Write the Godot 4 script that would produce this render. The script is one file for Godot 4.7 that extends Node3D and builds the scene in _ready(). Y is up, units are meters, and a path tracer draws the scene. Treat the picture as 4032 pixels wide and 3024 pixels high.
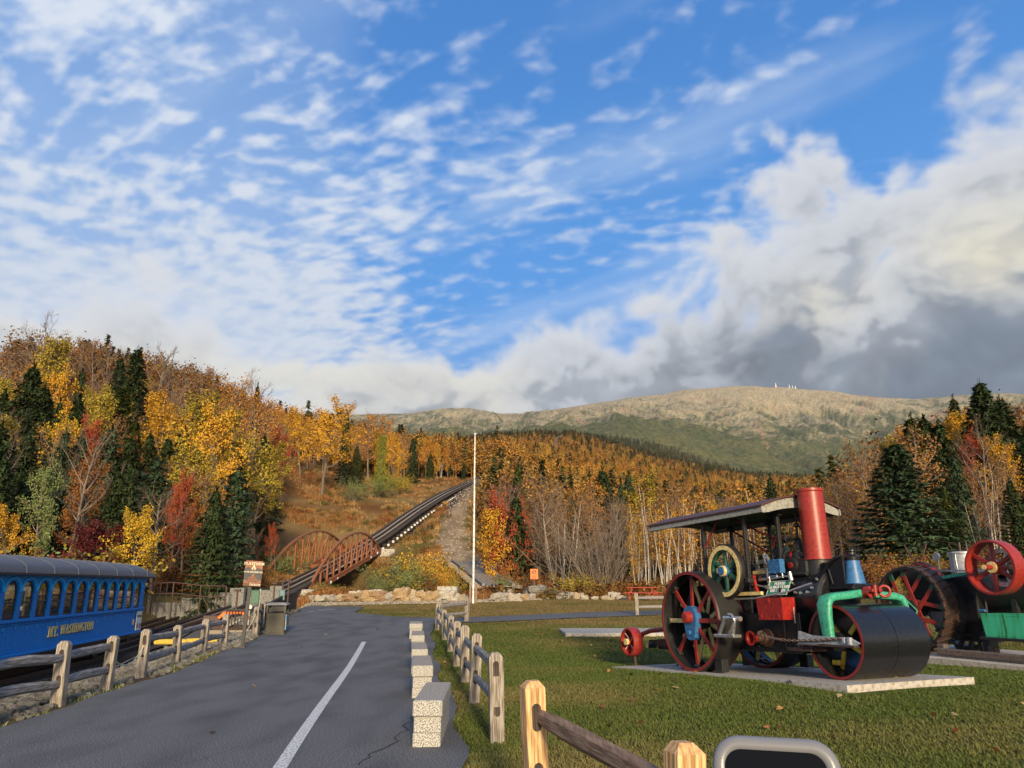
extends Node3D

# ---------------------------------------------------------------- mesh builder
class MB:
	var v := PackedVector3Array()
	var n := PackedVector3Array()
	var t := PackedVector2Array()
	var c := PackedColorArray()
	var ix := PackedInt32Array()
	var col := Color(1, 1, 1)

	func p(a: Vector3, b: Vector3, uv := Vector2.ZERO) -> int:
		v.append(a)
		n.append(b)
		t.append(uv)
		c.append(col)
		return v.size() - 1

	func tri(a: int, b: int, d: int) -> void:
		ix.append(a)
		ix.append(d)
		ix.append(b)

	func face(pts: Array) -> void:
		var nn: Vector3 = (pts[1] - pts[0]).cross(pts[2] - pts[0]).normalized()
		var uvs := [Vector2(0, 1), Vector2(1, 1), Vector2(1, 0), Vector2(0, 0)]
		var f := v.size()
		for k in pts.size():
			p(pts[k], nn, uvs[k % 4])
		for k in range(1, pts.size() - 1):
			tri(f, f + k, f + k + 1)

	func box(xf: Transform3D, s: Vector3, bev := 0.0) -> void:
		var h := s * 0.5
		var b := minf(bev, minf(h.x, minf(h.y, h.z)) * 0.8)
		var ax := [Vector3.RIGHT, Vector3.UP, Vector3.BACK]
		for a in 3:
			var u: Vector3 = ax[(a + 1) % 3]
			var w: Vector3 = ax[(a + 2) % 3]
			var m: Vector3 = ax[a]
			var hu := h[(a + 1) % 3] - b
			var hw := h[(a + 2) % 3] - b
			for sg in [1.0, -1.0]:
				var o: Vector3 = m * h[a] * sg
				var q := [o - u * hu - w * hw, o + u * hu - w * hw, o + u * hu + w * hw, o - u * hu + w * hw]
				if sg < 0:
					q = [q[1], q[0], q[3], q[2]]
				face([xf * q[0], xf * q[1], xf * q[2], xf * q[3]])
		if b > 0.0:
			for a in 3:
				var i1 := (a + 1) % 3
				var i2 := (a + 2) % 3
				for s1 in [1.0, -1.0]:
					for s2 in [1.0, -1.0]:
						var e1 := Vector3.ZERO
						e1[i1] = h[i1] * s1
						e1[i2] = (h[i2] - b) * s2
						var e2 := Vector3.ZERO
						e2[i1] = (h[i1] - b) * s1
						e2[i2] = h[i2] * s2
						var l: Vector3 = ax[a] * (h[a] - b)
						var q := [e1 - l, e1 + l, e2 + l, e2 - l]
						if (q[1] - q[0]).cross(q[2] - q[0]).dot(e1 + e2) < 0:
							q = [q[3], q[2], q[1], q[0]]
						face([xf * q[0], xf * q[1], xf * q[2], xf * q[3]])
			for sx in [1.0, -1.0]:
				for sy in [1.0, -1.0]:
					for sz in [1.0, -1.0]:
						var q := [Vector3(h.x * sx, (h.y - b) * sy, (h.z - b) * sz), Vector3((h.x - b) * sx, h.y * sy, (h.z - b) * sz), Vector3((h.x - b) * sx, (h.y - b) * sy, h.z * sz)]
						if (q[1] - q[0]).cross(q[2] - q[0]).dot(Vector3(sx, sy, sz)) < 0:
							q = [q[0], q[2], q[1]]
						face([xf * q[0], xf * q[1], xf * q[2]])

	# a box between two points, w across (flat) and h thick (towards up)
	func bar(a: Vector3, b: Vector3, w: float, h: float, up := Vector3.UP, bev := 0.0) -> void:
		var d := b - a
		var l := d.length()
		if l < 1e-5:
			return
		var z := d / l
		if absf(z.dot(up)) > 0.99:
			up = Vector3.RIGHT if absf(z.x) < 0.9 else Vector3.BACK
		var x := up.cross(z).normalized()
		var y := z.cross(x)
		box(Transform3D(Basis(x, y, z), (a + b) * 0.5), Vector3(w, h, l), bev)

	func tube(pts: PackedVector3Array, rad: PackedFloat32Array, sides := 8, cap := true) -> void:
		var m := pts.size()
		var rings := []
		var nn := Vector3.ZERO
		for k in m:
			var d := (pts[mini(k + 1, m - 1)] - pts[maxi(k - 1, 0)]).normalized()
			if k == 0:
				nn = d.cross(Vector3.UP if absf(d.y) < 0.9 else Vector3.RIGHT).normalized()
			else:
				nn = (nn - d * nn.dot(d)).normalized()
			var bb := d.cross(nn)
			var first := v.size()
			for j in sides + 1:
				var th := TAU * j / sides
				var o := nn * cos(th) + bb * sin(th)
				p(pts[k] + o * rad[k], o, Vector2(float(j) / sides, float(k)))
			rings.append(first)
		for k in m - 1:
			for j in sides:
				var a: int = rings[k] + j
				var b: int = rings[k + 1] + j
				tri(a, a + 1, b + 1)
				tri(a, b + 1, b)
		if cap:
			for e in [0, m - 1]:
				if rad[e] < 0.002:
					continue
				var d := (pts[1] - pts[0]).normalized() if e == 0 else (pts[m - 1] - pts[m - 2]).normalized()
				if e == 0:
					d = -d
				var f := v.size()
				for j in sides:
					p(v[rings[e] + j], d)
				for j in range(1, sides - 1):
					if e == 0:
						tri(f, f + j + 1, f + j)
					else:
						tri(f, f + j, f + j + 1)

	func cyl(a: Vector3, b: Vector3, r: float, r2 := -1.0, sides := 12) -> void:
		tube(PackedVector3Array([a, b]), PackedFloat32Array([r, r if r2 < 0 else r2]), sides)

	# profile of (radius, height) turned about y; going up gives an outer face
	func lathe(prof: Array, seg: int, xf := Transform3D()) -> void:
		for k in prof.size() - 1:
			var a: Vector2 = prof[k]
			var b: Vector2 = prof[k + 1]
			var nd := Vector2(b.y - a.y, a.x - b.x).normalized()
			var f := v.size()
			for j in seg + 1:
				var th := TAU * j / seg
				var cs := cos(th)
				var sn := sin(th)
				var nn := (xf.basis * Vector3(nd.x * cs, nd.y, nd.x * sn)).normalized()
				p(xf * Vector3(a.x * cs, a.y, a.x * sn), nn, Vector2(float(j) / seg, 0))
				p(xf * Vector3(b.x * cs, b.y, b.x * sn), nn, Vector2(float(j) / seg, 1))
			for j in seg:
				var q := f + j * 2
				tri(q, q + 1, q + 3)
				tri(q, q + 3, q + 2)

	# polygon in x,y pushed along z, centred
	func prism(poly: PackedVector2Array, depth: float, xf := Transform3D()) -> void:
		var pl := poly.duplicate()
		if Geometry2D.is_polygon_clockwise(pl):
			pl.reverse()
		var area := 0.0
		for k in pl.size():
			area += pl[k].cross(pl[(k + 1) % pl.size()])
		if area < 0:
			pl.reverse()
		var id := Geometry2D.triangulate_polygon(pl)
		for s in [1.0, -1.0]:
			var nn := (xf.basis * Vector3(0, 0, s)).normalized()
			var f := v.size()
			for q in pl:
				p(xf * Vector3(q.x, q.y, depth * 0.5 * s), nn, q)
			for k in range(0, id.size(), 3):
				var a := pl[id[k]]
				var b := pl[id[k + 1]]
				var d := pl[id[k + 2]]
				var ccw := (b - a).cross(d - a) > 0
				if ccw == (s > 0):
					tri(f + id[k], f + id[k + 1], f + id[k + 2])
				else:
					tri(f + id[k], f + id[k + 2], f + id[k + 1])
		for k in pl.size():
			var a := pl[k]
			var b := pl[(k + 1) % pl.size()]
			face([xf * Vector3(a.x, a.y, -depth * 0.5), xf * Vector3(b.x, b.y, -depth * 0.5), xf * Vector3(b.x, b.y, depth * 0.5), xf * Vector3(a.x, a.y, depth * 0.5)])

	# two-sided leaf: one quad, folded a little
	func leaf(at: Vector3, d: Vector3, w: Vector3, nn: Vector3) -> void:
		var f := v.size()
		p(at - d, nn)
		p(at + w, nn)
		p(at + d, nn)
		p(at - w, nn)
		if w.cross(d).dot(nn) > 0.0:
			tri(f, f + 1, f + 2)
			tri(f, f + 2, f + 3)
		else:
			tri(f, f + 2, f + 1)
			tri(f, f + 3, f + 2)

	# a bent blade of grass, five points, shaded by its own faces
	func blade(o: Vector3, h: float, lean: Vector3, w: Vector3) -> void:
		var mid := o + Vector3(0, h * 0.62, 0) + lean * 0.38
		var tip := o + Vector3(0, h, 0) + lean
		var n1 := w.cross(mid - o).normalized()
		var n2 := w.cross(tip - mid).normalized()
		if n2.y < 0.0:
			w = -w
			n1 = -n1
			n2 = -n2
		var f := v.size()
		p(o - w, n1)
		p(o + w, n1)
		p(mid + w * 0.8, (n1 + n2).normalized())
		p(mid - w * 0.8, (n1 + n2).normalized())
		p(tip, n2)
		tri(f, f + 1, f + 2)
		tri(f, f + 2, f + 3)
		tri(f + 3, f + 2, f + 4)

	func add(o: MB, xf: Transform3D) -> void:
		var f := v.size()
		for k in o.v.size():
			v.append(xf * o.v[k])
			n.append((xf.basis * o.n[k]).normalized())
		t.append_array(o.t)
		if col == Color(1, 1, 1):
			c.append_array(o.c)
		else:
			for k in o.v.size():
				c.append(col)
		for k in o.ix:
			ix.append(k + f)

	func mesh() -> ArrayMesh:
		var a := []
		a.resize(Mesh.ARRAY_MAX)
		a[Mesh.ARRAY_VERTEX] = v
		a[Mesh.ARRAY_NORMAL] = n
		a[Mesh.ARRAY_TEX_UV] = t
		a[Mesh.ARRAY_COLOR] = c
		a[Mesh.ARRAY_INDEX] = ix
		var m := ArrayMesh.new()
		m.add_surface_from_arrays(Mesh.PRIMITIVE_TRIANGLES, a)
		return m

const TURN_Z := Basis(Vector3(1, 0, 0), Vector3(0, 0, 1), Vector3(0, -1, 0))   # y axis laid along z

var M := {}
var rng := RandomNumberGenerator.new()
var names := {}

func numbered(s: String) -> String:
	var k: int = names.get(s, -1) + 1
	names[s] = k
	return s if k == 0 else "%s_%03d" % [s, k]

func obj(called: String, mesh, m: Material, parent: Node = self, xf := Transform3D()) -> MeshInstance3D:
	var o := MeshInstance3D.new()
	o.mesh = mesh.mesh() if mesh is MB else mesh
	o.material_override = m
	o.name = numbered(called) if parent == self else called
	o.transform = xf
	parent.add_child(o, true)
	return o

func tag(o: Node, label := "", category := "", group := "", kind := "") -> Node:
	if label:
		o.set_meta("label", label)
	if category:
		o.set_meta("category", category)
	if group:
		o.set_meta("group", group)
	if kind:
		o.set_meta("kind", kind)
	return o

func thing(called: String, label: String, category: String, xf := Transform3D(), group := "") -> Node3D:
	var o := Node3D.new()
	o.name = numbered(called)
	o.transform = xf
	add_child(o, true)
	tag(o, label, category, group)
	return o

func dup(src: Node3D, xf: Transform3D, label := "") -> Node3D:
	var o := src.duplicate() as Node3D
	o.name = numbered(String(src.name))
	add_child(o, true)
	o.transform = xf
	if label:
		o.set_meta("label", label)
	return o

func at(x: float, y: float, z: float, turn := 0.0) -> Transform3D:
	return Transform3D(Basis(Vector3.UP, turn), Vector3(x, y, z))

# ---------------------------------------------------------------- materials
func lin(r: float, g: float, b: float) -> Color:
	return Color(r, g, b).linear_to_srgb()

func noise(sd: int, freq: float, oct := 4, type := FastNoiseLite.TYPE_SIMPLEX_SMOOTH) -> FastNoiseLite:
	var f := FastNoiseLite.new()
	f.seed = sd
	f.frequency = freq
	f.noise_type = type
	f.fractal_octaves = oct
	f.fractal_type = FastNoiseLite.FRACTAL_FBM if oct > 1 else FastNoiseLite.FRACTAL_NONE
	return f

func ntex(sd: int, freq: float, cols: Array, offs: Array, oct := 4, size := 512, type := FastNoiseLite.TYPE_SIMPLEX_SMOOTH) -> NoiseTexture2D:
	var t := NoiseTexture2D.new()
	t.width = size
	t.height = size
	t.seamless = true
	t.noise = noise(sd, freq, oct, type)
	var g := Gradient.new()
	g.offsets = PackedFloat32Array(offs)
	g.colors = PackedColorArray(cols)
	t.color_ramp = g
	return t

func bump(sd: int, freq: float, oct := 4, size := 512, type := FastNoiseLite.TYPE_SIMPLEX_SMOOTH) -> NoiseTexture2D:
	var t := NoiseTexture2D.new()
	t.width = size
	t.height = size
	t.seamless = true
	t.noise = noise(sd, freq, oct, type)
	return t

func g(x: float) -> Color:
	return Color(x, x, x)

func mat(called: String, albedo: Color, rough := 0.8, metal := 0.0) -> StandardMaterial3D:
	var m := StandardMaterial3D.new()
	m.resource_name = called
	m.albedo_color = albedo
	m.roughness = rough
	m.metallic = metal
	M[called] = m
	return m

func worn(m: StandardMaterial3D, tex: Texture2D, scale: Vector3, world := false, relief: Texture2D = null, depth := 0.0) -> StandardMaterial3D:
	m.albedo_texture = tex
	m.uv1_triplanar = true
	m.uv1_world_triplanar = world
	m.uv1_scale = scale
	if relief:
		m.heightmap_enabled = true
		m.heightmap_texture = relief
		m.heightmap_scale = depth
	return m

func leafmat(called: String, c: Color) -> StandardMaterial3D:
	var m := mat(called, c, 0.75)
	m.vertex_color_use_as_albedo = true
	m.backlight_enabled = true
	m.backlight = Color(0.35, 0.35, 0.35)
	m.metallic_specular = 0.2
	return m

func materials() -> void:
	var speck := ntex(1, 0.16, [g(0.35), g(0.72), g(1.0)], [0.22, 0.5, 0.8], 5)
	var fine := bump(3, 0.12, 4)
	var grit := bump(4, 0.3, 2)
	var paintvar := ntex(5, 0.02, [g(0.78), g(0.93), g(1.0)], [0.2, 0.5, 0.8], 5)
	var grime := ntex(6, 0.025, [Color(0.78, 0.73, 0.66), g(0.92), g(1.0)], [0.2, 0.45, 0.8], 5)
	var grain := ntex(7, 0.02, [Color(0.68, 0.64, 0.6), Color(0.87, 0.85, 0.82), g(1.0)], [0.25, 0.5, 0.75], 5)
	var grainb := bump(8, 0.03, 4)
	var granite := ntex(9, 0.16, [g(0.45), Color(0.78, 0.77, 0.74), Color(1, 0.99, 0.96)], [0.28, 0.44, 0.7], 3)
	var rusty := ntex(10, 0.04, [Color(0.5, 0.42, 0.4), Color(0.95, 0.8, 0.7), g(1.0)], [0.2, 0.5, 0.8], 5)
	var rocky := ntex(11, 0.02, [Color(0.55, 0.5, 0.45), Color(0.9, 0.88, 0.82), g(1.0)], [0.2, 0.5, 0.8], 5)

	var a := mat("asphalt", lin(0.2, 0.203, 0.212), 0.85)
	worn(a, speck, Vector3(0.55, 0.55, 0.55), true, grit, 0.35)
	worn(mat("line_paint", lin(0.62, 0.62, 0.6), 0.7), ntex(12, 0.06, [g(0.35), g(0.9), g(1.0)], [0.2, 0.36, 0.7], 5), Vector3(0.9, 0.9, 0.9), true)
	worn(mat("yellow_paint", lin(0.6, 0.42, 0.05), 0.7), grime, Vector3(1.5, 1.5, 1.5))
	var gr := mat("ground", Color(1, 1, 1), 0.95)
	gr.vertex_color_use_as_albedo = true
	gr.metallic_specular = 0.15
	worn(gr, ntex(13, 0.09, [g(0.6), g(0.92), g(1.0)], [0.2, 0.5, 0.8], 4), Vector3(0.7, 0.7, 0.7), true, fine, 1.5)
	var mo := mat("mountain", Color(1, 1, 1), 0.95)
	mo.vertex_color_use_as_albedo = true
	mo.metallic_specular = 0.1
	worn(mo, ntex(14, 0.03, [g(0.62), g(0.93), g(1.0)], [0.25, 0.5, 0.75], 6), Vector3(0.004, 0.004, 0.004), true)
	worn(mat("granite", lin(0.5, 0.5, 0.485), 0.8), granite, Vector3(0.7, 0.7, 0.7), false, grit, 0.25)
	worn(mat("wall_concrete", lin(0.2, 0.2, 0.19), 0.85), grime, Vector3(0.6, 0.6, 0.6))
	worn(mat("granite_top", lin(0.5, 0.5, 0.485), 0.25), granite, Vector3(0.7, 0.7, 0.7))
	worn(mat("concrete", lin(0.42, 0.395, 0.35), 0.85), grime, Vector3(0.9, 0.9, 0.9), false, fine, 0.2)
	worn(mat("concrete_white", lin(0.42, 0.41, 0.37), 0.85), grime, Vector3(0.4, 0.4, 0.4), false, fine, 0.2)
	var wood_y := Vector3(3.5, 0.28, 3.5)
	worn(mat("grey_wood", lin(0.34, 0.31, 0.27), 0.85), grain, wood_y, false, grainb, 0.5)
	worn(mat("grey_wood_rail", lin(0.3, 0.295, 0.3), 0.8), grain, Vector3(3.5, 3.5, 0.28), false, grainb, 0.5)
	worn(mat("brown_rail", lin(0.3, 0.2, 0.14), 0.75), grain, Vector3(3.5, 3.5, 0.28), false, grainb, 0.4)
	worn(mat("fresh_wood", lin(0.72, 0.46, 0.22), 0.75), grain, wood_y, false, grainb, 0.4)
	worn(mat("mortise", lin(0.07, 0.055, 0.045), 0.9), grain, wood_y)
	worn(mat("tie_wood", lin(0.055, 0.045, 0.038), 0.85), grain, Vector3(0.5, 3.5, 3.5), false, grainb, 0.5)
	worn(mat("pale_plank", lin(0.36, 0.32, 0.25), 0.85), grain, Vector3(3.5, 3.5, 0.28), false, grainb, 0.5)
	worn(mat("rail_steel", lin(0.11, 0.09, 0.08), 0.5, 0.6), rusty, Vector3(0.8, 0.8, 0.8))
	worn(mat("truss_rust", lin(0.29, 0.135, 0.06), 0.7), rusty, Vector3(0.6, 0.6, 0.6))
	worn(mat("dark_steel", lin(0.03, 0.027, 0.026), 0.5), paintvar, Vector3(1, 1, 1))
	worn(mat("lug_steel", lin(0.035, 0.028, 0.024), 0.6), rusty, Vector3(1, 1, 1))
	worn(mat("brown_steel", lin(0.07, 0.045, 0.035), 0.6), rusty, Vector3(1, 1, 1))
	worn(mat("white_sheet", lin(0.62, 0.63, 0.63), 0.5), grime, Vector3(0.4, 0.4, 0.4))
	worn(mat("white_pole", lin(0.75, 0.74, 0.7), 0.5), paintvar, Vector3(0.5, 0.5, 0.5))
	for q in [["black_paint", 0.012, 0.013, 0.016, 0.24], ["dull_black", 0.016, 0.016, 0.017, 0.5], ["red_paint", 0.3, 0.027, 0.018, 0.4], ["bright_red", 0.32, 0.018, 0.012, 0.4], ["roof_red", 0.085, 0.025, 0.022, 0.6], ["dark_red", 0.22, 0.02, 0.018, 0.5],
			["cream_paint", 0.78, 0.6, 0.24, 0.5], ["yellow_bar", 0.75, 0.5, 0.06, 0.45], ["blue_paint", 0.035, 0.15, 0.36, 0.45], ["green_paint", 0.05, 0.36, 0.23, 0.45], ["dark_green", 0.018, 0.1, 0.06, 0.5],
			["bright_blue", 0.004, 0.215, 0.68, 0.45], ["light_blue", 0.03, 0.48, 0.9, 0.45], ["grey_board", 0.3, 0.3, 0.27, 0.7], ["orange_paint", 0.85, 0.2, 0.03, 0.45], ["sign_orange", 0.95, 0.2, 0.02, 0.5],
			["sign_green", 0.02, 0.23, 0.12, 0.45], ["sign_white", 0.8, 0.8, 0.78, 0.5], ["sign_brown", 0.25, 0.1, 0.04, 0.55], ["sign_dark", 0.045, 0.055, 0.065, 0.6], ["sign_cream", 0.8, 0.74, 0.55, 0.5], ["sign_plum", 0.14, 0.05, 0.03, 0.6],
			["box_green", 0.025, 0.12, 0.075, 0.5], ["bin_brown", 0.055, 0.05, 0.034, 0.4], ["bin_lid", 0.16, 0.18, 0.22, 0.35], ["table_red", 0.5, 0.085, 0.05, 0.65], ["gold_paint", 0.7, 0.6, 0.27, 0.4], ["letter_black", 0.02, 0.02, 0.03, 0.5],
			["roof_grey", 0.1, 0.11, 0.135, 0.55], ["green_bottle", 0.14, 0.26, 0.16, 0.35], ["rope", 0.6, 0.55, 0.38, 0.9], ["pale_blue_box", 0.12, 0.22, 0.24, 0.5], ["log_wood", 0.12, 0.09, 0.08, 0.9], ["seat_wood", 0.22, 0.1, 0.035, 0.6]]:
		worn(mat(q[0], lin(q[1], q[2], q[3]), q[4]), grime if q[0] in ["red_paint", "green_paint", "blue_paint", "dull_black", "black_paint", "bright_blue", "roof_grey"] else paintvar, Vector3(1.3, 1.3, 1.3))
	M.bright_blue.metallic_specular = 0.25
	M.light_blue.metallic_specular = 0.25
	worn(mat("stained_green", lin(0.045, 0.42, 0.24), 0.5), ntex(15, 0.008, [Color(0.75, 0.5, 0.35), Color(0.88, 0.92, 0.85), g(1.0)], [0.25, 0.42, 0.7], 4), Vector3(1.6, 0.22, 1.6))
	worn(mat("silver", lin(0.62, 0.62, 0.62), 0.35, 0.85), paintvar, Vector3(2, 2, 2))
	worn(mat("aluminium", lin(0.42, 0.45, 0.5), 0.45, 0.3), grime, Vector3(1.3, 1.3, 1.3))
	worn(mat("chain", lin(0.3, 0.27, 0.24), 0.45, 0.7), rusty, Vector3(2, 2, 2))
	mat("phone_case", lin(0.16, 0.165, 0.18), 0.3)
	mat("phone_glass", lin(0.004, 0.005, 0.008), 0.08).metallic_specular = 0.2
	var gl := mat("glass", Color(0.12, 0.14, 0.13, 0.4), 0.03)
	gl.transparency = BaseMaterial3D.TRANSPARENCY_ALPHA
	gl.metallic_specular = 0.9
	worn(mat("rock", Color(1, 1, 1), 0.9), rocky, Vector3(0.5, 0.5, 0.5), false, fine, 2.0)
	M.rock.vertex_color_use_as_albedo = true
	worn(mat("bark", lin(0.2, 0.16, 0.125), 0.95), grain, Vector3(2, 0.5, 2))
	worn(mat("grey_bark", lin(0.24, 0.2, 0.165), 0.95), grain, Vector3(2, 0.5, 2))
	worn(mat("white_bark", lin(0.62, 0.57, 0.48), 0.9), ntex(16, 0.03, [Color(0.2, 0.18, 0.16), g(0.9), g(1.0)], [0.25, 0.4, 0.7], 4), Vector3(0.5, 1.5, 0.5))
	mat("twig", lin(0.13, 0.092, 0.066), 0.95)
	mat("red_twig", lin(0.15, 0.075, 0.05), 0.95)
	mat("grey_twig", lin(0.16, 0.125, 0.095), 0.95)
	leafmat("leaf_gold", lin(0.55, 0.31, 0.035))
	leafmat("leaf_yellow", lin(0.6, 0.4, 0.04))
	leafmat("leaf_orange", lin(0.48, 0.225, 0.035))
	leafmat("leaf_rust", lin(0.25, 0.11, 0.035))
	leafmat("leaf_copper", lin(0.27, 0.15, 0.06))
	leafmat("leaf_red", lin(0.32, 0.07, 0.035))
	leafmat("leaf_crimson", lin(0.14, 0.024, 0.03))
	leafmat("leaf_olive", lin(0.34, 0.27, 0.04))
	leafmat("leaf_lime", lin(0.2, 0.24, 0.03))
	leafmat("leaf_sage", lin(0.16, 0.21, 0.08))
	leafmat("needle_dark", lin(0.055, 0.085, 0.034))
	leafmat("needle_blue", lin(0.07, 0.115, 0.062))
	leafmat("needle_olive", lin(0.08, 0.105, 0.028))
	leafmat("grass_blade", Color(1, 1, 1))
	leafmat("dry_grass", Color(1, 1, 1))

# ---------------------------------------------------------------- camera, sky, sun
const PITCH := 14.6
const EYE := Vector3(0, 1.62, 0)

func ray(u: float, v: float) -> Vector3:      # direction of a point of the 2212 x 1659 photograph
	var x := (u - 1106.0) / 1659.0
	var y := -(v - 829.5) / 1659.0
	var cp := cos(deg_to_rad(PITCH))
	var sp := sin(deg_to_rad(PITCH))
	return Vector3(x, y * cp + sp, -cp + y * sp)

func bearing(u: float, v := 1150.0) -> float:
	var d := ray(u, v)
	return atan2(d.x, -d.z)

func steep(u: float, v: float) -> float:
	var d := ray(u, v)
	return d.y / Vector2(d.x, d.z).length()

func lut(tab: Array, x: float) -> float:       # [x0, y0, x1, y1 ...], smooth
	var m := tab.size()
	if x <= tab[0]:
		return tab[1]
	for k in range(2, m, 2):
		if x <= tab[k]:
			var f: float = (x - tab[k - 2]) / (tab[k] - tab[k - 2])
			f = f * f * (3.0 - 2.0 * f)
			return lerpf(tab[k - 1], tab[k + 1], f)
	return tab[m - 1]

var sky_rows := []
var sky_w := 3072
var n_big: FastNoiseLite
var n_mid: FastNoiseLite
var n_det: FastNoiseLite
var n_rip: FastNoiseLite
var n_cir: FastNoiseLite
const BANK := [-180.0, 9.0, -120.0, 10.0, -70.0, 14.0, -36.0, 15.5, -31.5, 16.5, -27.5, 17.8, -24.0, 15.5, -21.0, 14.6, -14.0, 15.6, -9.0, 17.2, -5.5, 19.0, -2.0, 20.8, 1.0, 22.0, 5.5, 22.0, 8.5, 21.6, 11.0, 24.8, 14.5, 25.2, 17.0, 27.6, 22.0, 29.6, 25.0, 29.0, 28.0, 27.0, 31.5, 28.0, 35.0, 29.5, 45.0, 31.0, 75.0, 22.0, 110.0, 10.0, 180.0, 9.0]
const MILK := [-180.0, 0.3, -120.0, 0.3, -70.0, 0.5, -34.0, 0.95, -24.0, 0.98, -17.0, 0.85, -10.0, 0.5, -5.0, 0.2, 0.0, 0.08, 6.0, -0.1, 20.0, 0.02, 90.0, 0.1, 140.0, 0.3, 180.0, 0.3]

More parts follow.
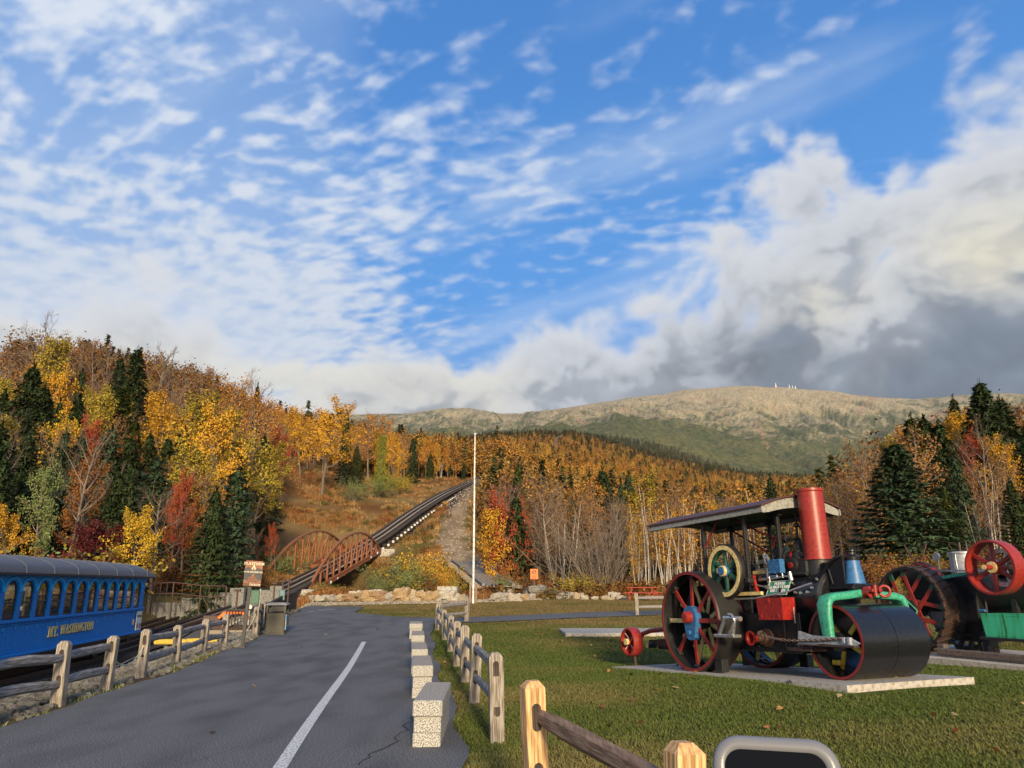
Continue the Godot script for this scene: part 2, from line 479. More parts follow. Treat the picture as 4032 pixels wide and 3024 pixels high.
func sky_row(r: int) -> void:
	var w := sky_w
	var out := PackedFloat32Array()
	out.resize(w * 3)
	var el := 90.0 - (r + 0.5) / w * 360.0
	var er := deg_to_rad(el)
	var ce := cos(er)
	var se := sin(er)
	for k in w:
		var azr := wrapf((k + 0.5) / w, -0.5, 0.5) * TAU
		var az := rad_to_deg(azr)
		var d := Vector3(sin(azr) * ce, se, -cos(azr) * ce)
		# clear air
		var up := clampf((el - 6.0) / 38.0, 0.0, 1.0)
		var c := Vector3(0.085, 0.33, 0.8).lerp(Vector3(0.05, 0.225, 0.62), smoothstep(0.35, 0.95, up))
		c = Vector3(0.36, 0.53, 0.74).lerp(c, smoothstep(-0.02, 0.36, up))
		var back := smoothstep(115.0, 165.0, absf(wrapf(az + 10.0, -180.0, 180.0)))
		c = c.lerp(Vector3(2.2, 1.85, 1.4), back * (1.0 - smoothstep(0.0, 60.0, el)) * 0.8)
		# thin high streaks
		var q := Vector2(d.x, d.z) / (se + 0.12)
		var a := q.x * 0.78 + q.y * 0.62
		var b := -q.x * 0.62 + q.y * 0.78
		var ci := n_cir.get_noise_2d(a * 14.0, b * 95.0) * 0.5 + 0.5
		var cm := n_big.get_noise_3d(d.x * 160.0 + 40.0, d.y * 160.0, d.z * 160.0) * 0.5 + 0.5
		ci = smoothstep(0.56, 0.92, ci * 0.65 + cm * 0.5) * 0.45
		c = c.lerp(Vector3(0.6, 0.72, 0.9), ci)
		# rippled high cloud, thick on the left
		var mk := lut(MILK, az)
		var wob := Vector2(n_mid.get_noise_2d(q.x * 40.0, q.y * 40.0), n_mid.get_noise_2d(q.x * 40.0 + 300.0, q.y * 40.0)) * 0.14
		var qa := (q.x + wob.x) * 0.86 + (q.y + wob.y) * 0.5
		var qb := -(q.x + wob.x) * 0.5 + (q.y + wob.y) * 0.86
		var rip := n_rip.get_noise_2d(qa * 130.0, qb * 300.0)
		var puff := n_det.get_noise_3d(q.x * 190.0, q.y * 260.0, 7.0)
		var big := n_big.get_noise_2d(q.x * 75.0 + 90.0, q.y * 75.0)
		var low := 1.0 - smoothstep(17.0, 37.0, el)
		var dens := mk * 0.98 + low * mk * 0.3 + big * 0.8 + rip * 0.42 + puff * 0.5
		dens = maxf(smoothstep(0.12, 1.15, dens) * 0.95, smoothstep(0.45, 1.0, mk) * (0.3 + 0.25 * low))
		var tone := Vector3(0.47, 0.61, 0.85).lerp(Vector3(0.74, 0.8, 0.9), smoothstep(-0.35, 0.4, puff * 0.7 + rip * 0.6 + big * 0.3))
		tone = tone.lerp(Vector3(0.6, 0.66, 0.75), low * 0.5)
		c = c.lerp(tone, dens)
		# heaped cloud bank
		var e := Vector3(d.x, d.y * 1.35, d.z)
		var wv := Vector3(n_mid.get_noise_3d(e.x * 130.0, e.y * 130.0, e.z * 130.0), n_mid.get_noise_3d(e.x * 130.0 + 500.0, e.y * 130.0, e.z * 130.0), 0.0) * 0.06
		var e2 := e + wv
		var f1 := n_big.get_noise_3d(e2.x * 330.0, e2.y * 330.0, e2.z * 330.0)
		var f2 := n_det.get_noise_3d(e2.x * 210.0, e2.y * 210.0, e2.z * 210.0)
		var bk := lut(BANK, az)
		var s := (bk - el) / 4.6 + f1 * 2.0 + f2 * 1.15 + 0.55 * (1.0 - smoothstep(14.0, 17.0, el))
		var gap := smoothstep(-4.0, 1.0, az) * (1.0 - smoothstep(10.0, 15.0, az)) * smoothstep(16.5, 19.0, el) * 0.5
		s -= gap
		var cov := smoothstep(-0.3, 0.9, s)
		if cov > 0.0:
			var f3 := n_det.get_noise_3d(e2.x * 210.0 - 2.0, (e2.y + 0.014) * 210.0, e2.z * 210.0)
			var f4 := n_big.get_noise_3d(e2.x * 330.0 - 3.0, (e2.y + 0.022) * 330.0, e2.z * 330.0)
			var lit := 0.5 + (f1 - f4) * 2.6 + (f2 - f3) * 1.4
			lit = clampf(lit / (1.0 + absf(lit - 0.5) * 0.9), 0.0, 1.0)
			var slate := smoothstep(6.0, 21.0, az + f1 * 8.0) * (1.0 - smoothstep(60.0, 110.0, az)) * (1.0 - smoothstep(12.0, 19.0, el + f1 * 7.0 - f2 * 3.0))
			var body := smoothstep(0.1, 2.3, s)
			var bright := Vector3(0.74, 0.76, 0.8)
			var dark := Vector3(0.36, 0.385, 0.42).lerp(Vector3(0.16, 0.195, 0.24), slate) * (1.0 + f2 * 0.5 + f1 * 0.25)
			var glow := Vector3(1.0, 0.9, 0.62)
			var wa := exp(-pow((az - 34.5) / 5.5, 2.0) - pow((el - 20.5) / 3.4, 2.0))
			var wb := exp(-pow((az - 23.0) / 3.2, 2.0) - pow((el - 19.0) / 2.2, 2.0))
			var wc := (1.0 - smoothstep(14.5, 17.5, el)) * (1.0 - smoothstep(-2.0, 6.0, az)) * 0.5
			bright = bright.lerp(glow, clampf(wa + wb * 0.7 + wc, 0.0, 1.0) * 0.8)
			var shade := clampf(body * (1.3 - lit * 1.2) * (1.0 - 0.55 * wa - 0.4 * wb - 0.5 * wc) + slate * 0.85, 0.0, 1.0)
			var cc := bright.lerp(dark, shade)
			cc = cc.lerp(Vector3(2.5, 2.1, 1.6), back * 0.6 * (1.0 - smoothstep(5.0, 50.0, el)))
			c = c.lerp(cc, cov * 0.96)
		out[k * 3] = c.x * 0.78
		out[k * 3 + 1] = c.y * 0.78
		out[k * 3 + 2] = c.z * 0.78
	sky_rows[r] = out

func make_sky() -> Image:
	n_big = noise(21, 0.012, 5)
	n_mid = noise(22, 0.02, 3)
	n_det = noise(23, 0.06, 5)
	n_rip = noise(24, 0.05, 3)
	n_cir = noise(25, 0.03, 4)
	var half := sky_w / 4
	sky_rows.resize(half)
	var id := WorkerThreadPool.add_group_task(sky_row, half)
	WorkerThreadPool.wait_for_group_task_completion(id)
	var all := PackedFloat32Array()
	for r in half:
		all.append_array(sky_rows[r])
	var mean := Color(0.25, 0.25, 0.22)
	var low := PackedFloat32Array()
	low.resize(sky_w * 3 * half)
	for k in sky_w * half:
		low[k * 3] = mean.r
		low[k * 3 + 1] = mean.g
		low[k * 3 + 2] = mean.b
	all.append_array(low)
	return Image.create_from_data(sky_w, half * 2, false, Image.FORMAT_RGBF, all.to_byte_array())

func _ready() -> void:
	rng.seed = 11
	var cam := Camera3D.new()
	cam.name = "camera"
	cam.position = EYE
	cam.rotation_degrees = Vector3(PITCH, 0, 0)
	cam.fov = rad_to_deg(2.0 * atan(0.5))
	cam.near = 0.05
	cam.far = 12000.0
	add_child(cam)
	cam.current = true
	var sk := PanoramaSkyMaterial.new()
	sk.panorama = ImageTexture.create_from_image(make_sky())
	sk.energy_multiplier = 1.0
	var sky := Sky.new()
	sky.sky_material = sk
	var env := Environment.new()
	env.background_mode = Environment.BG_SKY
	env.sky = sky
	env.tonemap_mode = Environment.TONE_MAPPER_LINEAR
	env.tonemap_exposure = 1.3
	env.fog_enabled = true
	env.fog_density = 0.00003
	env.fog_light_color = Color(0.75, 0.8, 0.88)
	env.sdfgi_enabled = true
	env.ssao_enabled = true
	env.ssil_enabled = true
	var we := WorldEnvironment.new()
	we.name = "environment"
	we.environment = env
	add_child(we)
	var sun := DirectionalLight3D.new()
	sun.name = "sun"
	sun.light_color = Color(1.0, 0.9, 0.74)
	sun.light_energy = 1.6
	sun.light_angular_distance = 8.0
	sun.shadow_enabled = true
	add_child(sun)
	sun.look_at_from_position(Vector3(0.17, 0.29, 1.0) * 50.0, Vector3.ZERO)
	materials()
	prepare_ground()
	place_machines()
	structure()
	track_and_bridge()
	left_side()
	lawn_things()
	roller()
	engine()
	far_things()
	forest()

# ---------------------------------------------------------------- the lie of the land
const COLS := [-260.0, 0.0, 200.0, 400.0, 550.0, 700.0, 850.0, 1000.0, 1100.0, 1250.0, 1400.0, 1600.0, 1800.0, 2000.0, 2212.0, 2480.0]
const DIST := [50.0, 60.0, 75.0, 90.0, 110.0, 140.0, 175.0, 220.0, 300.0, 450.0, 700.0, 1000.0, 1300.0, 1700.0, 2400.0, 3000.0, 4000.0, 5000.0, 7000.0]
# where the ground at each distance shows in the photograph, column by column
const SEEN := [
	[1270, 1215, 1135, 1070, 1000, 915, 835, 850, 880, 920, 950, 960, 965, 960, 950, 940, 920, 900, 930],
	[1275, 1225, 1150, 1080, 1010, 915, 830, 850, 880, 920, 950, 960, 965, 960, 950, 940, 920, 900, 930],
	[1280, 1220, 1140, 1075, 1010, 930, 860, 870, 890, 920, 950, 960, 965, 960, 950, 940, 920, 900, 930],
	[1288, 1235, 1150, 1085, 1025, 955, 900, 900, 910, 930, 950, 960, 970, 970, 960, 945, 925, 897, 930],
	[1298, 1285, 1225, 1155, 1095, 1030, 975, 955, 955, 960, 970, 985, 995, 995, 975, 960, 930, 895, 930],
	[1299, 1290, 1262, 1212, 1130, 1062, 1012, 992, 985, 985, 990, 1000, 1005, 1000, 975, 958, 928, 893, 930],
	[1299, 1292, 1262, 1200, 1125, 1078, 1038, 1014, 1004, 998, 994, 993, 993, 990, 965, 945, 918, 893, 930],
	[1298, 1288, 1242, 1190, 1130, 1074, 1038, 1028, 1016, 999, 981, 968, 960, 960, 950, 935, 905, 880, 920],
	[1297, 1280, 1258, 1232, 1182, 1122, 1080, 1052, 1026, 998, 976, 960, 950, 952, 940, 930, 908, 893, 930],
	[1295, 1284, 1270, 1254, 1230, 1188, 1146, 1108, 1064, 1018, 982, 960, 949, 948, 925, 910, 892, 878, 920],
	[1295, 1284, 1272, 1259, 1240, 1214, 1180, 1144, 1102, 1060, 1020, 1000, 990, 965, 903, 900, 882, 856, 910],
	[1292, 1279, 1264, 1252, 1240, 1218, 1192, 1165, 1130, 1092, 1058, 1042, 1034, 1020, 955, 930, 880, 832, 890],
	[1284, 1270, 1252, 1238, 1222, 1200, 1180, 1158, 1128, 1098, 1070, 1054, 1046, 1040, 1015, 970, 905, 840, 895],
	[1262, 1228, 1182, 1145, 1112, 1085, 1075, 1072, 1065, 1060, 1055, 1050, 1045, 1040, 1018, 975, 915, 857, 900],
	[1250, 1202, 1140, 1098, 1062, 1035, 1025, 1025, 1025, 1025, 1030, 1035, 1035, 1035, 1012, 970, 905, 845, 895],
	[1245, 1190, 1120, 1070, 1030, 990, 960, 955, 960, 970, 985, 1000, 1010, 1020, 1010, 970, 900, 842, 895]]
var col_az := PackedFloat32Array()
var row_ld := PackedFloat32Array()
var tab := []
var path_line := PackedVector3Array()
var n_land: FastNoiseLite
var n_land2: FastNoiseLite
var track := PackedVector3Array()
var road := PackedVector3Array()
var gravel_path := PackedVector3Array()

func pt(u: float, v: float, z: float) -> Vector3:
	var d := ray(u, v)
	return EYE + d * (z / -d.z)

func prepare_ground() -> void:
	n_land = noise(31, 0.02, 4)
	n_land2 = noise(32, 0.006, 5)
	for u in COLS:
		col_az.append(bearing(u))
	for d in DIST:
		row_ld.append(log(d))
	for k in COLS.size():
		var a := PackedFloat32Array()
		for j in DIST.size():
			a.append(EYE.y + DIST[j] * steep(COLS[k], SEEN[k][j]))
		tab.append(a)
	var cv := Curve3D.new()
	var tp := [Vector3(-9.9, -0.72, 2), Vector3(-11.6, -0.72, -9), Vector3(-13.2, -0.72, -19), Vector3(-14.95, -0.72, -30), pt(492, 1322, 39), pt(545, 1299, 48), pt(585, 1280, 57), pt(632, 1260, 66), pt(722, 1214, 77), pt(815, 1159, 90), pt(870, 1121, 101), pt(907, 1096, 110), pt(960, 1065, 128), pt(1000, 1047, 148), pt(1030, 1034, 168), pt(1056, 1023, 185), pt(1085, 1016, 205)]
	for k in tp.size():
		var t: Vector3 = (tp[mini(k + 1, tp.size() - 1)] - tp[maxi(k - 1, 0)]) / 6.0
		cv.add_point(tp[k], -t, t)
	cv.bake_interval = 0.5
	track = cv.get_baked_points()
	var cr := Curve3D.new()
	var rp := [pt(1000, 1212, 78), pt(978, 1168, 92), pt(984, 1112, 110), pt(1003, 1066, 135), pt(1030, 1036, 165), pt(1050, 1030, 180)]
	for k in rp.size():
		var t: Vector3 = (rp[mini(k + 1, rp.size() - 1)] - rp[maxi(k - 1, 0)]) / 6.0
		cr.add_point(rp[k], -t, t)
	cr.bake_interval = 3.0
	road = cr.get_baked_points()
	gravel_path = PackedVector3Array([Vector3(-13.5, 0, -42.5), Vector3(-9, 0, -45.5), Vector3(-5, 0, -47.5), Vector3(-2, 0, -48.8), Vector3(0.2, 0, -51), Vector3(0.5, 0, -54), Vector3(-0.6, 0, -57.5)])

func cub(a: float, b: float, c: float, d: float, t: float) -> float:
	return b + 0.5 * t * (c - a + t * (2.0 * a - 5.0 * b + 4.0 * c - d + t * (3.0 * (b - c) + d - a)))

func near_line(line: PackedVector3Array, x: float, z: float, step := 1) -> Vector2:   # distance, height
	var best := 1e9
	var y := 0.0
	for k in range(0, line.size() - step, step):
		var a := line[k]
		var b := line[k + step]
		var ex := b.x - a.x
		var ez := b.z - a.z
		var t := clampf(((x - a.x) * ex + (z - a.z) * ez) / (ex * ex + ez * ez), 0.0, 1.0)
		var dx := a.x + ex * t - x
		var dz := a.z + ez * t - z
		var q := dx * dx + dz * dz
		if q < best:
			best = q
			y = lerpf(a.y, b.y, t)
	return Vector2(sqrt(best), y)

func H(x: float, z: float) -> float:
	var d := sqrt(x * x + z * z)
	var az := atan2(x, -z)
	var fade := 1.0 - smoothstep(0.9, 1.6, absf(az))
	var y := 0.0
	if d > 18.0 and fade > 0.0:
		var a := clampf(az, col_az[0], col_az[col_az.size() - 1] - 0.0001)
		var k := 0
		while a >= col_az[k + 1] and k < col_az.size() - 2:
			k += 1
		var ta := (a - col_az[k]) / (col_az[k + 1] - col_az[k])
		var l := log(clampf(d, 50.0, 6999.0))
		var j := 0
		while l >= row_ld[j + 1] and j < row_ld.size() - 2:
			j += 1
		var tl := (l - row_ld[j]) / (row_ld[j + 1] - row_ld[j])
		var c := [0.0, 0.0, 0.0, 0.0]
		for q in 4:
			var col: PackedFloat32Array = tab[clampi(k - 1 + q, 0, tab.size() - 1)]
			var m := col.size() - 1
			c[q] = cub(col[maxi(j - 1, 0)], col[j], col[mini(j + 1, m)], col[mini(j + 2, m)], tl)
		y = cub(c[0], c[1], c[2], c[3], ta) * fade
		if d < 50.0:
			y *= smoothstep(18.0, 52.0, d) if y > 0.0 else 0.0
	if d > 1500.0:
		var q := smoothstep(1500.0, 2600.0, d)
		y += (n_land2.get_noise_2d(x * 0.55, z * 0.16) * 60.0 + n_land2.get_noise_2d(x * 1.6 + 900.0, z * 0.5) * 16.0) * q * (1.0 - 0.8 * smoothstep(4000.0, 4900.0, d))
	elif d > 60.0:
		y += n_land.get_noise_2d(x * 1.2, z * 1.2) * minf((d - 60.0) * 0.012, 4.0) * fade
	# the lawn swells a little under the road roller
	if d < 40.0:
		var s := (x - 4.043) * 0.39 + (z + 14.361) * 0.92
		var q := Vector2(x - 4.4, z + 13.6)
		y += (0.15 + 0.0523 * clampf(s, -5.0, 6.0)) * exp(-q.length_squared() / 34.0)
		if x < -6.4:
			var st := lut([-42.0, -12.5, -30.0, -10.7, -24.0, -9.2, -17.0, -7.6, -8.0, -6.6], z)
			y -= 0.15 * smoothstep(-0.15, -1.2, x - edge_left(z)) * smoothstep(11.0, 16.0, -z) * (1.0 - smoothstep(30.0, 36.0, -z))
			y -= 0.7 * smoothstep(st, st - 3.2, x) * (1.0 - smoothstep(32.0, 46.0, -z)) * smoothstep(-6.0, 0.0, -z + 14.0)
	if z < -35.0 and z > -215.0 and x < 8.0 and x > -45.0:
		var r := Vector2(x + 30.0, z + 86.0)
		var e := Vector2(30.0, 20.0).normalized()
		var off := absf(r.cross(e))
		var along := r.dot(e)
		y -= 4.6 * exp(-off * off / 14.0) * smoothstep(-14.0, 4.0, along) * (1.0 - smoothstep(36.0, 46.0, along))
		if z < -84.0:
			var q := near_line(track, x, z, 6)
			y = lerpf(q.y - 1.7, y, smoothstep(1.2, 7.0, q.x))
		if z < -76.0:
			var q := near_line(road, x, z)
			y = lerpf(q.y, y, smoothstep(1.6, 5.0, q.x))
	if z < 4.0 and z > -66.0 and x < -7.0 and x > -26.0:
		var q := near_line(track, x, z, 4)
		var left := x < track_x(z)
		var flat := 4.6 * smoothstep(-22.0, -28.0, z) * (1.0 - smoothstep(40.0, 46.0, -z)) if left else 0.0
		y = lerpf(minf(y, q.y - lerpf(0.3, 1.25, smoothstep(30.0, 48.0, -z))), y, smoothstep(1.5 + flat, 3.6 + flat, q.x))
	return y

func track_x(z: float) -> float:
	for k in range(0, track.size() - 4, 4):
		if track[k + 4].z <= z:
			return lerpf(track[k].x, track[k + 4].x, clampf((track[k].z - z) / maxf(track[k].z - track[k + 4].z, 0.01), 0.0, 1.0))
	return track[track.size() - 1].x

func gp(x: float, z: float, up := 0.0) -> Vector3:
	return Vector3(x, H(x, z) + up, z)

func spot(u: float, d: float) -> Vector3:      # ground at a bearing and distance
	var a := bearing(u)
	return gp(sin(a) * d, -cos(a) * d)

func edge_left(z: float) -> float:
	return lut([-42.0, -11.6, -36.0, -9.6, -27.0, -7.9, -20.7, -7.05, -14.0, -6.25, -9.5, -5.85, 10.0, -5.8], z)

func edge_right(z: float) -> float:
	return lut([-42.0, -7.7, -36.5, -7.2, -34.2, -5.4, -32.6, -2.4, -30.5, -2.9, -27.0, -2.65, -20.0, -1.95, -15.7, -1.4, -10.0, -0.72, -7.6, -0.42, 10.0, 0.2], z)

func mixc(a: Color, b: Color, t: float) -> Color:
	return a.lerp(b, clampf(t, 0.0, 1.0))

func ground_colour(x: float, y: float, z: float, d: float, az: float) -> Color:
	var n1 := n_land.get_noise_2d(x * 14.0, z * 14.0)
	var n2 := n_land.get_noise_2d(x * 2.6 + 70.0, z * 2.6)
	var n3 := n_land.get_noise_2d(x * 45.0, z * 45.0 + 30.0)
	var grass := Color(0.088, 0.11, 0.03)
	var straw := Color(0.2, 0.16, 0.06)
	var soil := Color(0.13, 0.085, 0.045)
	if d > 1350.0:
		return mountain_colour(x, y, z, d, az)
	if d < 60.0:
		var c := mixc(grass, straw, 0.3 + n2 * 1.1 + n1 * 0.7 + smoothstep(22.0, 40.0, d) * 0.35)
		c = mixc(c, soil, (n2 + n3 - 0.55) * 2.0)
		if x < edge_left(clampf(z, -42.0, 10.0)) + 0.3 and z > -42.0:
			var gravel := Color(0.17, 0.165, 0.155)
			var q := smoothstep(-6.4, -7.4, x - (edge_left(z) + 5.9))
			c = mixc(mixc(soil, Color(0.12, 0.12, 0.04), 0.4 + n1), gravel, q + n1 * 0.6)
			if x < track_x(z) + 1.0:
				c = mixc(c, mixc(Color(0.06, 0.048, 0.03), Color(0.13, 0.1, 0.05), 0.5 + n1 * 1.5), 0.85)
		if z < -41.0 and x > -14.0 and x < 6.0:
			var q := near_line(gravel_path, x, z)
			c = mixc(Color(0.46, 0.43, 0.36), c, smoothstep(1.3, 1.8, q.x + n1 * 0.5))
		if z < -52.0:
			c = mixc(c, Color(0.15, 0.095, 0.035), smoothstep(52.0, 56.0, -z) * 0.8)
		return c
	var u := 1106.0 + tan(az) * 1680.0
	var floor := mixc(Color(0.075, 0.05, 0.026), Color(0.16, 0.085, 0.03), 0.5 + n2)
	var dry := mixc(Color(0.3, 0.2, 0.08), Color(0.19, 0.085, 0.03), 0.5 + n2 * 1.6 + n1 * 0.5)
	dry = mixc(dry, Color(0.12, 0.1, 0.03), n_land.get_noise_2d(x * 5.0 + 400.0, z * 5.0) * 1.5)
	var clear := smoothstep(520.0, 590.0, u + n2 * 60.0) * (1.0 - smoothstep(1010.0, 1070.0, u)) * (1.0 - smoothstep(178.0, 195.0, d))
	var c := mixc(floor, dry, clear)
	if u > 850.0 and u < 1060.0 and d < 130.0:
		c = mixc(c, Color(0.17, 0.15, 0.045), 0.55 + n2)
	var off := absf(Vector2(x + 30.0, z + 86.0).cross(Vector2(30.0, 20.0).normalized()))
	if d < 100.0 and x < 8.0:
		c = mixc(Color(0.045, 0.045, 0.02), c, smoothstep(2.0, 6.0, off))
	if x > -30.0 and x < 12.0 and d < 200.0:
		var q := near_line(road, x, z)
		c = mixc(mixc(Color(0.4, 0.3, 0.19), Color(0.26, 0.18, 0.11), 0.5 + n1 * 1.6), c, smoothstep(1.1, 2.1, q.x + n1 * 1.4))
		if d > 100.0:
			var q2 := near_line(track, x, z, 6)
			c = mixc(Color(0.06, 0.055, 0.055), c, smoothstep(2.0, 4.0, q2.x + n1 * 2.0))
	if d > 200.0:
		c = mixc(c, Color(0.3, 0.16, 0.035), 0.55 + n2)
		c = mixc(c, Color(0.12, 0.12, 0.035), smoothstep(700.0, 1250.0, d))
	return c

func mountain_colour(x: float, y: float, z: float, d: float, az: float) -> Color:
	var n1 := n_land2.get_noise_2d(x * 1.3, z * 0.7) + 0.6 * n_land2.get_noise_2d(x * 4.0, z * 2.2 + 800.0)
	var n2 := n_land2.get_noise_2d(x * 9.0 + 300.0, y * 16.0 + z * 1.5)
	var fir := mixc(Color(0.1, 0.115, 0.05), Color(0.17, 0.16, 0.065), 0.5 + n1 + n2 * 0.8)
	var stone := mixc(Color(0.54, 0.44, 0.26), Color(0.38, 0.325, 0.19), 0.5 + n2 * 1.4)
	stone = mixc(stone, Color(0.4, 0.24, 0.13), n_land2.get_noise_2d(x * 2.0 + 2000.0, z) * 1.6 - 0.3)
	if d < 1900.0:
		return fir
	var e := y / d
	var line := 0.212 - 0.012 * smoothstep(0.1, 0.4, az) + 0.006 * smoothstep(0.0, -0.2, az)
	var t := smoothstep(-0.028, 0.02, e - line + n1 * 0.045 + n2 * 0.045)
	if d < 3000.0:
		t *= smoothstep(2500.0, 3000.0, d)
	var c := mixc(fir, stone, t)
	# two bare slides
	for s in [[0.47, 0.235, 0.43, 0.2, 0.0042], [0.54, 0.205, 0.475, 0.165, 0.0035], [0.312, 0.2, 0.325, 0.165, 0.0028], [0.085, 0.215, 0.115, 0.19, 0.003], [0.115, 0.19, 0.13, 0.178, 0.0045]]:
		var f := clampf((s[1] - e) / (s[1] - s[3]), 0.0, 1.0)
		var off: float = absf(az - lerpf(s[0], s[2], f) + n2 * 0.008)
		if e < s[1] and e > s[3] and d > 2600.0:
			c = mixc(Color(0.42, 0.27, 0.16), c, smoothstep(s[4] * 0.4, s[4], off))
	return c

func ring_sheet(d0: float, d1: float, ratio: float, az_list: PackedFloat32Array) -> MB:
	var mb := MB.new()
	var rows := int(ceil(log(d1 / d0) / log(ratio)))
	var na := az_list.size()
	var pos := PackedVector3Array()
	for r in rows + 1:
		var d := d0 * pow(d1 / d0, float(r) / rows)
		for a in az_list:
			var x := sin(a) * d
			var z := -cos(a) * d
			pos.append(Vector3(x, H(x, z), z))
	for r in rows + 1:
		for k in na:
			var i := r * na + k
			var p := pos[i]
			var dx := pos[i + (1 if k < na - 1 else 0)] - pos[i - (1 if k > 0 else 0)]
			var dr := pos[i + (na if r < rows else 0)] - pos[i - (na if r > 0 else 0)]
			var d := Vector2(p.x, p.z).length()
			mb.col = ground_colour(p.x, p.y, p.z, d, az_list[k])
			mb.p(p, dx.cross(dr).normalized())
	for r in rows:
		for k in na - 1:
			var i := r * na + k
			mb.tri(i, i + 1, i + na + 1)
			mb.tri(i, i + na + 1, i + na)
	return mb

func strip(mb: MB, line: Array, widths: Array, up: float, cross := 8) -> void:
	# a sheet that follows the ground along a line of Vector2(x, z)
	var f := mb.v.size()
	for k in line.size():
		var a: Vector2 = line[maxi(k - 1, 0)]
		var b: Vector2 = line[mini(k + 1, line.size() - 1)]
		var s := (b - a).normalized()
		var q := Vector2(-s.y, s.x)
		for j in cross + 1:
			var p: Vector2 = line[k] + q * widths[k] * (float(j) / cross - 0.5)
			var nn := n_land.get_noise_2d(p.x * 9.0, p.y * 3.5) * 0.28 + n_land.get_noise_2d(p.x * 30.0, p.y * 12.0) * 0.14
			mb.col = g(0.92 + nn)
			mb.p(Vector3(p.x, H(p.x, p.y) + up, p.y), Vector3.UP, Vector2(p.x, p.y))
	for k in line.size() - 1:
		for j in cross:
			var i := f + k * (cross + 1) + j
			var a := mb.v[i]
			var b := mb.v[i + 1]
			var c := mb.v[i + cross + 1]
			if (b - a).cross(c - a).y > 0:
				mb.tri(i, i + 1, i + cross + 2)
				mb.tri(i, i + cross + 2, i + cross + 1)
			else:
				mb.tri(i, i + cross + 2, i + 1)
				mb.tri(i, i + cross + 1, i + cross + 2)

func smooth(pts: Array, step := 0.5) -> Array:
	var c := Curve2D.new()
	for k in pts.size():
		var t: Vector2 = (pts[mini(k + 1, pts.size() - 1)] - pts[maxi(k - 1, 0)]) / 6.0
		c.add_point(pts[k], -t, t)
	c.bake_interval = step
	return Array(c.get_baked_points())

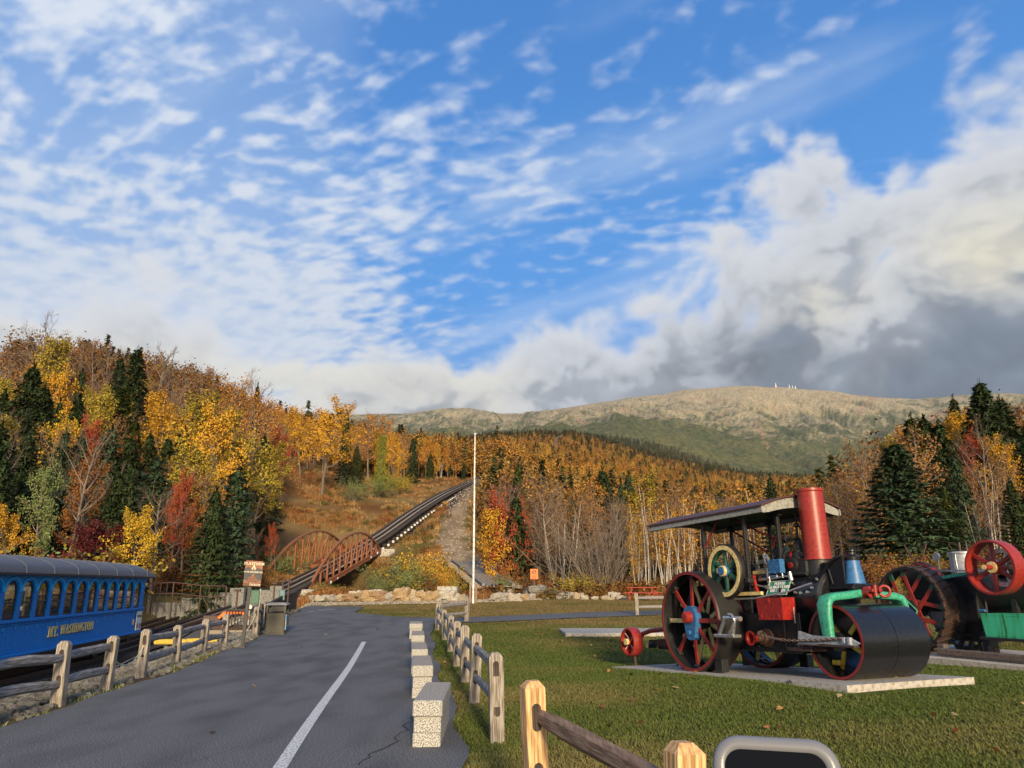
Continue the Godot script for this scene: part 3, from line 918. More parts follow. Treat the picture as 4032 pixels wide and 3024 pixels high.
func structure() -> void:
	var front := PackedFloat32Array()
	var a := -1.2
	while a < 1.2:
		front.append(a)
		a += 0.0065
	front.append(1.2)
	tag(obj("ground", ring_sheet(1.5, 60.0, 1.022, front), M.ground), "", "", "", "structure")
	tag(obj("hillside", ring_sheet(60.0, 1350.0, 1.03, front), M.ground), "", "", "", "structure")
	var far := PackedFloat32Array()
	a = -0.78
	while a < 0.78:
		far.append(a)
		a += 0.0021
	far.append(0.78)
	tag(obj("mountain", ring_sheet(1350.0, 7000.0, 1.014, far), M.mountain), "", "", "", "structure")
	var back := PackedFloat32Array()
	for k in 41:
		back.append(1.2 + (TAU - 2.4) * k / 40.0)
	tag(obj("field", ring_sheet(1.5, 400.0, 1.2, back), M.ground), "", "", "", "structure")

	# the lot and its branch path
	var ab := MB.new()
	var line := []
	var wid := []
	var z := 6.0
	while z > -41.6:
		line.append(Vector2((edge_left(z) + edge_right(z)) * 0.5, z))
		wid.append(edge_right(z) - edge_left(z))
		z -= 0.35
	for k in line.size():
		pass
	# straight rows across, so that the edges stay where they are
	var f := 0
	var cross := 44
	for k in line.size():
		for j in cross + 1:
			var p := Vector2(line[k].x + wid[k] * (float(j) / cross - 0.5), line[k].y)
			if j == 0 or j == cross:
				p.x += n_land.get_noise_2d(p.y * 30.0, j * 9.0) * 0.08
			var nn := n_land.get_noise_2d(p.x * 7.0, p.y * 3.0) * 0.3 + n_land.get_noise_2d(p.x * 60.0, p.y * 24.0) * 0.55
			ab.col = g(0.92 + nn)
			ab.p(Vector3(p.x, H(p.x, p.y) + 0.03, p.y), Vector3.UP)
	for k in line.size() - 1:
		for j in cross:
			var i := k * (cross + 1) + j
			ab.tri(i, i + 1, i + cross + 2)
			ab.tri(i, i + cross + 2, i + cross + 1)
	M.asphalt.vertex_color_use_as_albedo = true
	var rd := tag(obj("road", ab, M.asphalt), "", "", "", "structure")
	var pb := MB.new()
	var pl := smooth([Vector2(-3.2, -31.3), Vector2(-0.5, -32.6), Vector2(3, -34.2), Vector2(7.5, -35.6), Vector2(13, -35), Vector2(17.5, -31), Vector2(20.5, -25.5), Vector2(22, -20), Vector2(23, -12)])
	path_line = PackedVector3Array()
	for q in pl:
		path_line.append(Vector3(q.x, 0, q.y))
	var pw := []
	for k in pl.size():
		pw.append(2.7)
	strip(pb, pl, pw, 0.026, 8)
	tag(obj("footpath", pb, M.asphalt), "", "", "", "structure")
	# platform walk of worn asphalt beside the track
	var wb := MB.new()
	var wl := smooth([Vector2(-10.6, -17.5), Vector2(-11.3, -22), Vector2(-12.2, -27), Vector2(-12.6, -30)])
	var ww := []
	for k in wl.size():
		ww.append(2.5)
	strip(wb, wl, ww, 0.05, 6)
	tag(obj("pavement", wb, M.asphalt), "", "", "", "structure")

	var lm := MB.new()
	var ll := smooth([Vector2(-1.72, -5.4), Vector2(-2.07, -7.64), Vector2(-3.1, -15.2), Vector2(-4.12, -22.5)], 0.4)
	var lw := []
	for k in ll.size():
		lw.append(0.125)
	strip(lm, ll, lw, 0.036, 2)
	obj("lane_line", lm, M.line_paint, rd)
	var ck := MB.new()
	rng.seed = 5
	var p0 := Vector2(-1.36, -7.4)
	var cl := [p0]
	for k in 34:
		p0 += Vector2(rng.randf_range(-0.08, 0.075), -0.14)
		cl.append(p0)
	var cw := []
	for k in cl.size():
		cw.append(rng.randf_range(0.008, 0.03))
	strip(ck, cl, cw, 0.034, 1)
	for k in ck.c.size():
		ck.c[k] = g(0.25)
	obj("crack", ck, M.asphalt, rd)
	var sw := MB.new()
	for q in [[Vector2(-9.2, -37.8), Vector2(-8.7, -37.4)], [Vector2(-9.0, -38.6), Vector2(-8.4, -38.2)], [Vector2(-9.4, -36.8), Vector2(-9.05, -36.6)]]:
		strip(sw, q, [0.12, 0.1], 0.036, 1)
	obj("faded_marking", sw, M.line_paint, rd)

# ---------------------------------------------------------------- railway and bridges
func sweep(mb: MB, prof: Array, pts: Array, closed := true) -> void:
	# prof: Vector2(side, up) counter-clockwise seen with the line running away; side is to the right
	var rows := []
	for k in pts.size():
		var d: Vector3 = (pts[mini(k + 1, pts.size() - 1)] - pts[maxi(k - 1, 0)]).normalized()
		var s := d.cross(Vector3.UP).normalized()
		var u := s.cross(d)
		var r := []
		for q in prof:
			r.append(pts[k] + s * q.x + u * q.y)
		rows.append(r)
	var m := prof.size()
	for k in pts.size() - 1:
		for j in (m if closed else m - 1):
			var a: Vector3 = rows[k][j]
			var b: Vector3 = rows[k][(j + 1) % m]
			var c: Vector3 = rows[k + 1][(j + 1) % m]
			var d: Vector3 = rows[k + 1][j]
			mb.face([a, b, c, d])
	mb.face(rows[0].duplicate())
	var last: Array = rows[pts.size() - 1].duplicate()
	last.reverse()
	mb.face(last)

func rect(cx: float, cy: float, w: float, h: float) -> Array:
	return [Vector2(cx - w / 2, cy - h / 2), Vector2(cx - w / 2, cy + h / 2), Vector2(cx + w / 2, cy + h / 2), Vector2(cx + w / 2, cy - h / 2)]

func frame_at(k: int) -> Transform3D:
	var d := (track[mini(k + 1, track.size() - 1)] - track[maxi(k - 1, 0)]).normalized()
	var s := d.cross(Vector3.UP).normalized()
	return Transform3D(Basis(s, s.cross(d), -d), track[k])

func track_and_bridge() -> void:
	var near := []
	for k in range(0, track.size(), 3):
		near.append(track[k])
	var t := thing("railway_track", "cog railway track with a toothed centre rack climbing the hillside on timber trestle", "railway track")
	for s in [-0.72, 0.72]:
		var mb := MB.new()
		sweep(mb, rect(s, -0.03, 0.07, 0.13), near)
		obj("rail", mb, M.rail_steel, t)
		var st := MB.new()
		sweep(st, rect(s, -0.52, 0.28, 0.5), near.slice(12))
		obj("stringer", st, M.tie_wood, t)
	var rk := MB.new()
	for s in [-0.07, 0.07]:
		sweep(rk, rect(s, 0.0, 0.035, 0.12), near)
	obj("rack_rail", rk, M.rail_steel, t)
	var teeth := MB.new()
	for k in track.size():
		if track[k].z < -14.0 and track[k].z > -95.0:
			var f := frame_at(k)
			for q in [0.0, 0.25]:
				teeth.cyl(f * Vector3(-0.07, 0.02, -q), f * Vector3(0.07, 0.02, -q), 0.03, -1.0, 5)
	tag(obj("rack_tooth", teeth, M.rail_steel, t), "", "", "", "stuff")
	var tie := MB.new()
	tie.box(Transform3D(), Vector3(2.5, 0.18, 0.22), 0.015)
	var tm := tie.mesh()
	var rest := MB.new()
	for k in track.size():
		var f := frame_at(k)
		f.origin = f * Vector3(0, -0.18, 0)
		if track[k].z < -13.0 and track[k].z > -66.0:
			obj("tie", tm, M.tie_wood, t, f)
		elif track[k].z <= -66.0:
			rest.box(f, Vector3(2.4, 0.16, 0.22))
	tag(obj("far_tie", rest, M.tie_wood, t), "", "", "", "stuff")
	# walkway planks lie between the rails
	for s in [-0.4, 0.4]:
		var wk := MB.new()
		sweep(wk, rect(s, -0.07, 0.26, 0.035), near.slice(36))
		obj("walk_plank", wk, M.pale_plank, t)
	# bents: a cap with pale ends on two posts
	var k := 0
	while k < track.size():
		var p := track[k]
		if p.z < -53.0:
			var f := frame_at(k)
			var on_bridge := p.z < -66.5 and p.z > -87.0
			var b := MB.new()
			b.box(f * Transform3D(Basis(), Vector3(0, -0.9, 0)), Vector3(2.6, 0.26, 0.26), 0.02)
			if not on_bridge:
				for s in [-0.85, 0.85]:
					var top := f * Vector3(s, -1.0, 0)
					var gy := H(top.x, top.z) - 0.3
					if gy < top.y - 0.1:
						b.box(Transform3D(Basis(), Vector3(top.x, (top.y + gy) / 2, top.z)), Vector3(0.24, top.y - gy, 0.24))
			var o := obj("trestle_bent", b, M.tie_wood, t)
			var e := MB.new()
			e.box(f * Transform3D(Basis(), Vector3(1.42, -0.9, 0)), Vector3(0.24, 0.25, 0.25), 0.03)
			obj("cap_end", e, M.sign_white, o)
		k += 5
	# a siding that swings off to the left of the main line
	var s2 := thing("siding_track", "dark siding track with rusty girders leading to the concrete wall left of the main line", "railway track")
	var c3 := Curve3D.new()
	var sp := [Vector3(-15.6, -0.78, -28), Vector3(-16.9, -0.7, -33), Vector3(-17.6, -0.45, -38), Vector3(-17.9, 0.0, -44)]
	for q in sp.size():
		var tt: Vector3 = (sp[mini(q + 1, 3)] - sp[maxi(q - 1, 0)]) / 6.0
		c3.add_point(sp[q], -tt, tt)
	c3.bake_interval = 0.8
	var sl := Array(c3.get_baked_points())
	for s in [-0.72, 0.0, 0.72]:
		var mb := MB.new()
		sweep(mb, rect(s, -0.03, 0.08, 0.14), sl)
		obj("rail", mb, M.rail_steel, s2)
	for s in [-1.0, 1.0]:
		var mb := MB.new()
		sweep(mb, rect(s, -0.25, 0.14, 0.34), sl)
		obj("girder", mb, M.brown_steel, s2)
	for q in sl:
		var mb := MB.new()
		mb.box(Transform3D(Basis(Vector3.UP, 0.1), q + Vector3(0, -0.2, 0)), Vector3(2.3, 0.16, 0.22), 0.01)
		obj("tie", mb, M.tie_wood, s2)

	arch_bridge()
	timber_bridge()

func arch_bridge() -> void:
	var b := thing("arch_bridge", "rusty bowstring truss bridge carrying the cog railway track over the gully", "bridge")
	var feet := [[Vector3(-17.25, 0.66, -66.5), Vector3(-14.6, 5.2, -87)], [Vector3(-22.2, 0.7, -68), Vector3(-19.0, 5.6, -89)]]
	for tr in feet:
		var a: Vector3 = tr[0]
		var e: Vector3 = tr[1]
		var n := 13
		var dir := (e - a)
		var side := dir.cross(Vector3.UP).normalized()
		var top := []
		var low := []
		for k in n + 1:
			var f := float(k) / n
			var h := 3.35 * (1.0 - pow(absf(f * 2.0 - 1.0), 2.1))
			low.append(a + dir * f)
			top.append(a + dir * f + Vector3(0, h, 0))
		var bot := MB.new()
		sweep(bot, rect(0, 0, 0.2, 0.34), [a, e])
		sweep(bot, rect(0, 0.16, 0.3, 0.03), [a, e])
		sweep(bot, rect(0, -0.16, 0.3, 0.03), [a, e])
		var tn := obj("bottom_chord", bot, M.truss_rust, b)
		var fine := []
		for k in 53:
			var f := k / 52.0
			fine.append(a + dir * f + Vector3(0, 3.35 * (1.0 - pow(absf(f * 2.0 - 1.0), 2.1)), 0))
		var tc := MB.new()
		sweep(tc, rect(0, 0, 0.24, 0.17), fine)
		obj("top_chord", tc, M.truss_rust, b)
		for k in range(1, n):
			var ps := MB.new()
			ps.bar(low[k], top[k], 0.15, 0.15, side, 0.01)
			obj("upright", ps, M.truss_rust, b)
		for k in range(1, n - 1):
			var dg := MB.new()
			if k < n / 2:
				dg.bar(top[k] + side * 0.03, low[k + 1] + side * 0.03, 0.09, 0.09, side)
			else:
				dg.bar(low[k] + side * 0.03, top[k + 1] + side * 0.03, 0.09, 0.09, side)
			obj("diagonal", dg, M.truss_rust, b)
	var a0: Vector3 = feet[0][0]
	var a1: Vector3 = feet[0][1]
	var b0: Vector3 = feet[1][0]
	var b1: Vector3 = feet[1][1]
	for k in 8:
		var f := (k + 0.5) / 8.0
		var fb := MB.new()
		fb.bar(a0.lerp(a1, f) + Vector3(0, -0.06, 0), b0.lerp(b1, f) + Vector3(0, -0.06, 0), 0.22, 0.4, Vector3.UP)
		obj("floor_beam", fb, M.truss_rust, b)
	# ribbed white sheets between the near truss and the track
	var sh := MB.new()
	var q0 := a0 + Vector3(-0.2, 0.5, 0.4)
	var q1 := a1 + Vector3(-0.2, 0.5, 0)
	sweep(sh, rect(-0.72, 0, 1.45, 0.03), [q0, q1])
	for r in 6:
		sweep(sh, rect(-0.05 - r * 0.23, 0.04, 0.05, 0.06), [q0, q1])
	obj("deck_sheet", sh, M.white_sheet, b)
	for q in [[Vector3(-17.0, 0.45, -64.9), Vector3(2.0, 1.5, 1.6), "pale concrete block under the near foot of the rusty arch bridge"], [Vector3(-14.6, 4.6, -88.0), Vector3(3.0, 1.6, 1.4), "pale concrete block under the upper end of the rusty arch bridge"]]:
		var m := MB.new()
		m.box(Transform3D(), q[1], 0.04)
		m.box(Transform3D(Basis(), Vector3(0, -q[1].y * 0.5 - 0.1, 0)), q[1] + Vector3(0.35, -q[1].y + 0.5, 0.35), 0.04)
		tag(obj("bridge_abutment", m, M.concrete_white, self, at(q[0].x, q[0].y, q[0].z, 0.06)), q[2], "concrete block")
	rng.seed = 77
	for q in [[pt(800, 1122, 93), pt(842, 1098, 98), "short weathered beam lying in the grass beside the upper bridge end"], [pt(735, 1158, 88), pt(790, 1128, 94), "long dark beam lying in the grass behind the rusty arches"]]:
		var m := MB.new()
		var e1: Vector3 = gp(q[0].x, q[0].z, 0.15)
		var e2: Vector3 = gp(q[1].x, q[1].z, 0.15)
		m.bar(e1, e2, 0.35, 0.35, Vector3.UP, 0.03)
		tag(obj("timber_beam", m, M.log_wood), q[2], "timber beam")

func timber_bridge() -> void:
	var t := thing("timber_bridge", "old timber footbridge with projecting tie ends between the gravel and the dirt road", "bridge")
	var a := (pt(1046, 1267, 57) + pt(1108, 1265, 57)) * 0.5
	var e := (pt(978, 1211, 79) + pt(1022, 1212, 79)) * 0.5
	var d := (e - a).normalized()
	var s := d.cross(Vector3.UP).normalized()
	var up := s.cross(d)
	var n := 34
	var len := a.distance_to(e)
	for k in n:
		var c := a.lerp(e, (k + 0.5) / n) - up * 0.12
		var m := MB.new()
		m.bar(c - s * (1.75 + 0.12 * sin(k * 2.3)), c + s * (1.8 + 0.15 * sin(k * 1.7)), 0.22, 0.16, up, 0.02)
		obj("tie", m, M.pale_plank, t)
	for k in 7:
		var off := -0.9 + 0.3 * k
		var m := MB.new()
		m.bar(a + s * off - d * 0.2, e + s * off + d * 0.3, 0.27, 0.07, up, 0.012)
		obj("plank", m, M.pale_plank, t)
	for off in [-1.1, 1.1]:
		var m := MB.new()
		m.bar(a + s * off + up * 0.08, e + s * off + up * 0.08, 0.2, 0.2, up, 0.02)
		obj("kerb_timber", m, M.grey_wood_rail, t)
		var g2 := MB.new()
		g2.bar(a + s * off - up * 0.45, e + s * off - up * 0.45, 0.22, 0.5, up)
		obj("girder", g2, M.brown_steel, t)

# ---------------------------------------------------------------- left of the lot
func post_mesh(h: float, w: float, sd: int, chamfer := 0.04) -> MB:
	var r := RandomNumberGenerator.new()
	r.seed = sd
	var m := MB.new()
	var rows := []
	var hs := [-0.25, h * 0.33, h * 0.66, h - chamfer * 1.3]
	for k in 4:
		var o := Vector2(r.randf_range(-0.006, 0.006), r.randf_range(-0.006, 0.006))
		var hw := w * 0.5 + r.randf_range(-0.004, 0.004)
		rows.append([Vector3(-hw + o.x, hs[k], hw + o.y), Vector3(hw + o.x, hs[k], hw + o.y), Vector3(hw + o.x, hs[k], -hw + o.y), Vector3(-hw + o.x, hs[k], -hw + o.y)])
	var q := w * 0.5 - chamfer
	rows.append([Vector3(-q, h, q), Vector3(q, h, q), Vector3(q, h, -q), Vector3(-q, h, -q)])
	for k in 4:
		for j in 4:
			m.face([rows[k][j], rows[k][(j + 1) % 4], rows[k + 1][(j + 1) % 4], rows[k + 1][j]])
	m.face([rows[4][0], rows[4][1], rows[4][2], rows[4][3]])
	return m

func mortise_mesh(w: float) -> MB:
	# the dark slot that passes through a post: a shallow inset shape on both faces
	var m := MB.new()
	var poly := PackedVector2Array()
	for k in 8:
		poly.append(Vector2(0.032 * cos(PI * k / 7.0), 0.055 + 0.032 * sin(PI * k / 7.0)))
	for k in 8:
		poly.append(Vector2(-0.032 * cos(PI * k / 7.0), -0.055 - 0.032 * sin(PI * k / 7.0)))
	m.prism(poly, w + 0.006)
	return m

func rail_mesh(a: Vector3, b: Vector3, r: float, sd: int) -> MB:
	var q := RandomNumberGenerator.new()
	q.seed = sd
	var m := MB.new()
	var n := 9
	var d := (b - a).normalized()
	var s := d.cross(Vector3.UP).normalized()
	var u := s.cross(d)
	var rows := []
	var w1 := q.randf_range(-0.03, 0.03)
	var w2 := q.randf_range(-0.025, 0.03)
	for k in n:
		var f := float(k) / (n - 1)
		var c := a.lerp(b, f) + s * sin(f * PI) * w1 + u * sin(f * PI * 1.5) * w2
		var big := r * (0.72 + 0.4 * smoothstep(0.0, 0.22, f) * smoothstep(0.0, 0.22, 1.0 - f)) * q.randf_range(0.95, 1.06)
		var ring := []
		for j in 6:
			var th := TAU * (j + 0.5) / 6.0
			ring.append(c + s * cos(th) * big * 0.62 + u * sin(th) * big * 1.15)
		rows.append(ring)
	for k in n - 1:
		for j in 6:
			m.face([rows[k][j], rows[k][(j + 1) % 6], rows[k + 1][(j + 1) % 6], rows[k + 1][j]].map(func(x): return x) if (rows[k][1] - rows[k][0]).cross(rows[k + 1][0] - rows[k][0]).dot(rows[k][0] - a.lerp(b, float(k) / (n - 1))) > 0 else [rows[k][(j + 1) % 6], rows[k][j], rows[k + 1][j], rows[k + 1][(j + 1) % 6]])
	m.face(rows[n - 1] if (rows[n - 1][1] - rows[n - 1][0]).cross(rows[n - 1][2] - rows[n - 1][0]).dot(d) > 0 else [rows[n - 1][5], rows[n - 1][4], rows[n - 1][3], rows[n - 1][2], rows[n - 1][1], rows[n - 1][0]])
	return m

func fence(called: String, label: String, at_list: Array, rails: Array, hgt: float, wid: float, sd: int, pm: Material, rm: Material, heights := [0.78, 0.38]) -> Node3D:
	# at_list: Vector3 feet; rails: pairs of post numbers
	var t := thing(called, label, "fence", Transform3D(), "split rail fences")
	for k in at_list.size():
		var p: Vector3 = at_list[k]
		var nb: Vector3 = at_list[k + 1] - p if k < at_list.size() - 1 else p - at_list[k - 1] if k > 0 else Vector3.RIGHT
		var tilt := sin(k * 3.7 + sd) * 0.035
		var xf := Transform3D(Basis(Vector3.UP, atan2(nb.x, nb.z)) * Basis(Vector3.BACK, tilt) * Basis(Vector3.RIGHT, cos(k * 2.1 + sd) * 0.03), p)
		var o := obj("post", post_mesh(hgt + 0.03 * sin(k * 5.0 + sd), wid, sd + k, wid * 0.24), pm, t, xf)
		for h in heights:
			obj("mortise", mortise_mesh(wid), M.mortise, o, Transform3D(Basis(), Vector3(0, h * hgt, 0)))
	for r in rails:
		for h in heights:
			var a: Vector3 = at_list[r[0]] + Vector3(0, h * hgt, 0)
			var b: Vector3 = at_list[r[1]] + Vector3(0, h * hgt, 0)
			var d := (b - a).normalized()
			obj("rail", rail_mesh(a - d * 0.08, b + d * 0.08, 0.05, sd + r[0] * 7 + int(h * 100)), rm, t)
	return t

func rope(label: String, a: Vector3, b: Vector3, sag: float) -> void:
	var pts := PackedVector3Array()
	var rad := PackedFloat32Array()
	for k in 25:
		var f := k / 24.0
		pts.append(a.lerp(b, f) - Vector3(0, sag * 4.0 * f * (1.0 - f), 0))
		rad.append(0.012 + 0.002 * sin(k * 1.9))
	var m := MB.new()
	m.tube(pts, rad, 6)
	tag(obj("rope", m, M.rope), label, "rope", "ropes across the fence gaps")

func text(s: String, size: float, depth: float, font := "Droid Sans", bold := false) -> TextMesh:
	var t := TextMesh.new()
	t.text = s
	var f := SystemFont.new()
	f.font_names = PackedStringArray([font])
	f.font_weight = 700 if bold else 400
	t.font = f
	t.font_size = 64
	t.pixel_size = size / 64.0
	t.depth = depth
	t.curve_step = 2.0
	return t

func left_side() -> void:
	var P := func(u: float, v: float, z: float) -> Vector3:
		var q := pt(u, v, z)
		return gp(q.x, q.z)
	fence("split_rail_fence", "grey split-rail fence in front of the blue railcar, cut by the left frame edge", [gp(-6.05, -7.6), gp(-6.1, -9.4), P.call(124, 1529, 11.25), P.call(229, 1494, 13.0)], [[0, 1], [1, 2], [2, 3]], 0.84, 0.15, 3, M.grey_wood, M.grey_wood_rail)
	fence("split_rail_fence", "grey split-rail fence between the rope gap and the yellow curb on the left", [P.call(304, 1467, 14.8), P.call(378, 1445, 17.0), P.call(437, 1421, 19.6), P.call(484, 1406, 21.6)], [[0, 1], [1, 2], [2, 3]], 0.84, 0.15, 19, M.grey_wood, M.grey_wood_rail)
	fence("split_rail_fence", "short two-post grey fence right beside the brown trash can", [P.call(550, 1379, 24.6), P.call(563, 1371, 26.4)], [[0, 1]], 0.88, 0.15, 41, M.grey_wood, M.grey_wood_rail)
	var a: Vector3 = P.call(229, 1494, 13.0)
	var b: Vector3 = P.call(304, 1467, 14.8)
	rope("pale rope sagging between two posts in front of the railcar end", a + Vector3(0.03, 0.5, 0), b + Vector3(0, 0.58, 0), 0.24)
	a = P.call(484, 1406, 21.6)
	b = P.call(550, 1379, 24.6)
	rope("pale rope hanging low below the Platform A sign", a + Vector3(0, 0.52, 0), b + Vector3(0, 0.7, 0), 0.45)
	railcar()
	platform_sign()
	trash_can()
	# low black railing from the bin to the bridge
	var rl := thing("metal_railing", "low dark metal railing running from the trash can towards the bridge", "railing")
	var line := [Vector3(-8.15, 0, -26.0), Vector3(-8.75, 0, -29.0), Vector3(-9.5, 0, -33.0), Vector3(-10.45, 0, -38.6), Vector3(-12.6, 0, -39.6)]
	var topr := MB.new()
	var bars := MB.new()
	for k in line.size():
		line[k].y = H(line[k].x, line[k].z)
		var ps := MB.new()
		ps.box(Transform3D(Basis(), line[k] + Vector3(0, 0.42, 0)), Vector3(0.07, 0.9, 0.07))
		obj("post", ps, M.dark_steel, rl)
	for k in line.size() - 1:
		for h in [0.86, 0.12]:
			topr.bar(line[k] + Vector3(0, h, 0), line[k + 1] + Vector3(0, h, 0), 0.06, 0.06)
		var n := int(line[k].distance_to(line[k + 1]) / 0.12)
		for j in n:
			var p: Vector3 = line[k].lerp(line[k + 1], (j + 0.5) / n)
			bars.box(Transform3D(Basis(), p + Vector3(0, 0.49, 0)), Vector3(0.025, 0.74, 0.025))
	obj("rail", topr, M.dark_steel, rl)
	tag(obj("baluster", bars, M.dark_steel, rl), "", "", "", "stuff")
	# cap posts on the platform
	for q in [[Vector3(-9.87, 0, -33), 1.62, "thin post with flat cap left of the grey-blue box"], [Vector3(-9.53, 0, -33), 1.7, "thin post with flat cap carrying the grey-blue box"], [Vector3(-9.36, 0, -33.3), 1.72, "thin post with flat cap right of the grey-blue box"], [Vector3(-10.35, 0, -30), 1.36, "thin post with flat cap left of the green cabinet"]]:
		var m := MB.new()
		var y0 := H(q[0].x, q[0].z)
		m.box(Transform3D(Basis(), Vector3(0, q[1] / 2 - 0.1, 0)), Vector3(0.055, q[1] + 0.2, 0.055))
		m.box(Transform3D(Basis(), Vector3(0, q[1] + 0.03, 0)), Vector3(0.24, 0.08, 0.16), 0.01)
		tag(obj("capped_post", m, M.brown_steel, self, at(q[0].x, y0 * 0.0, q[0].z)), q[2], "post")
	var cb := thing("control_cabinet", "dark green electrical cabinet on legs behind the sign post", "cabinet", at(-9.67, 0, -30, 0.3))
	var cm := MB.new()
	cm.box(at(0, 1.14, 0), Vector3(0.3, 0.5, 0.2), 0.012)
	obj("case", cm, M.box_green, cb)
	cm = MB.new()
	cm.box(at(0.0, 1.14, 0.105), Vector3(0.26, 0.46, 0.012), 0.004)
	obj("door", cm, M.box_green, cb)
	for s in [-0.17, 0.17]:
		cm = MB.new()
		cm.box(at(s, 0.6, -0.02), Vector3(0.05, 1.7, 0.05))
		obj("leg", cm, M.grey_board, cb)
	cm = MB.new()
	cm.tube(PackedVector3Array([Vector3(0.2, 1.2, 0), Vector3(0.3, 0.98, 0.05), Vector3(0.42, 0.8, 0.05), Vector3(0.62, 0.66, 0)]), PackedFloat32Array([0.018, 0.018, 0.018, 0.018]), 6)
	obj("conduit", cm, M.grey_board, cb)
	cm = MB.new()
	cm.box(at(-0.13, 0.78, 0.06), Vector3(0.1, 0.16, 0.08), 0.02)
	obj("lamp", cm, M.sign_white, cb)
	var jb := MB.new()
	jb.box(Transform3D(), Vector3(0.22, 0.42, 0.16), 0.015)
	jb.box(at(0, 0, 0.085), Vector3(0.18, 0.38, 0.012), 0.004)
	tag(obj("junction_box", jb, M.pale_blue_box, self, at(-9.5, 1.18, -32.88, 0.4)), "small grey-blue box fixed to thin capped posts behind the trash can", "box")
	# the orange stop frame behind bars
	var ob := thing("orange_barrier", "bright orange bent barrier arm behind dark bars below the sign", "barrier", at(-9.35, 0, -27))
	cm = MB.new()
	var arm := [Vector3(-0.52, 0.5, 0), Vector3(-0.33, 0.68, 0), Vector3(0.26, 0.7, 0), Vector3(0.42, 0.58, 0), Vector3(0.46, 0.46, 0)]
	for k in 4:
		cm.bar(arm[k], arm[k + 1], 0.1, 0.13, Vector3.BACK, 0.01)
	obj("arm", cm, M.orange_paint, ob)
	cm = MB.new()
	cm.bar(Vector3(-0.3, 0.2, 0.05), Vector3(0.3, 0.48, 0.05), 0.06, 0.09, Vector3.BACK)
	obj("strut", cm, M.grey_board, ob)
	cm = MB.new()
	cm.box(at(-0.1, -0.05, -0.15), Vector3(1.3, 0.66, 0.06))
	obj("back_panel", cm, M.brown_steel, ob)
	var gb := thing("metal_gate", "dark barred gate standing before the orange barrier", "gate", at(-9.2, 0, -26.8))
	for k in 9:
		cm = MB.new()
		cm.box(at(-0.36 + 0.1 * k, 0.42, 0), Vector3(0.02, 0.72, 0.02))
		obj("bar", cm, M.dark_steel, gb)
	for h in [0.79, 0.1]:
		cm = MB.new()
		cm.box(at(0.04, h, 0), Vector3(0.86, 0.05, 0.06))
		obj("rail", cm, M.dark_steel, gb)
	cm = MB.new()
	cm.box(Transform3D(), Vector3(1.75, 0.13, 0.16), 0.02)
	tag(obj("timber_sill", cm, M.pale_plank, self, at(-9.25, 0.08, -26.6, 0.04)), "pale timber sill on the ground under the barred gate", "timber")
	cm = MB.new()
	cm.box(Transform3D(), Vector3(0.75, 0.2, 0.3), 0.02)
	tag(obj("rusty_trough", cm, M.brown_steel, self, at(-10.1, H(-10.1, -27.3) + 0.45, -27.3, 0.2)), "low rusty steel box left of the orange barrier", "steel box")
	# yellow kerb
	for q in [[-9.98, -23.9, 1.1, 0.1, "yellow painted curb on the platform, longer left piece"], [-8.95, -23.3, 0.85, 0.4, "yellow painted curb on the platform, shorter right piece"]]:
		cm = MB.new()
		cm.box(Transform3D(), Vector3(q[2], 0.14, 0.32), 0.03)
		tag(obj("yellow_curb", cm, M.yellow_paint, self, at(q[0], H(q[0], q[1]) + 0.1, q[1], q[3])), q[4], "curb")
	# frames and low concrete walls beyond the siding
	var fr := thing("pipe_frame", "rusty pipe railing frame of several bays beyond the siding track", "railing")
	var fx := [[-19.9, 1.62], [-18.9, 1.66], [-17.9, 1.7], [-16.45, 1.55], [-15.1, 1.5]]
	for k in fx.size():
		for dz in [0.0]:
			cm = MB.new()
			cm.cyl(Vector3(fx[k][0], -0.3, -42 - dz), Vector3(fx[k][0], fx[k][1], -42 - dz), 0.045, -1.0, 8)
			obj("post", cm, M.brown_steel, fr)
	for k in fx.size() - 1:
		for h in [0.0, -0.55]:
			cm = MB.new()
			cm.cyl(Vector3(fx[k][0], fx[k][1] + h, -42), Vector3(fx[k + 1][0], fx[k + 1][1] + h, -42), 0.035, -1.0, 8)
			obj("rail", cm, M.brown_steel, fr)
		for j in 2:
			cm = MB.new()
			var x: float = lerpf(fx[k][0], fx[k + 1][0], (j + 1) / 3.0)
			cm.cyl(Vector3(x, 0.2, -42), Vector3(x, lerpf(fx[k][1], fx[k + 1][1], (j + 1) / 3.0), -42), 0.02, -1.0, 6)
			obj("upright", cm, M.brown_steel, fr)
		cm = MB.new()
		cm.cyl(Vector3(fx[k][0] + 0.2, 0.95, -41.9), Vector3(fx[k][0] + 0.55, 0.4, -41.9), 0.03, -1.0, 6)
		obj("brace", cm, M.brown_steel, fr)
	for q in [[-18.1, 0.2, -43.2, 2.6, 0.9, "low grey concrete wall behind the pipe railing, left part"], [-15.6, 0.62, -43.6, 1.9, 1.1, "grey concrete wall behind the pipe railing, taller middle part"], [-14.0, 0.78, -45.5, 1.8, 1.0, "grey concrete wall end nearest the arch bridge"]]:
		cm = MB.new()
		cm.box(Transform3D(), Vector3(q[3], q[4], 0.4), 0.02)
		cm.box(at(q[3] * 0.3, q[4] * 0.5 + 0.12, 0), Vector3(q[3] * 0.4, 0.24, 0.4), 0.02)
		tag(obj("concrete_wall", cm, M.wall_concrete, self, at(q[0], q[1], q[2], 0.05)), q[5], "wall")
	# stones of the track bed
	rng.seed = 91
	var st := stone_mesh(4, 0.75)
	var xs := []
	var cs := []
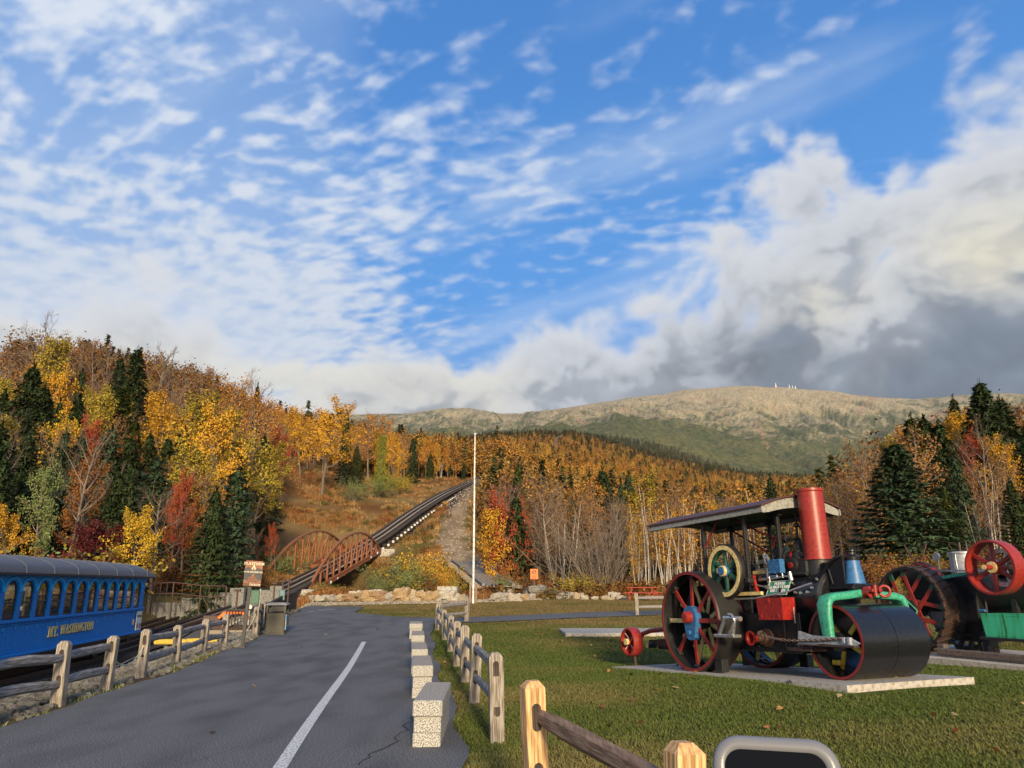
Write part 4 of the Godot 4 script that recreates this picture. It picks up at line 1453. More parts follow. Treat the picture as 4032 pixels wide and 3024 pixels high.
	for k in 13000:
		var z := -5.0 - 38.0 * pow(rng.randf(), 1.3)
		var el := edge_left(z)
		var x := el - 0.15 - rng.randf() * (5.2 if rng.randf() < 0.85 else 1.0)
		if absf(near_line(track, x, z, 4).x) < 1.05:
			continue
		if x > -13.4 and x < -9.4 and z < -17.0 and z > -30.5:
			continue
		if x > el - 0.5 and rng.randf() < 0.6:
			continue
		var s := rng.randf_range(0.025, 0.08) * (1.0 + 0.6 * smoothstep(10.0, 30.0, -z))
		xs.append(Transform3D(Basis.from_euler(Vector3(rng.randf() * 6, rng.randf() * 6, rng.randf() * 6)).scaled(Vector3(s, s * 0.8, s)), gp(x, z, s * 0.2)))
		var v := rng.randf_range(0.16, 0.42)
		cs.append(Color(v, v * 0.98, v * rng.randf_range(0.86, 1.0)))
	many("gravel", st, M.rock, xs, cs)

func many(called: String, mesh: Mesh, m: Material, xs: Array, cs: Array, parent: Node = self) -> MultiMeshInstance3D:
	var mm := MultiMesh.new()
	mm.transform_format = MultiMesh.TRANSFORM_3D
	mm.use_colors = true
	mm.mesh = mesh
	mm.instance_count = xs.size()
	for k in xs.size():
		mm.set_instance_transform(k, xs[k])
		mm.set_instance_color(k, cs[k])
	var o := MultiMeshInstance3D.new()
	o.multimesh = mm
	o.material_override = m
	o.name = numbered(called)
	o.set_meta("kind", "stuff")
	parent.add_child(o, true)
	return o

func stone_mesh(sd: int, rough := 0.7, rings := 5, seg := 8, sq := 0.0) -> ArrayMesh:
	var f := noise(sd, 0.9, 2)
	var m := MB.new()
	for i in rings + 1:
		for j in seg + 1:
			var th := PI * i / rings
			var ph := TAU * (j % seg) / seg
			var d := Vector3(sin(th) * cos(ph), cos(th), sin(th) * sin(ph))
			var k := d
			if sq > 0.0:
				var mx := maxf(absf(d.x), maxf(absf(d.y), absf(d.z)))
				k = d.lerp(d / mx * 0.88, sq)
			k *= 1.0 + f.get_noise_3dv(d * 1.3) * rough
			m.p(k, d, Vector2(ph, th))
	for i in rings:
		for j in seg:
			var a := i * (seg + 1) + j
			m.tri(a, a + 1, a + seg + 2)
			m.tri(a, a + seg + 2, a + seg + 1)
	# flat facets
	var o := MB.new()
	for k in range(0, m.ix.size(), 3):
		var a := m.v[m.ix[k]]
		var b := m.v[m.ix[k + 2]]
		var c := m.v[m.ix[k + 1]]
		if (b - a).cross(c - a).length() > 1e-7:
			if (b - a).cross(c - a).dot(a + b + c) < 0:
				o.face([a, c, b])
			else:
				o.face([a, b, c])
	return o.mesh()

func railcar() -> void:
	var fx := Vector3(-0.159, 0, -0.987).normalized()
	var zx := fx.cross(Vector3.UP)
	var t := thing("railcar", "bright blue cog railway coach with arched windows and grey roof", "railcar", Transform3D(Basis(fx, Vector3.UP, zx), Vector3(-13.75, -0.06, -30)))
	var nb := 16
	var bay := 0.9
	var x0 := -0.4
	var x1 := x0 - 0.3 - nb * bay - 0.3
	var wd := 2.5
	var hi := 1.92
	for side in [0.0, -wd]:
		var out := 1.0 if side == 0.0 else -1.0
		var lp := MB.new()
		var nbd := int((x0 - x1) / 0.2)
		for k in nbd:
			var w := (x0 - x1) / nbd
			lp.box(at(x0 - w * (k + 0.5), 0.42, side - 0.03 * out), Vector3(w - 0.008, 0.8, 0.05), 0.008)
		lp.box(at((x0 + x1) / 2, 0.42, side - 0.06 * out), Vector3(x0 - x1, 0.8, 0.02))
		obj("lower_panel", lp, M.bright_blue, t)
		var bt := MB.new()
		for h in [[0.0, 0.07, 0.03], [0.815, 0.075, 0.05], [0.735, 0.03, 0.015]]:
			bt.box(at((x0 + x1) / 2, h[0], side + h[2] * 0.3 * out), Vector3(x0 - x1 + 0.02, h[1], 0.06 + h[2]), 0.008)
		obj("belt_rail", bt, M.bright_blue, t)
		var up := MB.new()
		var r := 0.335
		var cy := 1.46
		for k in nb:
			var cx := x0 - 0.3 - bay * (k + 0.5)
			var pl := PackedVector2Array([Vector2(-bay / 2, hi), Vector2(-bay / 2, 0.85), Vector2(-r, 0.85)])
			for j in 13:
				pl.append(Vector2(-r * cos(PI * j / 12.0), cy + r * 0.9 * sin(PI * j / 12.0)))
			pl.append(Vector2(r, 0.85))
			pl.append(Vector2(bay / 2, 0.85))
			pl.append(Vector2(bay / 2, hi))
			up.prism(pl, 0.06, at(cx, 0, side - 0.03 * out))
		for e in [[x0 - 0.15, 0.3], [x1 + 0.15, 0.3]]:
			up.box(at(e[0], (0.85 + hi) / 2, side - 0.03 * out), Vector3(e[1], hi - 0.85, 0.06))
		obj("upper_panel", up, M.bright_blue, t)
		for k in nb:
			var cx := x0 - 0.3 - bay * (k + 0.5)
			var wf := MB.new()
			var pts := PackedVector3Array([Vector3(-r + 0.02, 0.87, 0), Vector3(-r + 0.02, 1.2, 0)])
			for j in 13:
				pts.append(Vector3(-(r - 0.02) * cos(PI * j / 12.0), cy + (r * 0.9 - 0.02) * sin(PI * j / 12.0), 0))
			pts.append(Vector3(r - 0.02, 1.2, 0))
			pts.append(Vector3(r - 0.02, 0.87, 0))
			var rr := PackedFloat32Array()
			for j in pts.size():
				rr.append(0.02)
			wf.tube(pts, rr, 4)
			wf.box(at(0, 0.885, 0), Vector3(r * 2, 0.05, 0.05))
			wf.box(at(0, 1.24, 0), Vector3(r * 2 - 0.03, 0.04, 0.04))
			var w := obj("window", wf, M.letter_black, t, at(cx, 0, side - 0.045 * out))
			var pn := MB.new()
			var pp := PackedVector2Array([Vector2(-r, 0.87)])
			for j in 13:
				pp.append(Vector2(-r * cos(PI * j / 12.0), cy + r * 0.9 * sin(PI * j / 12.0)))
			pp.append(Vector2(r, 0.87))
			pn.prism(pp, 0.008)
			obj("pane", pn, M.glass, w)
			var ar := MB.new()
			var ap := PackedVector3Array()
			var ra := PackedFloat32Array()
			for j in 15:
				ap.append(Vector3(-bay * 0.47 * cos(PI * j / 14.0), 1.5 + 0.33 * sin(PI * j / 14.0), 0))
				ra.append(0.028)
			ar.tube(ap, ra, 6)
			obj("arch_trim", ar, M.light_blue, t, at(cx, 0, side + 0.005 * out))
	for e in [x0, x1]:
		var en := MB.new()
		en.box(at(e + 0.02 * signf(e - x0 - 1.0), hi / 2, -wd / 2), Vector3(0.06, hi, wd - 0.02))
		obj("end_wall", en, M.bright_blue, t)
		for zc in [-0.45, -wd + 0.45]:
			var br := MB.new()
			var sg := 1.0 if e == x0 else -1.0
			br.prism(PackedVector2Array([Vector2(0, hi), Vector2(0, hi - 0.42), Vector2(0.06, hi - 0.36), Vector2(0.12, hi - 0.16), Vector2(0.42, hi - 0.06), Vector2(0.42, hi)]), 0.06, Transform3D(Basis(Vector3(sg, 0, 0), Vector3.UP, Vector3(0, 0, sg)), Vector3(e, 0, zc + 0.42 * (1 if zc > -1 else -1))))
			obj("roof_bracket", br, M.bright_blue, t)
	# roof: an arc of grey sheeting with seams, drawn down at the end
	var rf := MB.new()
	var nx := 40
	var na := 14
	var rows := []
	for i in nx + 1:
		var x := lerpf(x0 + 0.85, x1 - 0.85, float(i) / nx)
		var de := minf(x0 + 0.85 - x, x - x1 + 0.85)
		var drop := 0.36 * pow(1.0 - clampf(de / 1.3, 0.0, 1.0), 2.2)
		var row := []
		for j in na + 1:
			var th := PI * j / na
			var hh := pow(sin(th), 0.75) * (0.5 - drop)
			row.append(Vector3(x, hi + 0.01 + hh, -wd / 2 + cos(th) * (wd / 2 + 0.17)))
		rows.append(row)
	for i in nx + 1:
		for j in na + 1:
			var dx: Vector3 = rows[mini(i + 1, nx)][j] - rows[maxi(i - 1, 0)][j]
			var dj: Vector3 = rows[i][mini(j + 1, na)] - rows[i][maxi(j - 1, 0)]
			rf.p(rows[i][j], dx.cross(dj).normalized() * (1.0 if dx.cross(dj).y > 0 else -1.0))
	for i in nx:
		for j in na:
			var a := i * (na + 1) + j
			rf.tri(a, a + 1, a + na + 2)
			rf.tri(a, a + na + 2, a + na + 1)
	for e in [0, nx]:
		var pf := []
		for j in na + 1:
			pf.append(rows[e][j])
		if e == 0:
			pf.reverse()
		rf.face(pf)
	rf.box(at((x0 + x1) / 2, hi - 0.005, -wd / 2), Vector3(x0 - x1 + 1.6, 0.03, wd + 0.3))
	var ro := obj("roof", rf, M.roof_grey, t)
	for i in range(3, nx, 4):
		var sm := MB.new()
		var sp := PackedVector3Array()
		var sr := PackedFloat32Array()
		for j in na + 1:
			sp.append(rows[i][j] + Vector3(0.02 * j, 0.0, 0))
			sr.append(0.014)
		sm.tube(sp, sr, 5)
		obj("seam", sm, M.roof_grey, ro)
	var ev := MB.new()
	for z in [0.17, -wd - 0.17]:
		ev.box(at((x0 + x1) / 2, hi, z), Vector3(x0 - x1 + 1.7, 0.05, 0.03))
	obj("eave", ev, M.letter_black, ro)
	# floor, seats, lettering
	var fl := MB.new()
	fl.box(at((x0 + x1) / 2, 0.25, -wd / 2), Vector3(x0 - x1, 0.06, wd - 0.15))
	obj("floor", fl, M.seat_wood, t)
	for k in 13:
		for z in [-0.65, -wd + 0.65]:
			var se := MB.new()
			se.box(at(0, 0.5, 0), Vector3(0.45, 0.08, 0.9), 0.02)
			se.box(Transform3D(Basis(Vector3.BACK, 0.12), Vector3(-0.2, 0.85, 0)), Vector3(0.06, 0.62, 0.9), 0.02)
			obj("seat", se, M.seat_wood if (k % 4) else M.letter_black, t, at(x0 - 1.2 - k * 1.06, 0.0, z))
	var chassis := MB.new()
	chassis.box(at((x0 + x1) / 2, -0.12, -wd / 2), Vector3(x0 - x1 - 0.3, 0.2, wd - 0.5))
	chassis.box(at(x0 - 0.2, -0.22, -wd / 2), Vector3(0.25, 0.25, wd - 0.6))
	obj("chassis", chassis, M.dull_black, t)
	for k in [1.6, 2.9, 10.5, 11.8]:
		for z in [-wd / 2 + 0.72, -wd / 2 - 0.72]:
			var wh := MB.new()
			wh.lathe([Vector2(0.02, -0.06), Vector2(0.3, -0.06), Vector2(0.34, -0.02), Vector2(0.3, 0.04), Vector2(0.06, 0.06), Vector2(0.001, 0.06)], 20, Transform3D(TURN_Z, Vector3(x0 - k, -0.36, z)))
			obj("wheel", wh, M.dull_black, t)
	var ar2 := MB.new()
	for k in 18:
		var c := Vector3(x0 - 0.9 - k * 0.62, 0.66 - 0.11 * sin(PI * k / 17.0) + 0.06 * (k % 2), 0.004)
		for q in 3:
			ar2.box(Transform3D(Basis(Vector3.BACK, PI * q / 3.0), c), Vector3(0.11, 0.02, 0.006))
	for k in nb:
		for q in 3:
			ar2.box(Transform3D(Basis(Vector3.BACK, PI * q / 3.0), Vector3(x0 - 0.3 - bay * k, 1.86, 0.004)), Vector3(0.07, 0.013, 0.006))
	obj("star", ar2, M.light_blue, t)
	var wsh := [["MT.", -8.3, 0.43, 0.26, 0.02], ["WASHINGTON", -6.58, 0.45, 0.235, 0.0]]
	for q in wsh:
		# letters run towards the near end of the coach, so the text faces outwards
		obj("lettering", text(q[0], q[3] * 1.45, 0.02, "Droid Serif", true), M.gold_paint, t, Transform3D(Basis(Vector3.BACK, 0.0), Vector3(q[1], q[2], 0.016)))
		obj("letter_shadow", text(q[0], q[3] * 1.45, 0.012, "Droid Serif", true), M.letter_black, t, Transform3D(Basis(), Vector3(q[1] + 0.025, q[2] - 0.02, 0.008)))
	obj("lettering", text("8", 0.26, 0.02, "Droid Serif", true), M.gold_paint, t, at(-1.33, 0.36, 0.015))
	var nt := MB.new()
	nt.box(at(-0.78, 0.4, 0.03), Vector3(0.62, 0.68, 0.02), 0.006)
	var no := obj("notice", nt, M.sign_white, t)
	obj("lettering", text("Platform", 0.15, 0.006), M.letter_black, no, at(-0.78, 0.56, 0.042))
	obj("lettering", text("A", 0.27, 0.006, "Droid Sans", true), M.letter_black, no, at(-0.92, 0.22, 0.042))
	var rg := MB.new()
	rg.lathe([Vector2(0.1, -0.003), Vector2(0.1, 0.003), Vector2(0.075, 0.003), Vector2(0.075, -0.003)], 20, Transform3D(TURN_Z, Vector3(-0.64, 0.22, 0.043)))
	rg.box(Transform3D(Basis(Vector3.BACK, 0.7), Vector3(-0.64, 0.22, 0.043)), Vector3(0.2, 0.03, 0.006))
	rg.box(at(-0.64, 0.22, 0.043), Vector3(0.1, 0.06, 0.004))
	obj("emblem", rg, M.dark_red, no)

func platform_sign() -> void:
	var t := thing("platform_sign", "brown wooden Platform A sign with painted track on a black post", "sign", Transform3D(Basis(Vector3.BACK, -0.05) * Basis(Vector3.UP, 0.15), Vector3(-6.85, H(-6.85, -20.5), -20.5)))
	var y0 := 1.58
	var m := MB.new()
	m.box(at(0, 0.75, -0.07), Vector3(0.08, 1.9, 0.08))
	m.box(at(0, -0.02, -0.07), Vector3(0.16, 0.2, 0.12))
	obj("post", m, M.dull_black, t)
	m = MB.new()
	m.box(at(0.05, y0 + 0.29, 0), Vector3(0.44, 0.64, 0.035), 0.006)
	var b := obj("board", m, M.sign_brown, t)
	m = MB.new()
	m.prism(PackedVector2Array([Vector2(-0.21, -0.14), Vector2(-0.21, 0.14), Vector2(-0.14, 0.2), Vector2(-0.07, 0.14), Vector2(-0.02, 0.09), Vector2(0.04, 0.1), Vector2(0.1, 0.17), Vector2(0.16, 0.16), Vector2(0.21, 0.13), Vector2(0.21, -0.14)]), 0.006, at(0.05, y0 + 0.26, 0.019))
	obj("mountain_outline", m, M.sign_dark, b)
	m = MB.new()
	m.prism(PackedVector2Array([Vector2(-0.2, -0.17), Vector2(-0.015, 0.08), Vector2(0.015, 0.08), Vector2(0.2, -0.17)]), 0.006, at(0.05, y0 + 0.2, 0.023))
	obj("track_outline", m, M.sign_brown, b)
	m = MB.new()
	for q in [[0.2, -0.1, 0.03], [0.14, -0.04, 0.025], [0.09, 0.01, 0.018]]:
		m.box(at(0.05, y0 + 0.2 + q[1], 0.027), Vector3(q[0] * 1.5, q[2], 0.006))
	for s in [-1.0, 1.0]:
		m.bar(Vector3(0.05 + 0.09 * s, y0 + 0.05, 0.03), Vector3(0.05 + 0.03 * s, y0 + 0.25, 0.03), 0.018, 0.006, Vector3.BACK)
	obj("painted_track", m, M.sign_plum, b)
	m = MB.new()
	m.box(at(0.05, y0 + 0.01, 0.02), Vector3(0.44, 0.085, 0.014), 0.003)
	obj("lower_board", m, M.sign_plum, b)
	for q in [["PLATFORM", 0.535, 0.066, 0.05], ["A", 0.445, 0.11, 0.05], ["NOW BOARDING", 0.325, 0.041, 0.05], ["TICKETS", 0.01, 0.048, 0.13]]:
		obj("lettering", text(q[0], q[2] * 1.35, 0.006, "Droid Serif", true), M.sign_cream, b, at(q[3], y0 + q[1], 0.03))

func trash_can() -> void:
	var t := thing("trash_can", "square brown metal trash can with hooded blue-grey top beside the lot", "trash can", at(-7.38, H(-7.4, -25.2), -25.2, 0.12))
	var m := MB.new()
	m.box(at(0, 0.345, 0), Vector3(0.58, 0.65, 0.56), 0.02)
	obj("body", m, M.bin_brown, t)
	m = MB.new()
	m.box(at(0, 0.03, 0), Vector3(0.6, 0.07, 0.58), 0.01)
	obj("base", m, M.bin_brown, t)
	m = MB.new()
	m.box(at(0, 0.36, 0.285), Vector3(0.48, 0.55, 0.015), 0.006)
	obj("door", m, M.bin_brown, t)
	m = MB.new()
	for s in [-1.0, 1.0]:
		for z in [-1.0, 1.0]:
			m.box(at(0.27 * s, 0.78, 0.26 * z), Vector3(0.05, 0.22, 0.05))
	m.box(at(0, 0.78, -0.1), Vector3(0.5, 0.2, 0.3))
	obj("hood", m, M.bin_brown, t)
	m = MB.new()
	m.box(at(0.05, 0.78, 0.262), Vector3(0.38, 0.15, 0.01))
	m.lathe([Vector2(0.065, 0), Vector2(0.065, 0.02), Vector2(0.045, 0.02), Vector2(0.045, 0)], 16, Transform3D(TURN_Z, Vector3(-0.12, 0.78, 0.262)))
	obj("opening", m, M.dull_black, t)
	m = MB.new()
	m.prism(PackedVector2Array([Vector2(-0.33, 0), Vector2(-0.33, 0.03), Vector2(-0.22, 0.075), Vector2(0.22, 0.075), Vector2(0.33, 0.03), Vector2(0.33, 0)]), 0.64, at(0, 0.89, 0))
	obj("lid", m, M.bin_lid, t)
	m = MB.new()
	m.box(at(0.295, 0.38, 0.05), Vector3(0.008, 0.46, 0.24))
	obj("poster", m, M.sign_white, t)
	m = MB.new()
	m.box(at(0.3, 0.2, 0.05), Vector3(0.006, 0.1, 0.22))
	m.box(at(0.3, 0.5, 0.05), Vector3(0.006, 0.16, 0.2))
	obj("poster_print", m, M.light_blue, t)

# ---------------------------------------------------------------- lawn, benches, fences
func lawn_things() -> void:
	# granite bench blocks: a thick cap on a base
	var bl := [[-0.825, -8.05, 0.29, 1.47, 0.02, "nearest granite bench block at the lot edge, full base in view"], [-1.245, -11.37, 0.29, 1.62, 0.125, "second granite bench block from the camera"], [-1.7, -14.95, 0.3, 1.76, 0.13, "third granite bench block, middle of the row"], [-2.225, -19.1, 0.31, 1.95, 0.12, "fourth granite bench block from the camera"], [-2.81, -23.55, 0.38, 1.57, 0.125, "farthest granite bench block, beside the branch path"]]
	for q in bl:
		var zc: float = q[1] - q[3] * 0.5
		var xc: float = q[0] - tan(q[4]) * q[3] * 0.5
		var t := thing("granite_bench", q[5], "granite bench", at(xc, H(q[0], q[1]) + 0.02, zc, q[4]), "granite bench blocks beside the lot")
		var m := MB.new()
		m.box(at(0, 0.21, 0), Vector3(q[2] - 0.025, 0.15, q[3] - 0.06), 0.006)
		obj("upper_base", m, M.granite, t)
		m = MB.new()
		m.box(at(-0.004, 0.02, 0), Vector3(q[2] - 0.02, 0.228, q[3] - 0.05), 0.006)
		obj("lower_base", m, M.granite, t)
		m = MB.new()
		m.box(at(0, 0.358, 0), Vector3(q[2], 0.142, q[3]), 0.008)
		var cap := obj("cap", m, M.granite, t)
		m = MB.new()
		m.box(at(0, 0.4305, 0), Vector3(q[2] - 0.018, 0.004, q[3] - 0.018))
		obj("sawn_top", m, M.granite_top, cap)
	var P := func(u: float, v: float, z: float) -> Vector3:
		var q := pt(u, v, z)
		return gp(q.x, q.z)
	var posts := [P.call(1074, 1614, 8.35), P.call(1024, 1531, 10.9), P.call(1005, 1476, 13.4), P.call(985.6, 1435, 16.6), P.call(972, 1407, 20), P.call(959.5, 1387, 23.4), P.call(944, 1372, 27.0), P.call(951, 1362, 29.0), P.call(1008.5, 1349, 31.2)]
	fence("split_rail_fence", "long grey split-rail fence curving along the lawn edge behind the granite benches", posts, [[0, 1], [1, 2], [2, 3], [3, 4], [4, 5], [5, 6], [6, 7], [7, 8]], 0.885, 0.14, 61, M.grey_wood, M.grey_wood_rail)
	fence("split_rail_fence", "new tawny wooden fence post pair with a brown rail in the foreground", [Vector3(0.17, 0.02, -5.6), Vector3(0.72, 0.02, -3.6)], [[0, 1]], 0.935, 0.135, 83, M.fresh_wood, M.brown_rail, [0.79, 0.4])
	var f2: Vector3 = P.call(1377, 1332, 34)
	fence("split_rail_fence", "grey split-rail fence behind the road roller, beyond the branch path", [f2, gp(f2.x + 2.7, f2.z + 0.25), gp(f2.x + 5.3, f2.z + 0.6)], [[0, 1], [1, 2]], 0.92, 0.14, 97, M.grey_wood, M.grey_wood_rail)
	# flagpole
	var fz := pt(1022, 1300, 45.5)
	var fp := thing("flagpole", "tall thin white flagpole standing in front of the boulders", "flagpole", at(fz.x, H(fz.x, fz.z), fz.z))
	var m := MB.new()
	m.tube(PackedVector3Array([Vector3(0, -0.3, 0), Vector3(0, 4, 0), Vector3(-0.01, 9.75, 0)]), PackedFloat32Array([0.065, 0.06, 0.035]), 12)
	obj("pole", m, M.white_pole, fp)
	m = MB.new()
	m.lathe([Vector2(0, 9.72), Vector2(0.07, 9.76), Vector2(0.07, 9.84), Vector2(0, 9.9)], 10)
	obj("finial", m, M.white_pole, fp)
	for s in [-1.0, 1.0]:
		m = MB.new()
		m.box(at(0.17 * s, 0.45, 0), Vector3(0.13, 1.2, 0.16), 0.02)
		obj("side_post", m, M.brown_rail, fp)
	# two more thin concrete slabs set in the lawn
	m = MB.new()
	m.box(Transform3D(), Vector3(8.6, 0.16, 2.6), 0.02)
	tag(obj("concrete_slab", m, M.concrete, self, at(5.9, H(5.5, -25.5) + 0.0, -25.9, 0.02)), "thin pale concrete slab in the lawn behind the road roller", "concrete slab")
	picnic_table()
	orange_sign()
	phone()
	boulders()
	grass()

func picnic_table() -> void:
	var c := pt(1390, 1292, 48)
	var t := thing("picnic_table", "red-painted wooden picnic table at the edge of the woods", "picnic table", at(c.x, H(c.x, c.z), c.z, -0.5))
	for k in 5:
		var m := MB.new()
		m.box(at(0, 0.74, -0.31 + 0.155 * k), Vector3(1.85, 0.045, 0.145), 0.008)
		obj("plank", m, M.table_red, t)
	for z in [-0.78, -0.62, 0.62, 0.78]:
		var m := MB.new()
		m.box(at(0, 0.44, z), Vector3(1.85, 0.045, 0.145), 0.008)
		obj("plank", m, M.table_red, t)
	for x in [-0.65, 0.65]:
		for s in [-1.0, 1.0]:
			var m := MB.new()
			m.bar(Vector3(x, -0.05, 0.62 * s), Vector3(x, 0.72, 0.22 * s), 0.1, 0.045, Vector3.RIGHT)
			obj("leg", m, M.table_red, t)
		var m2 := MB.new()
		m2.box(at(x + 0.05, 0.39, 0), Vector3(0.045, 0.1, 1.7))
		m2.box(at(x + 0.05, 0.69, 0), Vector3(0.045, 0.08, 0.75))
		obj("crosspiece", m2, M.table_red, t)

func orange_sign() -> void:
	var c := pt(1154, 1240, 53)
	var y0 := H(c.x, c.z)
	var t := thing("warning_sign", "small bright orange sign with round emblem against the trees", "sign", at(c.x, y0, c.z, -0.05))
	var h := c.y - y0
	var m := MB.new()
	m.box(at(0, h / 2 - 0.2, -0.05), Vector3(0.07, h + 0.8, 0.05))
	obj("post", m, M.log_wood, t)
	m = MB.new()
	m.box(at(0, h, 0), Vector3(0.52, 0.66, 0.02), 0.005)
	var b := obj("board", m, M.sign_orange, t)
	m = MB.new()
	m.lathe([Vector2(0.15, -0.004), Vector2(0.15, 0.004), Vector2(0.1, 0.004), Vector2(0.1, -0.004)], 20, Transform3D(TURN_Z, Vector3(0, h + 0.12, 0.014)))
	m.box(Transform3D(Basis(Vector3.BACK, 0.5), Vector3(0, h + 0.12, 0.014)), Vector3(0.3, 0.05, 0.008))
	obj("emblem", m, M.letter_black, b)
	m = MB.new()
	for k in 3:
		m.box(at(0, h - 0.13 - 0.07 * k, 0.014), Vector3(0.36 - 0.05 * k, 0.025, 0.006))
	obj("small_print", m, M.dark_red, b)

func phone() -> void:
	var t := thing("phone", "top edge of a dark-screened phone in a grey rounded case", "phone", Transform3D(Basis(Vector3.UP, -0.3) * Basis(Vector3.RIGHT, -0.25), Vector3(0.157, 1.453, -0.5)))
	var shape := func(w: float, h: float, r: float) -> PackedVector2Array:
		var p := PackedVector2Array()
		for q in [[1, 1, 0.0], [-1, 1, PI / 2], [-1, -1, PI], [1, -1, PI * 1.5]]:
			for k in 9:
				var a: float = q[2] + PI / 2 * k / 8.0
				p.append(Vector2(q[0] * (w - r) + r * cos(a), q[1] * (h - r) + r * sin(a)))
		return p
	var m := MB.new()
	# rounded rim swept round the outline
	var ol: PackedVector2Array = shape.call(0.0325, 0.072, 0.012)
	var pts := PackedVector3Array()
	var rad := PackedFloat32Array()
	for q in ol:
		pts.append(Vector3(q.x, q.y, 0))
		rad.append(0.0052)
	pts.append(pts[0])
	rad.append(0.0052)
	m.tube(pts, rad, 10)
	m.prism(ol, 0.007)
	obj("case", m, M.phone_case, t)
	m = MB.new()
	m.prism(shape.call(0.0295, 0.069, 0.01), 0.004, at(0, 0, 0.0032))
	obj("screen", m, M.phone_glass, t)

func boulders() -> void:
	var shapes := [stone_mesh(51, 0.55, 9, 14, 0.75), stone_mesh(57, 0.6, 9, 14, 0.55), stone_mesh(63, 0.5, 9, 14, 0.85), stone_mesh(69, 0.7, 9, 14, 0.4)]
	var mats := []
	for q in [[0.5, 0.43, 0.32, "pale"], [0.46, 0.34, 0.2, "tawny"], [0.36, 0.24, 0.15, "rust brown"], [0.42, 0.4, 0.37, "grey"], [0.55, 0.52, 0.46, "whitish"], [0.25, 0.25, 0.24, "dark grey"]]:
		var m: StandardMaterial3D = M.rock.duplicate()
		m.albedo_color = lin(q[0], q[1], q[2])
		mats.append([m, q[3]])
	# u of middle, v of foot, width and height in pixels, colour, distance
	var list := [
		[672, 1294, 14, 12, 3, 50], [690, 1297, 22, 11, 4, 50], [712, 1292, 26, 12, 3, 51.5], [735, 1298, 18, 12, 0, 50], [756, 1298, 30, 14, 2, 50], [747, 1288, 14, 10, 3, 52], [770, 1290, 24, 20, 4, 52], [786, 1291, 18, 13, 0, 52], [808, 1290, 40, 21, 4, 52],
		[795, 1302, 42, 20, 1, 49.5], [820, 1302, 34, 21, 2, 49.5], [845, 1301, 32, 16, 3, 49.5], [868, 1300, 38, 26, 1, 49.5], [896, 1299, 32, 22, 0, 49.5], [920, 1298, 34, 20, 1, 49.5], [945, 1297, 32, 19, 1, 49.5], [966, 1296, 40, 20, 4, 49.5], [992, 1294, 22, 14, 0, 49.8],
		[855, 1288, 20, 9, 0, 52.5], [882, 1290, 16, 12, 4, 52], [902, 1285, 12, 9, 3, 52.5], [934, 1285, 20, 10, 3, 52.5], [862, 1275, 16, 10, 4, 55], [874, 1276, 18, 13, 0, 55], [897, 1274, 14, 12, 2, 55.5], [990, 1284, 22, 10, 4, 51.5], [1003, 1282, 16, 9, 3, 51.5],
		[1018, 1266, 16, 14, 0, 56], [1034, 1268, 20, 14, 3, 56], [1052, 1268, 26, 15, 2, 56], [1008, 1268, 14, 10, 3, 56.5],
		[1079, 1298, 34, 16, 3, 48], [1093, 1296, 26, 14, 2, 49], [1108, 1295, 28, 15, 4, 49], [1131, 1291, 22, 13, 1, 50], [1149, 1290, 14, 12, 3, 50], [1120, 1300, 12, 6, 4, 48],
		[1143, 1282, 20, 20, 5, 52.5], [1160, 1283, 40, 26, 5, 52.5], [1198, 1283, 44, 14, 5, 52.5], [1222, 1287, 36, 12, 3, 51.5], [1248, 1291, 22, 12, 0, 51], [1262, 1294, 16, 8, 4, 50], [1285, 1298, 14, 6, 4, 49.5], [1095, 1268, 24, 12, 3, 57],
		[1311, 1290, 10, 8, 3, 50], [1320, 1284, 14, 14, 4, 51], [1329, 1292, 18, 12, 4, 50], [1340, 1296, 14, 8, 4, 49.5], [1316, 1298, 16, 6, 0, 49], [1350, 1298, 12, 7, 4, 49], [1305, 1296, 12, 7, 0, 49]]
	for k in list.size():
		var q: Array = list[k]
		var p := pt(q[0], q[1], q[5])
		var sc: float = q[5] / 1659.0 * 1.03
		var w: float = q[2] * sc * 0.56
		var h: float = q[3] * sc * 0.62
		var gy := H(p.x, p.z)
		var mt: Array = mats[q[4]]
		var xf := Transform3D(Basis(Vector3.UP, k * 1.9).scaled_local(Vector3(1, 1, 1)), Vector3(p.x, gy + h * 0.62, p.z))
		xf.basis = Basis.from_scale(Vector3(w, h, (w + h) * 0.5)) * Basis(Vector3.UP, PI / 2 * (k % 4) + 0.12 * sin(k * 3.0))
		var size: String = "large" if q[2] > 33 else "small" if q[2] < 17 else "middle-sized"
		var where: String = "left of the flagpole in the retaining row" if q[0] < 1008 and q[1] > 1291 else "behind the retaining row left of the flagpole" if q[0] < 1008 else "beside the dirt road behind the flagpole" if q[1] < 1270 else "between the flagpole and the orange sign" if q[0] < 1155 else "below the orange sign and yellow bush" if q[0] < 1295 else "beside the red picnic table"
		labelled("boulder", shapes[k % 4], mt[0], xf, "%s %s boulder %s" % [size, mt[1], where], "boulder", "boulders round the lawn edge", p.x)
	# the cut stone block behind them
	var p := pt(967, 1283, 52.5)
	var bm := MB.new()
	bm.box(Transform3D(), Vector3(1.32, 1.0, 0.7), 0.03)
	tag(obj("stone_block", bm, M.concrete_white, self, at(p.x, H(p.x, p.z) + 0.4, p.z, -0.1)), "squared pale stone block standing above the boulder row", "stone block")
	bm = MB.new()
	bm.box(Transform3D(), Vector3(1.7, 0.2, 0.5), 0.03)
	tag(obj("stone_slab", bm, M.concrete_white, self, at(pt(935, 1284, 53).x, H(-5, -53) + 0.1, -53, 0.1)), "low flat stone slab left of the squared block", "stone slab")

